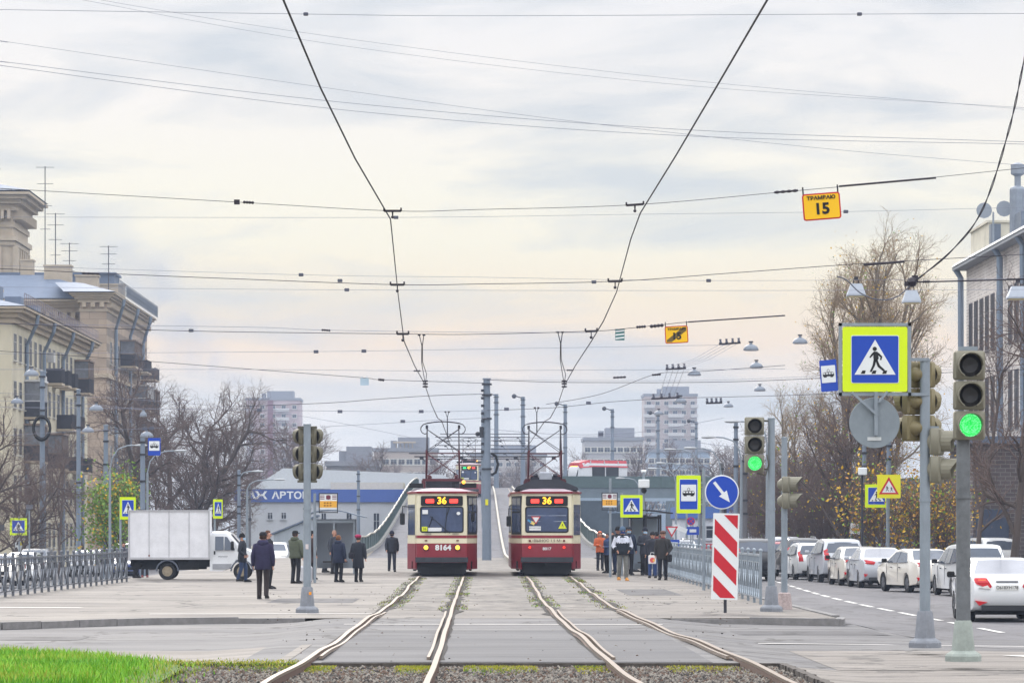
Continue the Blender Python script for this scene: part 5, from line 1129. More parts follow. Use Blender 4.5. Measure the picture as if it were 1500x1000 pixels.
# ================= SIGNS, SIGNALS, POSTS =================
GALV = pm('galvanised', (142, 152, 162), .5, .35, var=.16, scale=6, stretch=(1, 1, .4)); POLE = pm('pole_blue_grey', (122, 134, 150), .6, .2, var=.14, scale=3, stretch=(1, 1, .3)); CPOLE = pm('pole_concrete', (104, 104, 108), .9, var=.2, scale=2)
OLV = pm('signal_olive', (126, 123, 108), .6, .05, var=.1, scale=6); OLVB = pm('signal_back', (98, 94, 78), .7, .05, var=.15, scale=6); OLVD = pm('signal_dark', (86, 84, 72), .7, var=.1); LDARK = pm('lens_dark', (34, 34, 38), .3, var=.1); SBASE = pm('signal_base', (128, 132, 140), .85, var=.22, scale=7)
SBASEG = pm('signal_base_green', (150, 158, 152), .85, var=.22, scale=7)
FLU = pm('sign_fluorescent', (214, 240, 0), .45, var=.02, emit=0); SBL = pm('sign_blue', (8, 66, 178), .45, var=.03); SWH = pm('sign_white', (226, 230, 232), .5, var=.03); SRD = pm('sign_red2', (196, 20, 40), .45, var=.05, scale=12); SBK = pm('sign_black', (14, 16, 22), .6, var=0); SYE = pm('sign_yellow', (250, 196, 0), .5, var=.04); SGREY = pm('sign_back', (134, 144, 152), .6, .2, var=.12, scale=5)
def green_lens():
    m = bpy.data.materials.new('lens_green'); m.use_nodes = True; t = m.node_tree; n = t.nodes; b = n['Principled BSDF']
    co = n.new('ShaderNodeTexCoord'); v = n.new('ShaderNodeTexVoronoi'); v.inputs['Scale'].default_value = 55; v.inputs['Randomness'].default_value = .5; t.links.new(co.outputs['Object'], v.inputs[0])
    r = n.new('ShaderNodeValToRGB'); t.links.new(v.outputs[0], r.inputs[0]); e = r.color_ramp.elements; e[0].position = .22; e[0].color = (.25, 1, .42, 1); e[1].position = .6; e[1].color = (0, .62, .06, 1)
    b.inputs['Base Color'].default_value = (0, .3, .05, 1); t.links.new(r.outputs[0], b.inputs['Emission Color']); b.inputs['Emission Strength'].default_value = 1.15; return m
GLENS = green_lens()
def head(par, c, n=3, rz=0, lit=None, w_=.4, h=.385, name='signal_head', mat_=None, back=False):
    dr = min(.15, w_*.42); M = Matrix.Rotation(rz, 4, 'Z'); b = MB(); lens = []
    for k in range(n):
        z = -(k+.5)*h; b.bevbox((0, .02, z), (w_, .16, h-.012), .025)
        b.lathe([(dr, .09), (dr*.95, .12), (dr*.6, .19), (dr*.3, .22), (0, .225)], (0, 0, z), 16, 0, 'Y')        # rounded back
    o = b.build(name, mat_ or OLV, par, 40, Vector(c)); o.rotation_euler = (0, 0, rz)
    v = MB()
    for k in range(n):
        z = -(k+.5)*h; secs = []
        for a in range(-60, 241, 20):
            cx, cz = math.cos(R(a)), math.sin(R(a)); dp = .26 if n == 2 else .2; dp *= .55+.45*max(0, cz)
            secs.append([(cx*.162, -.06, z+cz*.162), (cx*.162, -.06-dp, z+cz*.162), (cx*.15, -.06-dp, z+cz*.15), (cx*.15, -.06, z+cz*.15)])
        v.loft(secs, 0)
    v.build('visor', mat_ or OLV, o)
    for k in range(n):
        z = -(k+.5)*h; MB().lathe([(0, -.075), (.1, -.085), (.148, -.063)], (0, 0, z), 20, 0, 'Y').build('lens', GLENS if lit == k else LDARK, o)
    return o
def sig_base(par, r0, m=SBASE):
    b = MB(); b.lathe([(.235, 0), (.235, .07), (.215, .10), (.15, .14), (.115, .5), (.10, .53), (.0, .53)], (0, 0, 0), 8); b.build('base', m, par, 20)
def sig_pole(par, z0, z1, r, m=GALV):
    b = MB(); b.tube((0, 0, z0), (0, 0, z1), r, r*.92, 14); b.lathe([(r*1.12, z0+1.6), (r*1.12, z0+1.64)], (0, 0, 0), 14); b.lathe([(r*1.02, z1), (r*1.02, z1+.03), (0, z1+.04)], (0, 0, 0), 14); return b.build('pole', m, par, 40)
# rightmost signal
p = G(1411, 968); T = thing('traffic_light', 'rightmost traffic light on a dark grey pole, large head lit green', 'traffic light', p)
sig_base(T, .1, SBASEG); sig_pole(T, .5, 2.9, .095, pm('pole_dark_galv', (112, 116, 120), .6, .3, var=.3, scale=6)); head(T, (.06, -.12, 4.0), 3, 0, 2); MB().box((.06, 0, 4.03), (.24, .1, .05)).build('bracket', GALV, T)
# small green signal on island
p = G(1130, 895); T = thing('traffic_light', 'smaller traffic light lit green on a pole at the tip of the kerb island', 'traffic light', p)
sig_base(T, .1); sig_pole(T, .5, 3.98, .078); head(T, (-.36, -.08, 4.03), 3, 0, 2)
b = MB(); b.tube((-.2, 0, 3.95), (0, 0, 3.95), .02); b.tube((-.2, 0, 2.95), (0, 0, 2.95), .02); b.path([(-.3, -.02, 2.86), (-.12, -.03, 2.82), (-.06, -.08, 3.05), (-.1, -.06, 3.25)], .014, 5); b.build('bracket', OLVD, T)
# thin pedestrian signal
p = G(1149, 892); T = thing('pedestrian_light', 'thin pole with sideways pedestrian signal right behind the small green traffic light', 'traffic light', p)
b = MB(); b.lathe([(.17, 0), (.16, .1), (.13, .34), (.1, .36), (0, .36)], (0, 0, 0), 10); b.build('base', pm('base_graffiti', (176, 160, 158), .8, var=.35, scale=14), T); sig_pole(T, .3, 3.63, .068); head(T, (.06, -.06, 2.83), 2, R(78), None, .34, .35)
# left double sided signal
p = G(450, 897); T = thing('traffic_light', 'double headed traffic light seen from behind on the left of the tracks', 'traffic light', p)
sig_base(T, .1); sig_pole(T, .5, 3.82, .08, GALV)
for sx in (-1, 1): head(T, (sx*.085, .15, 3.78), 3, R(180)-sx*R(30), None, .20, .362, mat_=OLVB)
MB().box((0, .03, 3.78), (.4, .04, .05)).box((0, .03, 2.68), (.4, .04, .05)).build('bracket', OLVD, T); MB().box((.07, -.17, .4), (.05, .015, .06)).build('sticker', pm('orange', (240, 150, 20), .5), T)
MB().box((.0, -.083, 1.35), (.06, .012, .1)).build('sticker', pm('sticker_pale', (206, 196, 196), .6), T)

def clip(poly, x0, x1, z0, z1):
    def cl(P, f, g):
        o = []
        for i in range(len(P)):
            a, b_ = P[i], P[(i+1) % len(P)]; fa, fb = f(a), f(b_)
            if fa >= 0: o.append(a)
            if fa*fb < 0: t = fa/(fa-fb); o.append((a[0]+(b_[0]-a[0])*t, a[1]+(b_[1]-a[1])*t))
        return o
    for f in (lambda p: p[0]-x0, lambda p: x1-p[0], lambda p: p[1]-z0, lambda p: z1-p[1]):
        poly = cl(poly, f, 0)
        if len(poly) < 3: return []
    return poly
def rrect(w_, h, r, n=4):
    P = []
    for cx, cz, a0 in ((w_/2-r, h/2-r, 0), (-w_/2+r, h/2-r, 90), (-w_/2+r, -h/2+r, 180), (w_/2-r, -h/2+r, 270)):
        for k in range(n+1): a = R(a0+k*90/n); P.append((cx+r*math.cos(a), cz+r*math.sin(a)))
    return P
def plate(par, poly, y, m, name, th=.004, c=(0, 0)): return MB().prism([(x+c[0], z+c[1]) for x, z in poly], y-th, y).build(name, m, par)
def man(b, s, ox=0, oz=0, y=-.012):
    def pr(P): b.prism([(ox+x*s, oz+z*s) for x, z in P], y-.003, y)
    pr([(.06*math.cos(a)-.01, .31+.06*math.sin(a)) for a in [R(k*36) for k in range(10)]])
    pr([(-.03, .24), (.07, .23), (.10, .05), (.06, -.02), (-.04, -.02), (-.05, .1)])
    pr([(.05, .22), (.10, .20), (.20, .10), (.17, -.0), (.13, .01), (.15, .08), (.07, .14)]); pr([(-.03, .24), (-.10, .17), (-.16, .08), (-.13, .06), (-.06, .13), (-.02, .17)])
    pr([(.0, .02), (.07, -.0), (.13, -.14), (.27, -.27), (.23, -.31), (.07, -.18)]); pr([(-.04, .02), (.03, .0), (-.0, -.14), (-.09, -.32), (-.15, -.32), (-.07, -.14)])
def crossing_face(par, s, y=0, mirror=False, nm='sign_panel', board=True):
    """s: side of the yellow board"""
    o = plate(par, rrect(s, s*1.0, .03*s), y, FLU, nm, .012) if board else par
    k = s*.72; plate(o, rrect(k+.02*s, k+.02*s, .03*s), y-.0125, SWH, 'white_rim'); plate(o, rrect(k, k, .025*s), y-.017, SBL, 'blue_field')
    plate(o, [(-k*.44, -k*.33), (k*.44, -k*.33), (0, k*.42)], y-.0215, SWH, 'triangle')
    b = MB(); man(b, k*.78, 0, -k*.02, y-.026); 
    for x in (-.27, -.04, .19): b.prism([(k*(x-.04), -k*.31), (k*(x+.05), -k*.31), (k*(x+.07), -k*.24), (k*(x+.0), -k*.24)], y-.029, y-.026)
    b.build('walking_figure', SBK, o); return o
def tram_icon(par, w_, y, c=(0, 0)):
    b = MB(); ox, oz = c
    b.prism([(ox+x*w_, oz+z*w_) for x, z in ((-.5, .02), (-.46, .18), (.46, .18), (.5, .02), (.47, -.14), (-.47, -.14))], y-.003, y)
    b.box((ox, y-.0015, oz+.21*w_), (w_*.8, .003, .03*w_))
    for x in (-.28, .28): b.box((ox+x*w_, y-.0015, oz-.17*w_), (w_*.24, .003, w_*.1))
    for sx in (-1, 1): b.box((ox+sx*.07*w_, y-.0015, oz+.28*w_), (.03*w_, .003, .18*w_), 0, 0, 0, sx*.6); b.box((ox+sx*.07*w_, y-.0015, oz+.41*w_), (.03*w_, .003, .18*w_), 0, 0, 0, -sx*.6)
    o = b.build('tram_symbol', SBK, par); q = MB()
    for x in (-.36, -.12, .12, .36): q.box((ox+x*w_, y-.0045, oz+.1*w_), (w_*.17, .003, w_*.12))
    q.build('symbol_windows', SWH, o); return o
# big crossing sign on its mast
p = G(1355, 948); T = thing('sign_mast', 'large galvanised mast carrying the big crossing sign frame and signal heads', 'sign mast', p); sig_base(T, .1); sig_pole(T, .5, 4.12, .078)
b = MB(); x0, x1, z0, z1 = -1.23, -.235, 3.64, 4.64
for a_, c_ in (((x0, z0), (x1, z0)), ((x0, z1), (x1, z1)), ((x0, z0), (x0, z1)), ((x1, z0), (x1, z1))): b.box(((a_[0]+c_[0])/2, -.09, (a_[1]+c_[1])/2), (abs(a_[0]-c_[0])+.045, .04, abs(a_[1]-c_[1])+.045))
b.box((-.12, -.06, 4.14), (.34, .04, .045)); b.box((-.12, -.06, 3.64), (.34, .04, .045)); b.box((-.73, -.05, 4.2), (.04, .03, .9)); b.box((-.72, -.12, 3.36), (.05, .04, .62)); b.box((-.88, -.13, 3.5), (.035, .03, .5), 0, 0, 0, R(-48)); b.box((-.62, -.13, 3.6), (.03, .03, .2), 0, 0, 0, R(40)); b.build('frame', GALV, T)
o = crossing_face(T, .93, -.115); o.location = (-.735, 0, 4.14)
MB().lathe([(0, 0), (.36, 0), (.365, .012), (0, .014)], (-.735, -.08, 3.23), 32, 0, 'Y').build('round_sign_back', SGREY, T); MB().box((-.74, -.089, 3.0), (.2, .004, .05)).build('sticker', pm('pale_sticker', (196, 200, 202), .6), T)
for sx in (-1, 1): head(T, (sx*.11-.08, .14, 4.12), 3, R(180)-sx*R(35), None, .27, .385, mat_=pm('signal_ochre', (120, 110, 78), .6, var=.15, scale=5))
head(T, (.19, .0, 3.16), 2, R(72), None, .34, .40, mat_=OLV); MB().box((.1, 0, 3.17), (.2, .03, .03)).box((.1, 0, 2.4), (.2, .03, .03)).build('bracket', GALV, T)
# keep right arrow and chevron board
p = G(1061, 897); T = thing('keep_right_sign', 'round blue arrow sign above a red and white striped board', 'road sign', p)
MB().box((.02, .03, 1.3), (.06, .04, 2.6)).build('post', DKG, T)
o = MB().lathe([(0, 0), (.345, 0), (.35, .01), (0, .012)], (-.05, -.02, 2.46), 36, 0, 'Y').build('round_panel', SWH, T); MB().lathe([(0, 0), (.325, 0), (.325, .004), (0, .005)], (-.05, -.026, 2.46), 36, 0, 'Y').build('blue_field', SBL, o)
A = [(-.26, .03), (.03, .03), (.03, .1), (.26, 0), (.03, -.1), (.03, -.03), (-.26, -.03)]; ca, sa = math.cos(R(-52)), math.sin(R(-52)); plate(o, [(x*ca-z*sa, x*sa+z*ca) for x, z in A], -.027, SWH, 'arrow', .003, (-.05, 2.46))
bd = plate(T, rrect(.54, 1.76, .02), -.02, SWH, 'striped_board', .012, (-.01, 1.15)); bd.rotation_euler = (0, R(1.5), 0)
for k in range(-2, 5):
    zc = .78-k*.575; q = clip([(-.6, zc+.35), (.6, zc-.85), (.6, zc-.85-.31), (-.6, zc+.35-.31)], -.235, .235, -.845, .845)
    if q: plate(bd, q, -.033, SRD, 'red_stripe', .003, (-.01, 1.15))
# tram stop sign with fluorescent board
def stop_sign(par, w_, h, y=0, flu=True, m_=None):
    o = plate(par, rrect(w_, h, .03), y, FLU if flu else SBL, 'sign_panel', .012); k = w_*.72 if flu else w_*.97; kh = h*.78 if flu else h*.97
    if flu: plate(o, rrect(k+.02, kh+.02, .02), y-.0125, SWH, 'white_rim'); plate(o, rrect(k, kh, .02), y-.017, SBL, 'blue_field')
    plate(o, rrect(k*.86, kh*.56, .02), y-.0215, SWH, 'white_field', .004, (0, kh*.05)); tram_icon(o, k*.7, y-.026, (0, kh*.03)); return o
p = G(1031, 864); T = thing('tram_stop_sign', 'fluorescent framed tram stop sign on a slim pole left of the arrow sign', 'road sign', p)
MB().tube((0, 0, 0), (0, 0, 3.4), .045).build('pole', GALV, T); o = stop_sign(T, .68, 1.06, -.06); o.location = (-.43, 0, 2.68); MB().box((-.2, -.03, 3.0), (.5, .03, .04)).box((-.2, -.03, 2.4), (.5, .03, .04)).build('bracket', GALV, T)
def cross_sign(label, u, v, s_, size, upole, zb=0, rz=0, asp=1.0, square=True):
    X, Y = (u-VP)/s_, F/s_; T = thing('crossing_sign', label, 'road sign', (X, Y, zb), R(rz)); zc = CH+(HZ-v)/s_-zb; px = (upole-u)/s_
    MB().tube((px, .06, 0), (px, .06, zc+size*.6), .045).build('pole', GALV, T); o = crossing_face(T, size); o.location = (0, 0, zc); o.scale = (1, 1, asp); MB().box((px/2, .03, zc), (abs(px)+.08, .03, .04)).build('bracket', GALV, T); return T
cross_sign('fluorescent pedestrian crossing sign beside the right tram shelter', 925, 741, 40, .82, 911)
cross_sign('pedestrian crossing sign partly behind the children warning sign', 1284, 726, 34.5, .98, 1302, -.42)
cross_sign('small pedestrian crossing sign by the kiosk at the left edge', 27, 771, 27, .93, 28, -1.05)
cross_sign('tall narrow looking crossing sign left of the truck box', 187, 744, 38, .72, 176, -.9, 38, 1.2)
cross_sign('crossing sign seen almost edge on above the truck cab', 319, 745, 34, .75, 314, -.2, 62, 1.1)
T = thing('warning_sign', 'yellow square children warning sign with a red triangle', 'road sign', ((1302-VP)/35, F/35, -.42)); zc = CH+(HZ-712)/35+.42
MB().tube((-.06, .06, 0), (-.06, .06, zc+.9), .045).build('pole', GALV, T); o = plate(T, rrect(.98, .98, .03), 0, pm('sign_lemon', (232, 226, 20), .5, var=.02), 'sign_panel', .012); plate(o, [(-.42, -.33), (.42, -.33), (0, .4)], -.0125, SRD, 'red_triangle'); plate(o, [(-.29, -.26), (.29, -.26), (0, .24)], -.018, SWH, 'white_triangle')
b = MB(); man(b, .34, -.08, -.1, -.022); man(b, .3, .1, -.12, -.022); b.build('children_figures', SBK, o); o.location = (0, 0, zc)
# hanging tram stop signs
T = thing('hanging_stop_sign', 'blue tram stop sign hanging tilted beside the big crossing sign', 'road sign', W(1214, 550, 91)); o = stop_sign(T, .46, .84, 0, False); T.rotation_euler = (0, R(-4), R(-18))
MB().tube((.2, 0, .4), (.2, 0, .62), .012, n=5).tube((-.2, 0, .4), (-.2, 0, .5), .012, n=5).build('hanger', IRON, T)
T = thing('hanging_stop_sign', 'blue tram stop sign high above the truck box', 'road sign', W(226, 654, 125)); o = stop_sign(T, .46, .64, 0, False); MB().tube((-.2, .02, .3), (-.2, .02, .42), .012, n=5).tube((.2, .02, .3), (.2, .02, .42), .012, n=5).build('hanger', IRON, T)
def yellow_sign(label, u, v, s_, w_, h, tilt, stripe):
    T = thing('speed_sign', label, 'road sign', W(u, v, F/s_)); T.rotation_euler = (0, R(-tilt), 0)
    o = plate(T, rrect(w_, h, .035), 0, SRD, 'sign_panel', .012); plate(o, rrect(w_-.035, h-.035, .02), -.0125, SYE, 'yellow_field')
    if stripe:
        q = clip([(-.3, -.17), (-.2, -.21), (.3, .14), (.22, .20)], -w_/2+.03, w_/2-.03, -h/2+.03, h/2-.03); plate(o, q, -.017, pm('stripe_grey', (110, 90, 40), .6), 'cancel_stripe', .002)
    text_mesh('ТРАМВАЮ', .062, 'small_lettering', SBK, o, (0, -.021, h*.32), bold=.002, sx=1.12); text_mesh('15', .19, 'number', SBK, o, (0, -.021, -h*.10), bold=.007, sx=1.05)
    b = MB()
    for sx in (-1, 1): b.tube((sx*(w_/2-.02), 0, h/2-.02), (sx*(w_/2-.02), 0, h/2+.09), .01, n=5)
    b.build('hanger', IRON, T)
yellow_sign('yellow tram sign with 15 and a red border, upper one hanging high at right', 1203.5, 302.5, 117, .475, .335, 4.5, False)
yellow_sign('smaller yellow tram sign with 15 crossed by a grey stripe', 991, 490, 72, .47, .35, 3, True)
T = thing('striped_plate', 'small green and white striped plate hanging from the lower span wire', 'plate', W(908, 490, F/72)); o = plate(T, rrect(.19, .23, .005), 0, pm('plate_teal', (40, 110, 110), .6), 'panel', .01)
for k in range(3): plate(o, [(-.09, -.02), (.09, .0), (.09, .035), (-.09, .015)], -.011, SWH, 'white_bar', .002, (0, .065-k*.07))
tag(MB().box((0, 0, 0), (.24, .012, .2)).tube((-.07, 0, .1), (-.07, 0, .16), .01, n=4).tube((.07, 0, .1), (.07, 0, .16), .01, n=4).build('blank_plate', pm('plate_pale', (176, 198, 214), .5), None, False, W(534, 559, F/52)), 'small pale blank plate hanging above the left signal', 'plate')
def board(label, u, v, s_, w_, h, upole, vtop, z0=0):
    X, Y = (u-VP)/s_, F/s_; T = thing('timetable_board', label, 'notice board', (X, Y, z0)); zc = CH+(HZ-v)/s_-z0; px = (upole-u)/s_
    MB().tube((px, .05, 0), (px, .05, CH+(HZ-vtop)/s_-z0), .045).build('pole', GALV, T); b = MB()
    for sx in (-1, 1): b.box((sx*w_/2, 0, zc-.05), (.03, .04, h+.14))
    b.box((0, 0, zc+h/2), (w_, .04, .03)); b.box((0, 0, zc-h/2-.1), (w_, .04, .03)); b.box((px/2, .03, zc), (abs(px), .02, .03)); b.build('frame', DKG, T)
    o = MB().box((0, 0, zc), (w_, .02, h)).build('panel', SWH, T); MB().box((0, -.012, zc-h*.18), (w_*.94, .006, h*.42)).build('orange_field', pm('board_orange', (232, 172, 60), .6), o)
    b = MB()
    for sx in (-.33, .0, .33):
        for dz in (.16, .26, .36): b.box((sx*w_, -.012, zc+h*dz), (w_*.24, .004, h*.05))
    b.build('printed_lines', pm('board_maroon', (110, 40, 60), .6), o); MB().lathe([(0, 0), (.075, 0), (.075, .006), (0, .006)], (0, -.02, zc+h*.26), 16, 0, 'Y').build('emblem', pm('board_maroon', (110, 40, 60), .6), o)
    b = MB()
    for i in range(3):
        for j in range(2): b.box((-.2*w_+i*.16*w_, -.017, zc-h*.1-j*.16*h), (w_*.1, .003, h*.09))
    b.build('printed_numbers', pm('board_brown', (150, 100, 30), .6), o)
board('timetable board with orange lower half over the left tram shelter', 481, 734, 46, .58, .50, 461, 722)
board('yellow and white timetable board over the right waiting crowd', 893, 732, 41, .54, .5, 894, 700)
# smaller road signs in the distance
def disc(label, u, v, s_, r, kind, z0=0, upole=None):
    X, Y = (u-VP)/s_, F/s_; T = thing('road_sign', label, 'road sign', (X, Y, z0)); zc = CH+(HZ-v)/s_-z0; MB().tube((.0, .05, 0), (.0, .05, zc+r), .035).build('pole', GALV, T)
    if kind == 'noentry': o = MB().lathe([(0, 0), (r, 0), (r, .01), (0, .01)], (0, 0, zc), 24, 0, 'Y').build('sign_panel', SRD, T); MB().box((0, -.008, zc), (r*1.4, .006, r*.35)).build('bar', SWH, o)
    elif kind == 'nostop':
        o = MB().lathe([(0, 0), (r, 0), (r, .01), (0, .01)], (0, 0, zc), 24, 0, 'Y').build('sign_panel', SRD, T); MB().lathe([(0, 0), (r*.8, 0), (r*.8, .004), (0, .004)], (0, -.006, zc), 24, 0, 'Y').build('blue_field', SBL, o); MB().box((0, -.013, zc), (r*1.6, .004, r*.2), 0, 0, 0, .78).box((0, -.0135, zc), (r*1.6, .004, r*.2), 0, 0, 0, -.78).build('cross', SRD, o)
    elif kind == 'yield': o = MB().prism([(-r, zc+r*.8), (r, zc+r*.8), (0, zc-r*.9)], -.01, 0).build('sign_panel', SRD, T); MB().prism([(-r*.65, zc+r*.6), (r*.65, zc+r*.6), (0, zc-r*.5)], -.016, -.011).build('white_field', SWH, o)
    elif kind == 'blue': o = MB().box((0, 0, zc), (r*2, .012, r*1.3)).build('sign_panel', SBL, T); MB().box((0, -.009, zc), (r*1.1, .004, r*.5)).build('white_field', SWH, o)
disc('small red no entry sign behind the left tram shelter', 514, 777, 20, .25, 'noentry'); disc('red bordered give way sign right of the waiting crowd', 984, 778, 26, .36, 'yield', -.42); disc('round blue and red no stopping sign below the tram stop sign', 1012, 763, 25, .24, 'nostop', -.42)
disc('small blue guide sign low beside the give way sign', 986, 796, 26, .36, 'blue', -.42); disc('small blue guide sign under the no stopping sign', 1015, 777, 25, .36, 'blue', -.42)
tag(MB().box((0, 0, 0), (.8, .03, .26), 0, 0, 0, R(22)).build('barrier_board', SWH, None, False, W(997, 774, F/25)), 'tilted white board beyond the railing next to the give way sign', 'board')
T = thing('billboard', 'small white and orange banner on the fence behind the parked cars', 'billboard', W(1253, 774, 160)); MB().box((0, 0, 0), (.48, .03, .48), 0, 0, 0, R(6)).build('panel', SWH, T); MB().box((.02, -.02, -.04), (.36, .01, .14), 0, 0, 0, R(6)).build('orange_print', pm('board_orange', (232, 172, 60), .6), T); MB().tube((-.2, .03, -.1), (-.2, .03, -1.9), .03).build('post', GALV, T)
T = thing('solar_lamp', 'thin post with a small solar panel near the left kiosk', 'lamp', ((43-VP)/27, F/27, -1.05)); zc = CH+(HZ-745)/27+1.05; MB().tube((0, 0, 0), (0, 0, zc), .04).build('post', GALV, T); MB().box((0, 0, zc+.1), (.36, .34, .04), 0, 0, R(50)).build('panel', IRON, T)
T = thing('advert_stand', 'poster stand with yellow print behind the leftmost crossing sign', 'billboard', ((33-VP)/26.5, F/26.5, -1.05)); MB().box((0, 0, 1.75), (.8, .08, 1.0)).build('poster', SWH, T); MB().box((.04, -.05, 2.0), (.55, .02, .2), 0, 0, 0, R(-12)).build('yellow_print', pm('print_yellow', (224, 206, 60), .6), T); MB().box((-.3, 0, .6), (.08, .08, 1.3)).box((.3, 0, .6), (.08, .08, 1.3)).build('stand', DKG, T)
T = thing('camera_pole', 'slim pole with a white traffic camera box above the right shelter', 'camera', ((943-VP)/36, F/36, 0)); zc = CH+(HZ-708)/36; MB().tube((0, 0, 0), (0, 0, zc+.5), .05).build('pole', GALV, T); MB().bevbox((0, -.12, zc), (.44, .3, .34), .03).build('camera_box', SWH, T); MB().ball((.0, -.15, zc-.28), .12, 10).build('dome', BLK, T); MB().tube((-.1, 0, zc+.5), (.1, 0, zc+.5), .06).build('top_lamp', SWH, T)
T = thing('camera_pole', 'slim pole with a small white box left of the twin warning signs', 'camera', ((1263-VP)/36, F/36, -.42)); zc = CH+(HZ-690)/36+.42; MB().tube((0, 0, 0), (0, 0, zc+.2), .05).build('pole', DKG, T); MB().bevbox((0, -.12, zc), (.34, .3, .3), .03).build('camera_box', SWH, T)
# shelters
SHG = pm('shelter_glass', (158, 170, 184), .3, 0, var=.1, scale=1)
def shelter(name_label, x0, x1, y, dark=False, z=2.35, dp=1.5, flip=1):
    T = thing('tram_shelter', name_label, 'shelter', (x0, y, 0)); w_ = x1-x0; fm = IRON if dark else GALV
    b = MB()
    for x in (0, w_*.5, w_):
        for yy in (0, dp): b.box((x, yy, z/2), (.07, .07, z))
    b.box((w_/2, 0, z-.1), (w_, .05, .1)); b.box((w_/2, dp, z-.1), (w_, .05, .1)); b.build('frame', fm, T)
    b = MB(); b.loft([[(x, -.4, z+.04+h_), (x, dp+.2, z+.04+h_), (x, dp+.2, z+.08+h_), (x, -.4, z+.08+h_)] for x, h_ in [(-.25+(w_+.7)*t, flip*.32*math.sin(math.pi*min(1, t*.9+.12))*(1-.3*t)) for t in np.linspace(0, 1, 9)]]); b.build('roof', pm('shelter_roof', (110, 124, 142), .5, .2, var=.1) if not dark else fm, T)
    MB().box((w_/2, dp, 1.15), (w_-.1, .03, 1.9)).box((0, dp/2, 1.15), (.03, dp-.1, 1.9)).build('panel', SHG, T); MB().box((w_/2, dp-.3, .45), (w_-.6, .3, .05)).build('bench', WD, T)
shelter('left tram shelter with arched roof behind the waiting people', -6.3, -4.75, 131, z=2.1); shelter('right tram shelter with dark posts behind the waiting crowd', 5.75, 6.85, 128, True, 2.25, flip=.4)
# railings
def railing(label, P, z, h=1.15, sec=2.0, nb=7, m=None, zf=None):
    a, c = Vector(P[0]+(0,)), Vector(P[1]+(0,)); L_ = (c-a).length; n = int(L_/sec); ang = math.atan2(c.y-a.y, c.x-a.x)
    T = thing('railing', label, 'railing', (a.x, a.y, 0), ang); m = m or GALV; ps = pp = None
    for i in range(n+1):
        w_ = a+(c-a)*(i/n); z_ = (zf(w_.x, w_.y) if zf else z)
        if ps is None: ps = MB().box((0, 0, h/2), (.075, .06, h+.08)).ball((0, 0, h+.05), .05, 8).build('post', m, T); o = ps
        else: o = ps.copy(); COL.objects.link(o)
        o.location = (i*L_/n, 0, z_)
        if i < n:
            if pp is None:
                sl_ = L_/n; b = MB(); b.box((sl_/2, 0, h-.06), (sl_-.08, .045, .05)); b.box((sl_/2, 0, .14), (sl_-.08, .04, .04)); b.box((sl_/2, 0, h-.22), (sl_-.08, .03, .03))
                for k in range(nb):
                    x = sl_*(k+.5)/nb; A_ = sl_/nb*.42*(1 if k % 2 else -1)
                    b.path([(x+A_*math.sin(t*math.pi*2), 0, .14+(h-.36)*t) for t in np.linspace(0, 1, 9)]+[(x, 0, h-.06)], .021, 5)
                pp = b.build('panel', m, T); o = pp
            else: o = pp.copy(); COL.objects.link(o)
            o.location = (i*L_/n, 0, z_)
railing('grey steel railing with wavy bars along the left side of the plaza', [(-12.1, 76), (-11.42, 111)], 0, 1.02, 1.25, 3, pm('rail_dark', (104, 108, 116), .55, .3, var=.15))
railing('grey steel railing along the right edge of the tram platform', [(6.42, 77.5), (6.86, 126)], 0, 1.17, 2.0, 6, GALV)
# masts
def mast(label, u, vtop, s_, z0, r, name='mast', m=POLE, group=None, extra=None, top=.75):
    X, Y = (u-VP)/s_, F/s_; T = thing(name, label, 'mast', (X, Y, z0), 0, group); zt = CH+(HZ-vtop)/s_-z0
    b = MB(); b.tube((0, 0, 0), (0, 0, zt), r, r*top, 12); b.lathe([(r*.9, zt), (r*.9, zt+.08), (0, zt+.1)], (0, 0, 0), 12); b.build('pole', m, T, 40)
    b = MB()
    for zz in (zt-.3, zt-.9, zt-2.2, zt*.5): b.lathe([(r*1.08, zz), (r*1.08, zz+.1)], (0, 0, 0), 12)
    b.build('collar', DKG, T); return T, zt
T, zt = mast('tall grey central mast between the trams carrying the span wires', 713, 556, 26.5, 0, .26, top=.72)
b = MB()
for zz, w_ in ((5.72, 4.0), (5.9, 4.3)): b.tube((-w_, 0, zz), (w_, 0, zz), .035, n=6)
for x in (-3.6, -1.4, 1.6, 3.7): b.box((x, -.05, 5.62), (.22, .1, .14)); b.tube((x, 0, 5.72), (x+.2, 0, 5.45), .02, n=4)
b.build('bracket_arm', DKG, T); b = MB()
for i in range(9): b.box((-.24, -.1, zt-.6-i*.42), (.16, .16, .14))
b.box((-.3, -.1, zt-2.9), (.2, .2, .6)); b.ball((-.5, -.1, zt-3.0), .14, 8); b.build('clamp', DKG, T)
b = MB(); b.path([(.25, 0, 5.9), (.5, 0, 5.75), (.62, 0, 5.3), (.5, 0, 4.85), (.25, 0, 4.7)], .07, 6); b.build('cable_loop', BLK, T); MB().box((0, -.25, 3.2), (.16, .03, .32)).build('sticker', pm('sticker_yellow', (226, 220, 30), .5), T)
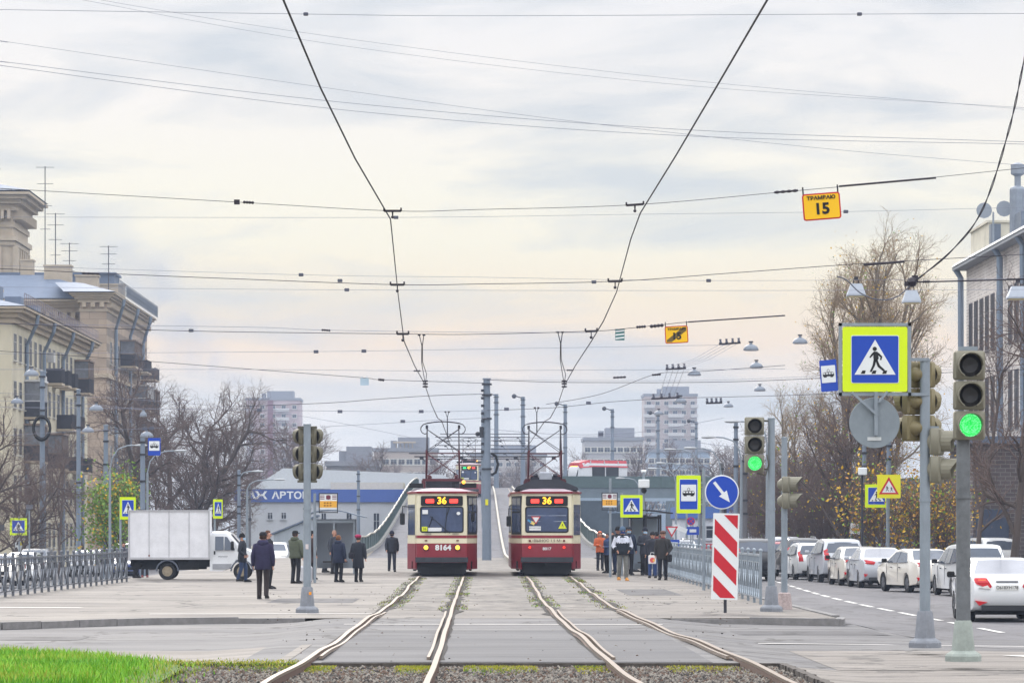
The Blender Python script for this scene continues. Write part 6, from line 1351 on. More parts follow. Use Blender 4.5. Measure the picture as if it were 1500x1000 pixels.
for i, (Y_, w_, tier) in enumerate(((238, 4.0, 1), (262, 4.0, 2), (290, 4.1, 1), (310, 4.2, 2), (330, 4.6, 2))):
    T = thing('mast', '%s bridge mast with cross arms counted away from the tall central mast' % ('first', 'second', 'third', 'fourth', 'fifth')[i], 'mast', (.45, Y_, ramp(Y_)), 0, 'bridge masts with cross arms')
    MB().tube((0, 0, 0), (0, 0, 8.4), .16, .12, 10).build('pole', POLE, T); b = MB()
    for k in range(tier): b.tube((-w_+k*.5, 0, 5.75+k*.3), (w_-k*.4, 0, 5.75+k*.3), .035, n=6)
    for x in (-3.2, -1.3, 1.6, 3.4): b.box((x, -.05, 5.68), (.2, .1, .12)); b.tube((x, 0, 5.75), (x+.25, 0, 5.45), .02, n=4)
    b.build('bracket_arm', DKG, T)
for lb, u, vt, s_, r in (('grey mast on the bridge just right of the central mast', 727, 578, 13.5, .28), ('grey mast with a small floodlight on the bridge behind the right pantograph', 766, 582, 13, .28), ('grey mast on the bridge left of the red tram', 828, 593, 12.5, .26), ('grey mast beside the end of the red tram', 897, 600, 12, .25), ('grey mast in front of the pale high rise, topped by a hanging lamp', 964, 606, 11.5, .24), ('grey mast on the viaduct right of the pale high rise', 1020, 618, 11, .22)):
    T, zt = mast(lb, u, vt, s_, 6.2, r, group='masts on the bridge and viaduct'); b = MB(); b.tube((0, 0, zt-.1), (-.9, 0, zt+.2), .06, n=5); b.ball((-1.0, 0, zt+.15), .28, 8); b.build('floodlight', DKG, T)
for lb, u, vt, s_, z0, r in (('thick grey mast with a hanging tyre before the cream block', 62, 545, 26, -1.05, .17), ('grey mast at the far corner of the cream block', 115, 572, 25, -1.05, .15), ('grey mast left of the leafy green tree', 155, 624, 26, -1.05, .16), ('grey mast behind the truck box under the dome lamp', 209, 640, 30, -1.05, .15), ('slim grey mast right of the truck cab', 350, 690, 24, 0, .12), ('slim grey mast beyond the left shelter', 525, 690, 17, 0, .16), ('dark slim pole between the truck and the signal', 366, 712, 22, 0, .09),
    ('grey mast behind the arrow sign', 1078, 618, 30, -.42, .13), ('dark concrete post right of the arrow sign', 1091, 668, 30, -.42, .14), ('dark wooden post behind the tram stop sign', 1026, 684, 22, -.42, .12), ('grey mast behind the twin warning signs', 1266, 655, 33, -.42, .12), ('grey mast left of the brick building', 1302, 645, 32, -.42, .13), ('dark post with lamp bracket behind the arrow sign pole', 1057, 680, 26, -.42, .13)):
    T, zt = mast(lb, u, vt, s_, z0, r, m=CPOLE if 'dark' in lb else POLE)
    if 'tyre' in lb: b = MB(); c = (0, -.25, 1.7+(775-627)/26+1.05); b.loft([[(.55*math.cos(a)*k1, c[1]+k2, c[2]+.75*math.sin(a)*k1) for k1, k2 in ((1, 0), (.85, -.1), (.7, 0), (.85, .1))] for a in np.linspace(0, 6.283, 20)], 0, False); b.build('tyre_ring', BLK, T)
def street_lamp(label, uh, vh, up, vp, s_, z0, m=GALV, pole=True, group='curved arm street lamps'):
    X, Y = (up-VP)/s_, F/s_; T = thing('street_lamp', label, 'street lamp', (X, Y, z0), 0, group); dx = (uh-up)/s_; zh = CH+(HZ-vh)/s_-z0; zp = CH+(HZ-vp)/s_-z0
    b = MB(); b.tube((0, 0, 0), (0, 0, zp), .09, .06, 8); b.build('pole', m, T)
    b = MB(); b.path([(0, 0, zp), (dx*.08, 0, zp+(zh-zp)*.5), (dx*.28, 0, zp+(zh-zp)*.85), (dx*.6, 0, zh-.02), (dx*.85, 0, zh)], .035, 6); b.build('arm', m, T)
    sg = 1 if dx > 0 else -1; b = MB(); b.loft([[(dx*.85+sg*t, yy*w_, zh+zz*w_*.6) for yy, zz in ((-1, 0), (-.6, .8), (.6, .8), (1, 0), (.6, -.7), (-.6, -.7))] for t, w_ in ((0, .05), (.1, .11), (.4, .17), (.62, .13), (.7, .03))]); b.build('lamp_head', pm('lamp_head', (172, 176, 180), .4, .1), T, 40)
for a in (('street lamp arching right over the truck box, from the dark pole', 203, 652, 161, 690, 27, -1.05), ('street lamp with yellowed cover right of the hanging stop sign', 262, 660, 216, 692, 27, -1.05), ('street lamp between the truck and the pink high rise', 408, 702, 362, 716, 24, 0), ('small street lamp right of the truck cab', 372, 690, 350, 705, 24, 0),
    ('street lamp behind the small green signal, highest of the right row', 1078, 617, 1124, 650, 34, -.42), ('street lamp arching left above the arrow sign', 1042, 640, 1086, 676, 31, -.42), ('street lamp arching over the tram stop sign', 1014, 656, 1056, 690, 27, -.42), ('street lamp left of the tram stop sign, upper one', 984, 658, 1024, 692, 24, -.42), ('low street lamp above the crossing sign beside the shelter', 970, 678, 1006, 702, 22, -.42), ('farthest low street lamp left of the camera pole', 912, 700, 936, 716, 20, -.42), ('pale street lamp just left of the camera pole', 958, 686, 990, 708, 21, -.42)): street_lamp(*a)
DOME = pm('dome_lamp', (116, 124, 136), .5, .3, var=.1)
def dome(label, u, v, s_, r=.28):
    T = thing('hanging_lamp', label, 'hanging lamp', W(u, v, F/s_), 0, 'dome lamps hung over the road'); b = MB(); b.lathe([(r, -.07), (r*.98, -.03), (r*.8, .06), (r*.45, .12), (.06, .14), (.05, .2), (0, .2)], (0, 0, 0), 18); b.build('shade', DOME, T, 60)
    MB().lathe([(0, -.1), (r*.8, -.09), (r*.95, -.07)], (0, 0, 0), 18).build('glass', pm('lamp_glass', (190, 194, 200), .3), T); MB().box((0, 0, .23), (.16, .04, .05)).build('clamp', IRON, T)
for a in (('dome lamp over the right road, highest left of the bare tree', 1100, 510, 41), ('dome lamp below the highest one left of the bare tree', 1108, 536, 36), ('lowest of the three stacked dome lamps left of the tree', 1113, 570, 31), ('dome lamp in front of the tall bare tree', 1172, 500, 40), ('dome lamp right of the four insulators above the high rise', 1017, 547, 36), ('dome lamp in front of the roof of the pale high rise', 997, 587, 33), ('dark dome lamp above the mast before the high rise', 965, 605, 27), ('dome lamp right of the pale high rise', 1067, 594, 26),
    ('dome lamp in front of the cream block, upper', 46, 547, 40), ('dome lamp at left edge of the cream block, lower', 25, 588, 34), ('dome lamp between the cream block and left trees, upper', 141, 598, 38), ('dome lamp between the cream block and left trees, lower', 129, 630, 33), ('dome lamp on the mast left of the hanging stop sign', 215, 637, 36), ('small pale lamp over the left trees', 210, 607, 34, .16)): dome(*a)
def boxlamp(label, u, v, s_, k=1):
    T = thing('floodlight', label, 'hanging lamp', W(u, v, F/s_)); b = MB(); b.loft([[(x, y, z) for x, y in ((-w_, -w_*.8), (w_, -w_*.8), (w_, w_*.8), (-w_, w_*.8))] for w_, z in ((.13*k, .14), (.17*k, .02), (.22*k, -.12), (.22*k, -.16))]); b.build('housing', pm('flood_grey', (168, 176, 188), .45, .1, var=.1), T)
    MB().box((0, 0, -.175), (.36*k, .28*k, .02)).build('glass', pm('flood_glass', (226, 208, 150), .3), T); b = MB(); b.path([(-.07, 0, .14), (-.05, 0, .24), (.05, 0, .24), (.07, 0, .14)], .014, 5); b.box((0, 0, .27), (.1, .06, .08)); b.build('hook', IRON, T)
boxlamp('grey floodlight with yellow glass hanging on the sagging cable', 1254, 424, 60); boxlamp('grey floodlight at the knot of the thick cables', 1335, 434, 60); boxlamp('grey floodlight cut by the right frame edge', 1491, 428, 60, 1.2)
# bags and boxes on the ground
tag(MB().bevbox((0, 0, .27), (.42, .3, .52), .05).build('shopping_bag', pm('bag_grey', (196, 196, 202), .7, var=.15, scale=6), None, False, G(448, 853)), 'pale grey bag standing on the ground behind the left signal pole', 'bag')
# ================= PEOPLE =================
SKIN = pm('skin', (196, 146, 124), .6, var=.05); EYE = pm('eye_dark', (40, 30, 28), .4, var=0); LIP = pm('lips', (150, 84, 76), .6, var=0); MASK = pm('face_mask', (166, 196, 222), .8, var=.05)
def cloth(c, nm=None): return pm('cloth_%d_%d_%d' % c, c, .92, var=.28, scale=9, bump=.5)
def skin_body(J, E, Rd):
    me = bpy.data.meshes.new('body'); me.from_pydata([tuple(j) for j in J], E, []); o = bpy.data.objects.new('tmp', me); COL.objects.link(o)
    m = o.modifiers.new('s', 'SKIN'); m.use_smooth_shade = True
    for v, r in zip(me.skin_vertices[0].data, Rd): v.radius = (r, r)
    me.skin_vertices[0].data[0].use_root = True
    o.modifiers.new('d', 'SUBSURF').levels = 1
    dg = bpy.context.evaluated_depsgraph_get(); m2 = bpy.data.meshes.new_from_object(o.evaluated_get(dg)); V = [tuple(v.co) for v in m2.vertices]; Fs = [tuple(p.vertices) for p in m2.polygons]
    bpy.data.objects.remove(o); bpy.data.meshes.remove(m2); return V, Fs
def person(label, u, v, hpx, rz, coat, trous, hem=.80, hat=None, hair=(60, 44, 36), step=0.0, arms=('down', 'down'), lean=0.0, mask=False, shoes=(24, 22, 24), puff=1.0, hood=None, z0=0.0, long_hair=False, scarf=None, accent=None, group=None):
    P = G(u, v, z0); s_ = F/P.y; H = hpx/s_; k = H/1.76
    T = thing('person', label, 'person', P, R(rz), group); T.scale = (k, k, k)
    def ln(x, y, z): return Vector((x, y-lean*max(0, z-.9)*1.0, z-lean*lean*.25*max(0, z-.9)))
    J = [ln(0, 0, .97), ln(0, 0, 1.15), ln(0, 0, 1.33), ln(0, .01, 1.47), ln(0, -.005, 1.545), ln(0, -.005, 1.63), ln(0, 0, 1.70)]; Rd = [.125, .115, .13, .052, .07, .095, .07]; E = [(0, 1), (1, 2), (2, 3), (3, 4), (4, 5), (5, 6)]
    legs = {}; AR = {}
    for sx in (-1, 1):
        st = step*sx; n = len(J); kn = Vector((sx*.10, -.03-st*.5-abs(st)*.1, .50)); an = Vector((sx*.105, .02-st, .09+(.05 if st < 0 else 0)*min(1, abs(st)*4))); toe = Vector((sx*.115, -.10-st, .045))
        J += [Vector((sx*.095, 0, .91)), kn, an, toe]; Rd += [.09, .06, .036, .024]; E += [(0, n), (n, n+1), (n+1, n+2), (n+2, n+3)]; legs[sx] = (J[n], kn, an, toe)
        a = arms[0 if sx < 0 else 1]; sh = ln(sx*.185, .0, 1.405)
        if a == 'down': el, wr_ = ln(sx*.255, .02, 1.13), ln(sx*.26, -.05, .89)
        elif a == 'swingf': el, wr_ = ln(sx*.25, -.05, 1.13), ln(sx*.24, -.21, .93)
        elif a == 'swingb': el, wr_ = ln(sx*.26, .12, 1.14), ln(sx*.26, .15, .91)
        elif a == 'pocket': el, wr_ = ln(sx*.29, .06, 1.14), ln(sx*.20, -.10, .98)
        elif a == 'phone': el, wr_ = ln(sx*.27, -.16, 1.20), ln(sx*.13, -.12, 1.50)
        else: el, wr_ = ln(sx*.25, .0, 1.14), ln(sx*.08, -.20, 1.14)
        d_ = (wr_-el).normalized(); pal = wr_+d_*.06; n = len(J); J += [sh, el, wr_, pal]; Rd += [.062, .043, .03, .034]; E += [(2, n), (n, n+1), (n+1, n+2), (n+2, n+3)]; AR[sx] = (sh, el, wr_, pal, d_)
    V, Fs = skin_body(J, E, Rd); b = MB(); b.add(V, Fs, 0)
    for sx in (-1, 1):
        sh, el, wr_, pal, d_ = AR[sx]; sd = d_.cross(Vector((sx, 0, 0))).normalized() if abs(d_.x) < .9 else Vector((0, 0, 1)); nrm = d_.cross(sd).normalized()
        for q, ll in ((-1.5, .055), (-.5, .07), (.5, .066), (1.5, .05)):
            r_ = pal+sd*q*.018; b.path([r_, r_+d_*ll*.6+nrm*.006*sx, r_+d_*ll+nrm*.022*sx], [.0095, .0088, .0075], 5)
        b.path([pal-d_*.02+sd*.028, pal+d_*.012+sd*.048, pal+d_*.04+sd*.05], [.011, .0095, .008], 5)
    h = ln(0, -.005, 1.62)
    b.path([h+Vector((0, -.085, .015)), h+Vector((0, -.108, -.02)), h+Vector((0, -.09, -.03))], [.008, .016, .01], 5)
    for sx in (-1, 1): b.ball(h+Vector((sx*.035, -.083, .012)), .012, 6, 1); b.ball(h+Vector((sx*.088, .0, -.005)), .022, 6, 0, 1.3)
    b.box(h+Vector((0, -.078, -.055)), (.045, .02, .01), 2)
    b.build('body', [SKIN, EYE, LIP], T, 60)
    cm = cloth(coat); tm = cloth(trous); pf = puff
    # coat
    b = MB(); prof = [(hem, .195, .155), (hem+.02, .205, .165), ((hem+1.1)/2, .20, .16), (1.08, .185, .148), (1.22, .20, .155), (1.34, .212, .15), (1.41, .205, .13), (1.455, .15, .105), (1.50, .082, .08)]; secs = []
    for (z, rx, ry) in prof:
        c = ln(0, .0, z); fl = 1.0+(.04*math.sin(z*37) if pf > 1.05 else .015*math.sin(z*51)); secs.append([c+Vector((math.cos(a)*rx*pf*fl, math.sin(a)*ry*pf*fl, .01*math.sin(a*3+z*9))) for a in [2*math.pi*i/16 for i in range(16)]])
    b.loft(secs, 0, False)
    for sx in (-1, 1):
        sh, el, wr_, pal, d_ = AR[sx]; m1 = (sh+el)/2; m2 = (el+wr_)/2
        b.path([sh+Vector((-sx*.05, 0, .02)), sh, m1, el, m2, wr_, wr_+d_*.015], [.06, .078*pf, .072*pf, .064*pf, .060*pf, .052, .045], 9, 0)
    o = b.build('coat', cm, T, 70)
    if accent:
        acm = cloth(accent); b = MB(); secs = []
        for (z, rx, ry) in prof[4:8]:
            c = ln(0, .0, z); secs.append([c+Vector((math.cos(a)*rx*pf*1.02, math.sin(a)*ry*pf*1.03, 0)) for a in [math.pi*(1.0+i/10) for i in range(11)]]+[c+Vector((math.cos(a)*rx*pf*.9, math.sin(a)*ry*pf*.9, 0)) for a in [math.pi*(2.0-i/10) for i in range(11)]])
        b.loft(secs, 0)
        for sx in (-1, 1): sh, el, wr_, pal, d_ = AR[sx]; b.path([sh, (sh+el)/2, el, (el+wr_)/2], [.084*pf, .078*pf, .07*pf, .066*pf], 9)
        b.build('white_yoke', acm, o, 70)
    # trousers and shoes
    b = MB()
    for sx in (-1, 1):
        hp, kn, an, toe = legs[sx]; b.path([hp+Vector((0, 0, .06)), hp-Vector((0, 0, .08)), (hp+kn)/2, kn, (kn+an)/2, an+Vector((0, 0, .02)), an-Vector((0, 0, .02))], [.098, .098, .088, .074, .066, .062, .064], 10)
    b.loft([[Vector((math.cos(a)*rx, math.sin(a)*.11, z)) for a in [2*math.pi*i/12 for i in range(12)]] for z, rx in ((.84, .165), (.95, .175), (1.04, .165))]); b.build('trousers', tm, T, 70)
    sm_ = cloth(shoes)
    for sx in (-1, 1):
        hp, kn, an, toe = legs[sx]; z = an.z-.09; b = MB(); b.loft([[Vector((an.x+sx*.01+xx*w_, an.y+.06-t*.28, z+zz)) for xx, zz in ((-1, 0), (1, 0), (1, h_*.6), (.5, h_), (-.5, h_), (-1, h_*.6))] for t, w_, h_ in ((0, .036, .10), (.25, .05, .12), (.55, .052, .095), (.85, .05, .065), (1, .03, .04))]); b.build('shoe', sm_, T, 50)
    # head wear
    hm = cloth(hair); hd = ln(0, 0, 1.655); hd_ = hat
    if not hat or hat[0] != 'beanie':
        b = MB(); b.lathe([(.0, .103), (.05, .095), (.088, .055), (.104, .0), (.103, -.04), (.09, -.07), (.075, -.075)], hd+Vector((0, .014, 0)), 14, 0, 'Z', .93, 1.05); 
        if long_hair: b.loft([[hd+Vector((x*w_, .05+y*.05, z)) for x, y in ((-1, 0), (-.7, 1), (0, 1.4), (.7, 1), (1, 0), (0, -.3))] for z, w_ in ((.0, .1), (-.12, .1), (-.25, .085), (-.36, .05))])
        hb = b.build('hair', hm, T, 70)
        # open the face: keep hair behind a slanted plane
        me = hb.data; bm = bmesh.new(); bm.from_mesh(me); cut = [f for f in bm.faces if (lambda c: c.y < hd.y-.035 and c.z < hd.z+.045)(f.calc_center_median())]; bmesh.ops.delete(bm, geom=cut, context='FACES'); bm.to_mesh(me); bm.free()
    if hat:
        k_, c_ = hat; m_ = cloth(c_)
        if k_ == 'beanie': MB().lathe([(.0, .118), (.05, .11), (.09, .07), (.112, .01), (.114, -.03), (.106, -.045)], hd+Vector((0, .01, .005)), 14, 0, 'Z', .95, 1.05).build('beanie', m_, T, 70)
        if k_ == 'cap': MB().lathe([(.0, .1), (.06, .096), (.1, .06), (.113, .015), (.108, .0)], hd+Vector((0, .008, .02)), 14, 0, 'Z', .97, 1.06).box(hd+Vector((0, -.135, .025)), (.15, .09, .014), 0, 0, -.25).build('cap', m_, T, 60)
        if k_ == 'beret': MB().lathe([(.0, .11), (.08, .1), (.128, .055), (.135, .02), (.1, -.02), (.095, -.035)], hd+Vector((.01, .02, .02)), 14).build('beret', m_, T, 70)
        if k_ == 'hoodup': 
            b = MB(); b.lathe([(.0, .125), (.06, .115), (.105, .07), (.125, .0), (.125, -.08), (.11, -.16), (.09, -.2)], hd+Vector((0, .025, 0)), 14, 0, 'Z', .95, 1.05); ho_ = b.build('hood', m_, T, 70); me = ho_.data; bm = bmesh.new(); bm.from_mesh(me); bmesh.ops.delete(bm, geom=[f for f in bm.faces if f.calc_center_median().y < hd.y-.045 and f.calc_center_median().z < hd.z+.06], context='FACES'); bm.to_mesh(me); bm.free()
    if hood: b = MB(); b.loft([[ln(0, 0, 1.47)+Vector((math.cos(a)*rx*1.15, .045+math.sin(a)*ry, z)) for a in [2*math.pi*i/12 for i in range(12)]] for z, rx, ry in ((-.06, .10, .09), (-.02, .135, .115), (.05, .13, .10), (.09, .09, .07))]); b.build('hood', cloth(hood), T, 70)
    if mask: MB().loft([[h+Vector((x, y_, z)) for x, y_ in ((-.075, -.045), (-.045, -.095), (0, -.118), (.045, -.095), (.075, -.045), (.06, -.03), (-.06, -.03))] for z in (-.085, -.05, -.01)]).build('face_mask', MASK if mask is True else cloth(mask), T, 60)
    if scarf: MB().lathe([(.07, -.03), (.09, 0), (.085, .03), (.065, .045)], ln(0, 0, 1.49), 12, cap=False).build('scarf', cloth(scarf), T, 70)
    return T
DN = (26, 28, 46); BKc = (28, 28, 32); JN = (44, 60, 92)
person('older man walking away in a long navy jacket with a hood and dark brown trousers', 385, 877, 98, 176, (40, 36, 66), (50, 42, 42), .78, ('cap', (22, 22, 30)), step=.10, arms=('down', 'down'), lean=.10, puff=1.1, hood=(44, 40, 72))
person('man in a black beanie, face mask and blue jeans in profile by the truck cab', 355, 852, 71, 82, (38, 42, 52), JN, .72, ('beanie', (16, 16, 20)), step=.12, mask=True, arms=('pocket', 'pocket'))
person('brown haired man half hidden behind the older man in navy', 393, 862, 86, 70, (30, 32, 42), BKc, .8, None, (86, 56, 42))
person('man in a green hooded jacket phoning with his back turned', 433, 854, 77, 150, (82, 88, 72), BKc, .84, ('cap', (18, 18, 22)), arms=('down', 'phone'), puff=1.12, hood=(74, 80, 64), lean=-.02)
person('person in a brown coat hidden behind the left signal pole', 456, 848, 71, 120, (60, 46, 46), BKc, .6, ('cap', (24, 24, 30)))
person('long haired woman in a black coat under the left tram shelter', 476, 838, 57, 60, (34, 28, 38), (24, 24, 30), .55, None, (54, 32, 28), long_hair=True)
person('bald man behind the man in the navy coat by the shelter', 490, 840, 64, 40, (60, 64, 74), (40, 40, 46), .8, None, (196, 158, 140))
person('brown haired man in a navy padded coat turned to the right', 496, 852, 69, 150, (30, 38, 62), (22, 24, 34), .72, None, (120, 80, 54), puff=1.14, hood=(30, 38, 62))
person('woman in a raspberry beret and long black coat', 525, 852, 69, 165, (36, 40, 50), (22, 22, 26), .52, ('beret', (150, 30, 74)), (70, 50, 46), step=.06, puff=1.08)
person('man in a dark jacket walking forward beside the left tram', 574, 837, 60, 5, (44, 48, 60), (40, 46, 62), .82, ('beanie', (22, 26, 48)), step=.16, arms=('swingf', 'swingb'), mask=(30, 32, 44), puff=1.06)
person('pedestrian in a dark jacket behind the end of the left railing', 181, 838, 44, 20, (60, 56, 70), (40, 44, 54), .8, None, (60, 46, 40), z0=-.6)
person('person standing behind the rear of the truck, only legs visible', 199, 846, 58, 60, BKc, (26, 26, 30), .8, None); person('second person behind the truck, legs in dark red boots', 212, 845, 56, 10, BKc, (50, 48, 54), .8, None, shoes=(110, 50, 50))
person('woman in an orange hooded jacket at the left of the waiting crowd', 879, 835, 57, 10, (196, 98, 58), (34, 38, 50), .82, ('hoodup', (214, 110, 68)), arms=('fold', 'down'))
person('person in a blue hooded jacket in profile beside the orange jacket', 890, 839, 59, -60, (62, 84, 128), (28, 30, 38), .80, None, (60, 56, 62), arms=('fold', 'fold'), hood=(62, 84, 128))
person('dark clad person behind the blue hooded jacket', 897, 836, 58, -30, (38, 34, 48), (40, 42, 60), .8, None, (60, 56, 60))
person('tall man in black with a black beanie behind the white jacket', 905, 841, 70, -20, (26, 26, 34), (46, 62, 96), .78, ('beanie', (18, 20, 24)))
person('man in a white and black jacket and grey trousers walking forward', 912, 850, 79, 8, (24, 32, 42), (108, 108, 104), .84, ('beanie', (70, 92, 116)), step=.10, arms=('pocket', 'pocket'), mask=(40, 60, 110), shoes=(190, 130, 60), puff=1.12, accent=(206, 210, 224))
person('masked man with a cap in a dark blue coat right of the white jacket', 921, 842, 71, 15, (34, 46, 72), (24, 24, 30), .78, ('cap', (40, 44, 54)), mask=True)
person('person in a brown fur hooded coat in the middle of the crowd', 931, 837, 58, 60, (74, 66, 60), (76, 80, 92), .62, ('hoodup', (86, 66, 56)))
person('man in a dark grey coat with a light blue mask and beanie', 945, 842, 70, 8, (56, 60, 72), (24, 24, 30), .78, ('beanie', (26, 28, 44)), mask=True, arms=('fold', 'fold'))
person('man in a black puffer jacket and blue jeans holding a white bag', 956, 846, 68, -8, (40, 42, 52), (46, 68, 118), .84, ('beanie', (28, 30, 36)), arms=('down', 'pocket'), puff=1.14)
person('person with black hair between the puffer jacket and the dark coat', 962, 843, 65, 150, (56, 50, 52), (52, 72, 110), .8, None, (20, 20, 24), scarf=(150, 50, 60))
person('man in a dark olive coat, brown cap and red scarf at the right', 971, 849, 72, -10, (46, 44, 44), (24, 26, 38), .74, ('cap', (94, 70, 64)), arms=('down', 'pocket'), puff=1.12, scarf=(130, 30, 40))
T = thing('carrier_bag', 'white carrier bag with a red and yellow print held in the crowd', 'bag', W(955.5, 819, 119.0)); b = MB(); b.bevbox((0, 0, 0), (.27, .08, .3), .02); b.build('bag_body', pm('bag_white', (228, 222, 220), .6, var=.05), T); MB().lathe([(0, 0), (.09, 0), (.09, .004), (0, .004)], (.0, -.046, -.02), 12, 0, 'Y').build('red_print', pm('print_red', (220, 90, 90), .6, var=.2, scale=30), T); MB().lathe([(0, 0), (.04, 0), (.04, .004), (0, .004)], (.05, -.052, -.03), 10, 0, 'Y').build('yellow_print', pm('print_yellow2', (240, 190, 60), .6), T); b = MB(); b.path([(-.08, 0, .14), (-.05, 0, .24), (.05, 0, .24), (.08, 0, .14)], .008, 4); b.build('handle', SWH, T)
T = thing('shoulder_bag', 'black shoulder bag at the hip of the man in the olive coat', 'bag', W(981, 817, 114.5)); MB().bevbox((0, 0, 0), (.16, .12, .26), .04).build('bag_body', cloth((20, 20, 26)), T); b = MB(); b.path([(-.02, 0, .1), (-.12, -.02, .4), (-.2, -.02, .6)], .012, 4); b.build('strap', cloth((20, 20, 26)), T)
T = thing('handbag', 'dark handbag carried by the woman in the raspberry beret', 'bag', W(515, 813, 110)); MB().bevbox((0, 0, 0), (.2, .12, .2), .04).build('bag_body', cloth((30, 30, 40)), T); b = MB(); b.path([(-.06, 0, .08), (-.02, 0, .2), (.06, 0, .2), (.08, 0, .08)], .01, 4); b.build('strap', cloth((30, 30, 40)), T)
# ================= OVERHEAD WIRES =================
WIRE = pm('wire_dark', (40, 38, 50), .6, .3, var=0); WIREL = pm('wire_thin', (128, 130, 146), .6, .2, var=0); INS = pm('insulator_dark', (40, 34, 46), .5, var=.1); INSG = pm('insulator_grey', (84, 88, 104), .4, var=.1)
def sp(P, n=6):      # smooth the sagging polyline
    out_ = []; k = len(P)
    for i in range(k-1):
        p0, p1, p2, p3 = P[max(i-1, 0)], P[i], P[i+1], P[min(i+2, k-1)]
        for j in range(n):
            t = j/n; out_.append(tuple(.5*((2*p1[a])+(-p0[a]+p2[a])*t+(2*p0[a]-5*p1[a]+4*p2[a]-p3[a])*t*t+(-p0[a]+3*p1[a]-3*p2[a]+p3[a])*t**3) for a in range(2)))
    return out_+[tuple(P[-1][:2])]
def span(label, P, Y, r=.007, ins=(), bars=(), rods=(), m=WIRE, smooth=True, name='span_wire', cat='wire'):
    P = list(P)
    if P[0][0] == E: (a0, a1), (c0, c1) = P[0], P[1]; P = [(a0-700, a1-700*(c1-a1)/(c0-a0))]+P
    if P[-1][0] == X_: (a0, a1), (c0, c1) = P[-1], P[-2]; P = P+[(a0+700, a1+700*(a1-c1)/(a0-c0))]
    r = r*(.75 if m is WIREL else .85); s_ = F/Y; q = [W(u, v, Y) for u, v in (sp(P) if smooth else P)]; T = thing(name, label, cat, q[0])
    b = MB(); b.path([p-q[0] for p in q], r, 5, cap=False); b.build('cable', m, T)
    for (u, v) in ins: MB().bevbox(W(u, v, Y)-q[0], (7/s_, .05, 4.6/s_), .006).build('insulator', INSG, T)
    for (u, v, w_, tl) in bars:
        c = W(u, v, Y)-q[0]; b = MB(); b.box(c, (w_/s_, .03, 3.2/s_), 0, 0, 0, -R(tl))
        for sx in (-1, 1): b.box(c+Vector((sx*w_/2/s_, 0, 2/s_+sx*w_/2/s_*math.tan(R(tl)))), (2.4/s_, .03, 5/s_))
        b.path([c+Vector((0, 0, -1/s_)), c+Vector((0, 0, -9/s_))], [.012, .009], 5); b.ball(c+Vector((0, 0, -9/s_)), 2.4/s_, 6); b.build('hanger', INS, T)
    for (u0, v0, u1, v1, rr) in rods:
        a, c = W(u0, v0, Y)-q[0], W(u1, v1, Y)-q[0]; b = MB(); n = 9; b.path([a+(c-a)*i/(n-1) for i in range(n)], [rr*(1.3 if i % 2 else .75) if (u1-u0) < 50 else rr for i in range(n)], 6); b.build('insulator', INS, T)
    return T
E = -30; X_ = 1530
span('topmost span wire across the whole sky with two insulators', [(E, 14), (448, 21), (700, 23.5), (1259, 21), (X_, 20)], 40, .0045, [(448, 21), (1259, 21)], (), (), WIREL)
span('faint sloping line crossing the upper sky, highest pair upper', [(E, -42), (130, -3), (500, 56), (1000, 117), (X_, 163)], 75, .005, m=WIREL)
span('faint sloping line crossing the upper sky, highest pair lower', [(E, -30), (120, 0), (500, 67), (1000, 125), (X_, 160)], 78, .005, m=WIREL)
span('thin sloping line from upper left down to the right over the sky', [(E, 55), (0, 60), (500, 132), (833, 177), (1200, 217), (X_, 245)], 70, .0055, m=WIREL)
span('upper of the two parallel sloping lines from the left edge', [(E, 86), (0, 90), (500, 150), (1000, 190), (X_, 209)], 66, .007, m=WIREL)
span('lower of the two parallel sloping lines from the left edge', [(E, 92), (0, 96), (500, 161), (1000, 199), (X_, 212)], 66, .007, m=WIREL)
span('first span wire over both tracks with turnbuckle and long rod', [(E, 274), (0, 276), (345, 296), (575, 309), (700, 307), (930, 300), (1150, 281), (1300, 267), (X_, 243)], 42.7, .0045, (), [(575, 309, 25, 0), (930, 300, 25, 4)], [(356, 296, 372, 297, .016), (1134, 282, 1169, 279, .016), (1229, 273, 1371, 260.5, .013)])
tag(MB().box((0, 0, 0), (.07, .03, .06)).build('turnbuckle', INS, None, False, W(347, 296, 42.65)), 'square turnbuckle on the first span wire at upper left', 'fitting')
span('thin wire just under the first span with small grey insulators', [(E, 318), (580, 318.5), (930, 314), (1239, 310), (X_, 303)], 60, .0045, [(580, 318.5), (1239, 310)], m=WIREL)
span('pale thin wire above the second span wire', [(E, 388), (441, 402.5), (700, 406), (1038, 411), (X_, 408)], 62, .0045, [(441, 402.5), (1038, 411)], m=WIREL)
span('second span wire over both tracks with a black insulator at right', [(E, 392), (140, 400), (360, 409), (582, 417), (700, 416), (900, 412), (1070, 400), (1280, 385), (X_, 371)], 56, .007, [(498, 411), (870, 413)], [(582, 417, 20, 0), (901, 412, 20, 1)], [(1265, 388, 1325, 383, .02), (120, 400, 146, 401, .016)])
span('straight wire a little below the second span wire', [(E, 420), (508, 424.5), (1070, 425.5), (X_, 424)], 80, .006, [(508, 424.5)], m=WIREL)
span('third span wire carrying the yellow tram sign at right', [(E, 472), (250, 484), (590, 489), (700, 489.5), (866, 485), (908, 482), (975, 475), (1010, 471.5), (1150, 462)], 69.4, .008, [(280, 484)], [(590, 489, 17, 0), (866, 485, 17, 2)], [(932, 479, 946, 478, .025), (952, 478, 972, 476, .03), (1008, 471.5, 1150, 462, .014)])
span('thin wire above the third span wire with a dark insulator', [(E, 474), (360, 479), (478, 483.5), (700, 486.5), (860, 487)], 74, .007, (), (), [(471, 483, 484, 484, .02)], WIREL)
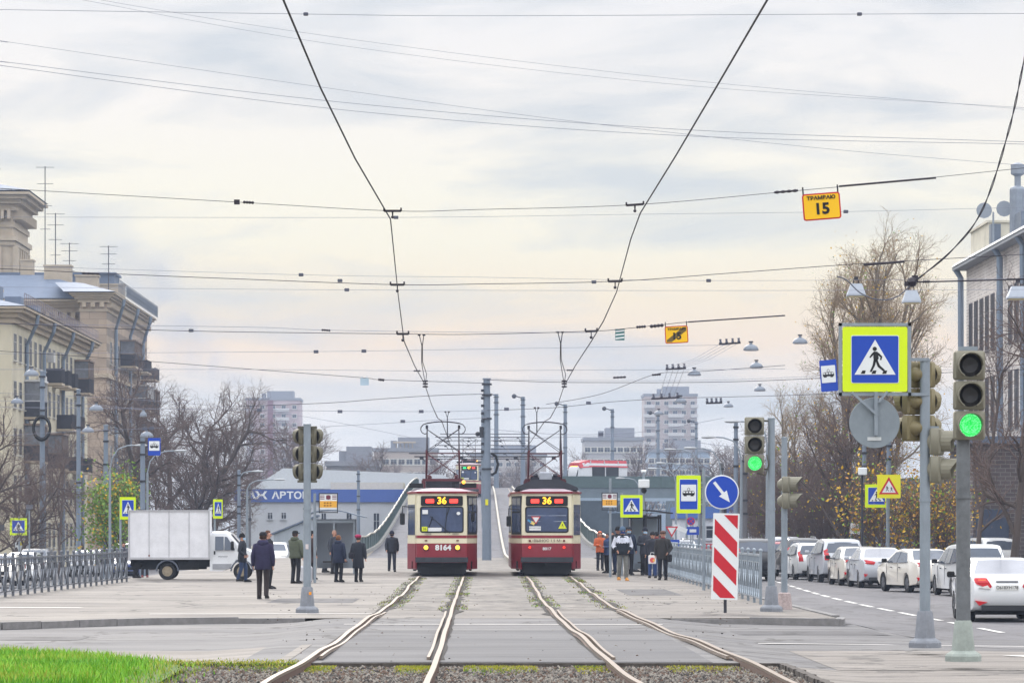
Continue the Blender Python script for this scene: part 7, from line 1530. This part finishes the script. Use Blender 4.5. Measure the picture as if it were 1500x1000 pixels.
span('thin wire below the third span wire', [(E, 518), (360, 515.5), (533, 514), (780, 510), (1070, 505)], 90, .007, [(533, 514), (463, 515)], m=WIREL)
span('horizontal wire at the height of the lower hanging cables', [(E, 541), (360, 541), (615, 543), (835, 542), (1070, 541), (1150, 540)], 96, .008, (), (), [(606, 543, 616, 543, .02), (830, 542, 840, 542, .02)], WIREL)
span('drooping wire from the left edge to the central mast top', [(E, 512), (150, 524), (360, 540), (530, 553), (560, 556), (710, 561)], 110, .011, (), (), [(554, 555.5, 563, 556.5, .04)])
span('double wire from the central mast top to the right', [(713, 556), (760, 558), (850, 560), (1070, 559), (1300, 549), (X_, 540)], 120, .013)
span('thin upper wire of the double pair right of the central mast', [(713, 554), (760, 556), (850, 557), (1070, 556), (1300, 545), (X_, 536)], 121, .008, m=WIREL)
span('wire sloping up to the central mast with small beads', [(350, 595), (480, 590), (560, 584), (640, 579), (710, 577)], 150, .016)
span('level wire crossing before the pink high rise to the mast', [(E, 596), (360, 600), (500, 602), (640, 602.5), (713, 601)], 140, .013, [(380, 600.5), (498, 602.5), (617, 602.5)], m=WIREL)
span('wire rising right from the mast past the hanging lamps', [(713, 601), (810, 597), (900, 588), (997, 583), (1150, 579), (1300, 573)], 140, .013, [(742, 599), (862, 590)])
span('wire from the tram pantograph up to the right insulators', [(800, 592), (880, 577), (960, 548), (1010, 545), (1150, 535)], 125, .012, (), (), [(898, 553, 917, 552, .035), (955, 549, 968, 548, .035)])
span('faint wire sloping from the left edge into the left trees', [(E, 574), (200, 585), (420, 606), (600, 640)], 170, .012, m=WIREL)
span('low wire left of the central mast', [(470, 625), (560, 620), (640, 615), (713, 612)], 170, .016, [(590, 617)], m=WIREL)
span('low wire right of the central mast towards the high rise', [(713, 628), (800, 635), (880, 636), (960, 630), (1060, 612)], 170, .016, [(880, 636)], m=WIREL)
span('lowest right wire reaching the street lamps', [(713, 645), (830, 640), (940, 640), (1080, 655)], 180, .016, m=WIREL)
span('thin wire before the cream block', [(E, 586), (60, 588), (130, 592), (210, 600)], 120, .01, m=WIREL); span('thin wire with four beads above the lower dome lamps at left', [(E, 640), (100, 632), (200, 628), (240, 626)], 125, .01, [(212, 628), (222, 627)], m=WIREL)
def ins_bar(label, u, v, w_, s_, tl):
    T = thing('insulator_bar', label, 'fitting', W(u, v, F/s_)); T.rotation_euler = (0, -R(tl), 0); b = MB(); b.box((0, 0, 0), (w_/s_, .06, 2.6/s_)); b.build('bar', INS, T)
    for k in range(4): MB().lathe([(.0, 0), (2/s_, 0), (2/s_, 2.4/s_), (1/s_, 3.4/s_), (2/s_, 4.4/s_), (1.6/s_, 6/s_), (0, 6/s_)], ((-.42+.28*k)*w_/s_, 0, 1.3/s_), 8).build('insulator', INSG, T)
ins_bar('bar with four insulators above the stacked dome lamps', 1069, 503, 32, 41, 4); ins_bar('bar with four insulators left of the middle dome lamp', 990, 540, 30, 36, 4); ins_bar('bar with four insulators in front of the high rise roof', 975, 583, 42, 33, 3); ins_bar('bar with four insulators right of the high rise', 1046, 590, 24, 27, 2)
b = MB()
for k in range(4): 
    a = W(1058+k*8, 502, 122); c = W(979+k*8, 538, 139); d_ = W(966+k*7, 580, 151); b.path([a, (a+c)/2+Vector((0, 0, -.12)), c, (c+d_)/2, d_], .008, 4)
tag(b.build('feeder_lines', WIREL), 'four parallel feeder lines running between the insulator bars', 'wire')
# contact wires
def cw(P): return [W(u, v, 4.0*F/(HZ-v)) for u, v in P]
def contact(label, P, tail):
    T = thing('contact_wire', label, 'wire', (0, 0, 0)); q = cw(P)+[Vector(p) for p in tail]; b = MB(); b.path(q, [.0085 if p.y < 60 else .011 if p.y < 110 else .016 for p in q], 6); b.build('cable', WIRE, T)
contact('left contact wire running down to the left pantograph', [(158, -700), (415, 0), (470, 130), (520, 232), (572, 321), (576, 360), (583, 430), (592, 500), (607, 535), (622, 562), (632, 592), (641, 612)], [(-1.35, 127.2, 5.74), (-1.3, 189, 5.78), (-1.0, 262, ramp(262)+5.7), (-.85, 330, ramp(330)+5.7)])
contact('right contact wire running down to the right pantograph', [(1508, -700), (1124, 0), (1048, 130), (990, 228), (938, 312), (924, 350), (903, 428), (884, 470), (866, 500), (843, 535), (826, 566), (818, 590), (806, 612)], [(2.5, 127.7, 5.74), (2.4, 189, 5.78), (2.4, 262, ramp(262)+5.7), (2.4, 330, ramp(330)+5.7)])
def feeder(label, u0, v0, u1, v1, Y0, Y1):
    T = thing('feeder_cable', label, 'wire', (0, 0, 0)); a, c = W(u0-3, v0, Y0), W(u1, v1, Y1); a2 = W(u0+4, v0, Y0); mid = W(u0+1, v0+16, Y0); b = MB()
    b.path([a, mid, W(u0+.5, v0+40, (Y0*2+Y1)/3), W(u1-2.5, v1-14, Y1), c], .010, 5); b.path([a2, mid+Vector((.01, 0, 0)), W(u0+2, v0+40, (Y0*2+Y1)/3), W(u1+2, v1-14, Y1), c], .010, 5); b.build('cable', WIRE, T)
    b = MB(); b.box(W(u0-3, v0+.5, Y0), (.06, .04, .03)); b.box(W(u0+4, v0+.5, Y0), (.06, .04, .03)); b.build('clamp', INS, T)
    b = MB(); 
    for dz in (-4, 0, 4): b.lathe([(0, -.03), (.075, -.02), (.075, .02), (0, .03)], c+Vector((.0, 0, -dz/50)), 8)
    b.build('insulator', INS, T)
feeder('twisted feeder cable hanging left of the central mast', 617, 490, 623, 562, 69.4, 96); feeder('twisted feeder cable hanging right of the central mast', 820, 486, 826.5, 562, 69.4, 96)
for lb, u, v, Y in (('small double feeder above the left pantograph', 655, 603, 122), ('small double feeder above the right pantograph', 786, 597, 122)):
    T = thing('feeder_cable', lb, 'wire', W(u, v, Y)); s_ = F/Y; b = MB(); b.path([(-2.5/s_, 0, 0), (0, 0, -8/s_), (0, 0, -40/s_)], .012, 5); b.path([(2.5/s_, 0, 0), (.01, 0, -8/s_), (.02, 0, -36/s_)], .012, 5); b.build('cable', WIRE, T); MB().box((-2.5/s_, 0, 0), (.08, .04, .05)).box((2.5/s_, 0, 0), (.08, .04, .05)).build('clamp', INS, T)
# thick twisted cables at right
def rope(label, P, Y, r):
    q = [W(u, v, Y) for u, v in sp(P, 10)]; T = thing('twisted_cable', label, 'cable', q[0]); out2 = [[], []]; acc = 0
    Q = []
    for a, c in zip(q[:-1], q[1:]):
        n = max(1, int((c-a).length/.045)); Q += [a+(c-a)*i/n for i in range(n)]
    b = MB()
    for ph in (0, math.pi): b.path([p-q[0]+Vector((math.cos(i*.45+ph), 0, math.sin(i*.45+ph)*.5))*r*.9 for i, p in enumerate(Q)], r*.75, 5)
    b.build('strand', WIRE, T)
rope('twisted dark cable sweeping down from the right frame edge', [(1508, 40), (1500, 88), (1478, 190), (1440, 305), (1395, 366), (1337, 414)], 50, .011)
span('white sagging cable between the two floodlights', [(1337, 414), (1315, 434), (1290, 439), (1262, 430), (1240, 410), (1226, 405)], 58, .013, m=INSG, name='slack_cable'); span('dark thick wire from the floodlight knot to the right edge', [(1337, 412), (1350, 413), (1500, 409), (X_, 409)], 58, .016, (), (), [(1352, 412.6, 1362, 412.4, .022)])
tag(MB().ball((0, 0, 0), .09, 8).box((.05, 0, .05), (.1, .05, .12)).box((-.08, 0, -.03), (.1, .05, .08)).build('cable_knot', INS, None, False, W(1336, 413, 57.5)), 'dark cable clamp where the thick cables meet above the floodlight', 'fitting')
HAZE = .00033
# ---------------- haze
hm = bpy.data.materials.new('haze_air'); hm.use_nodes = True; t = hm.node_tree; t.nodes.remove(t.nodes['Principled BSDF'])
pv = t.nodes.new('ShaderNodeVolumePrincipled'); pv.inputs['Color'].default_value = RGB(206, 224, 255); pv.inputs['Density'].default_value = HAZE; pv.inputs['Anisotropy'].default_value = .0
t.links.new(pv.outputs[0], t.nodes['Material Output'].inputs['Volume'])
b = MB(); b.box((0, 560, 34), (1200, 1420, 70)); ho = b.build('haze', hm); ho['kind'] = 'stuff'; ho['label'] = 'pale blue autumn haze in the air'
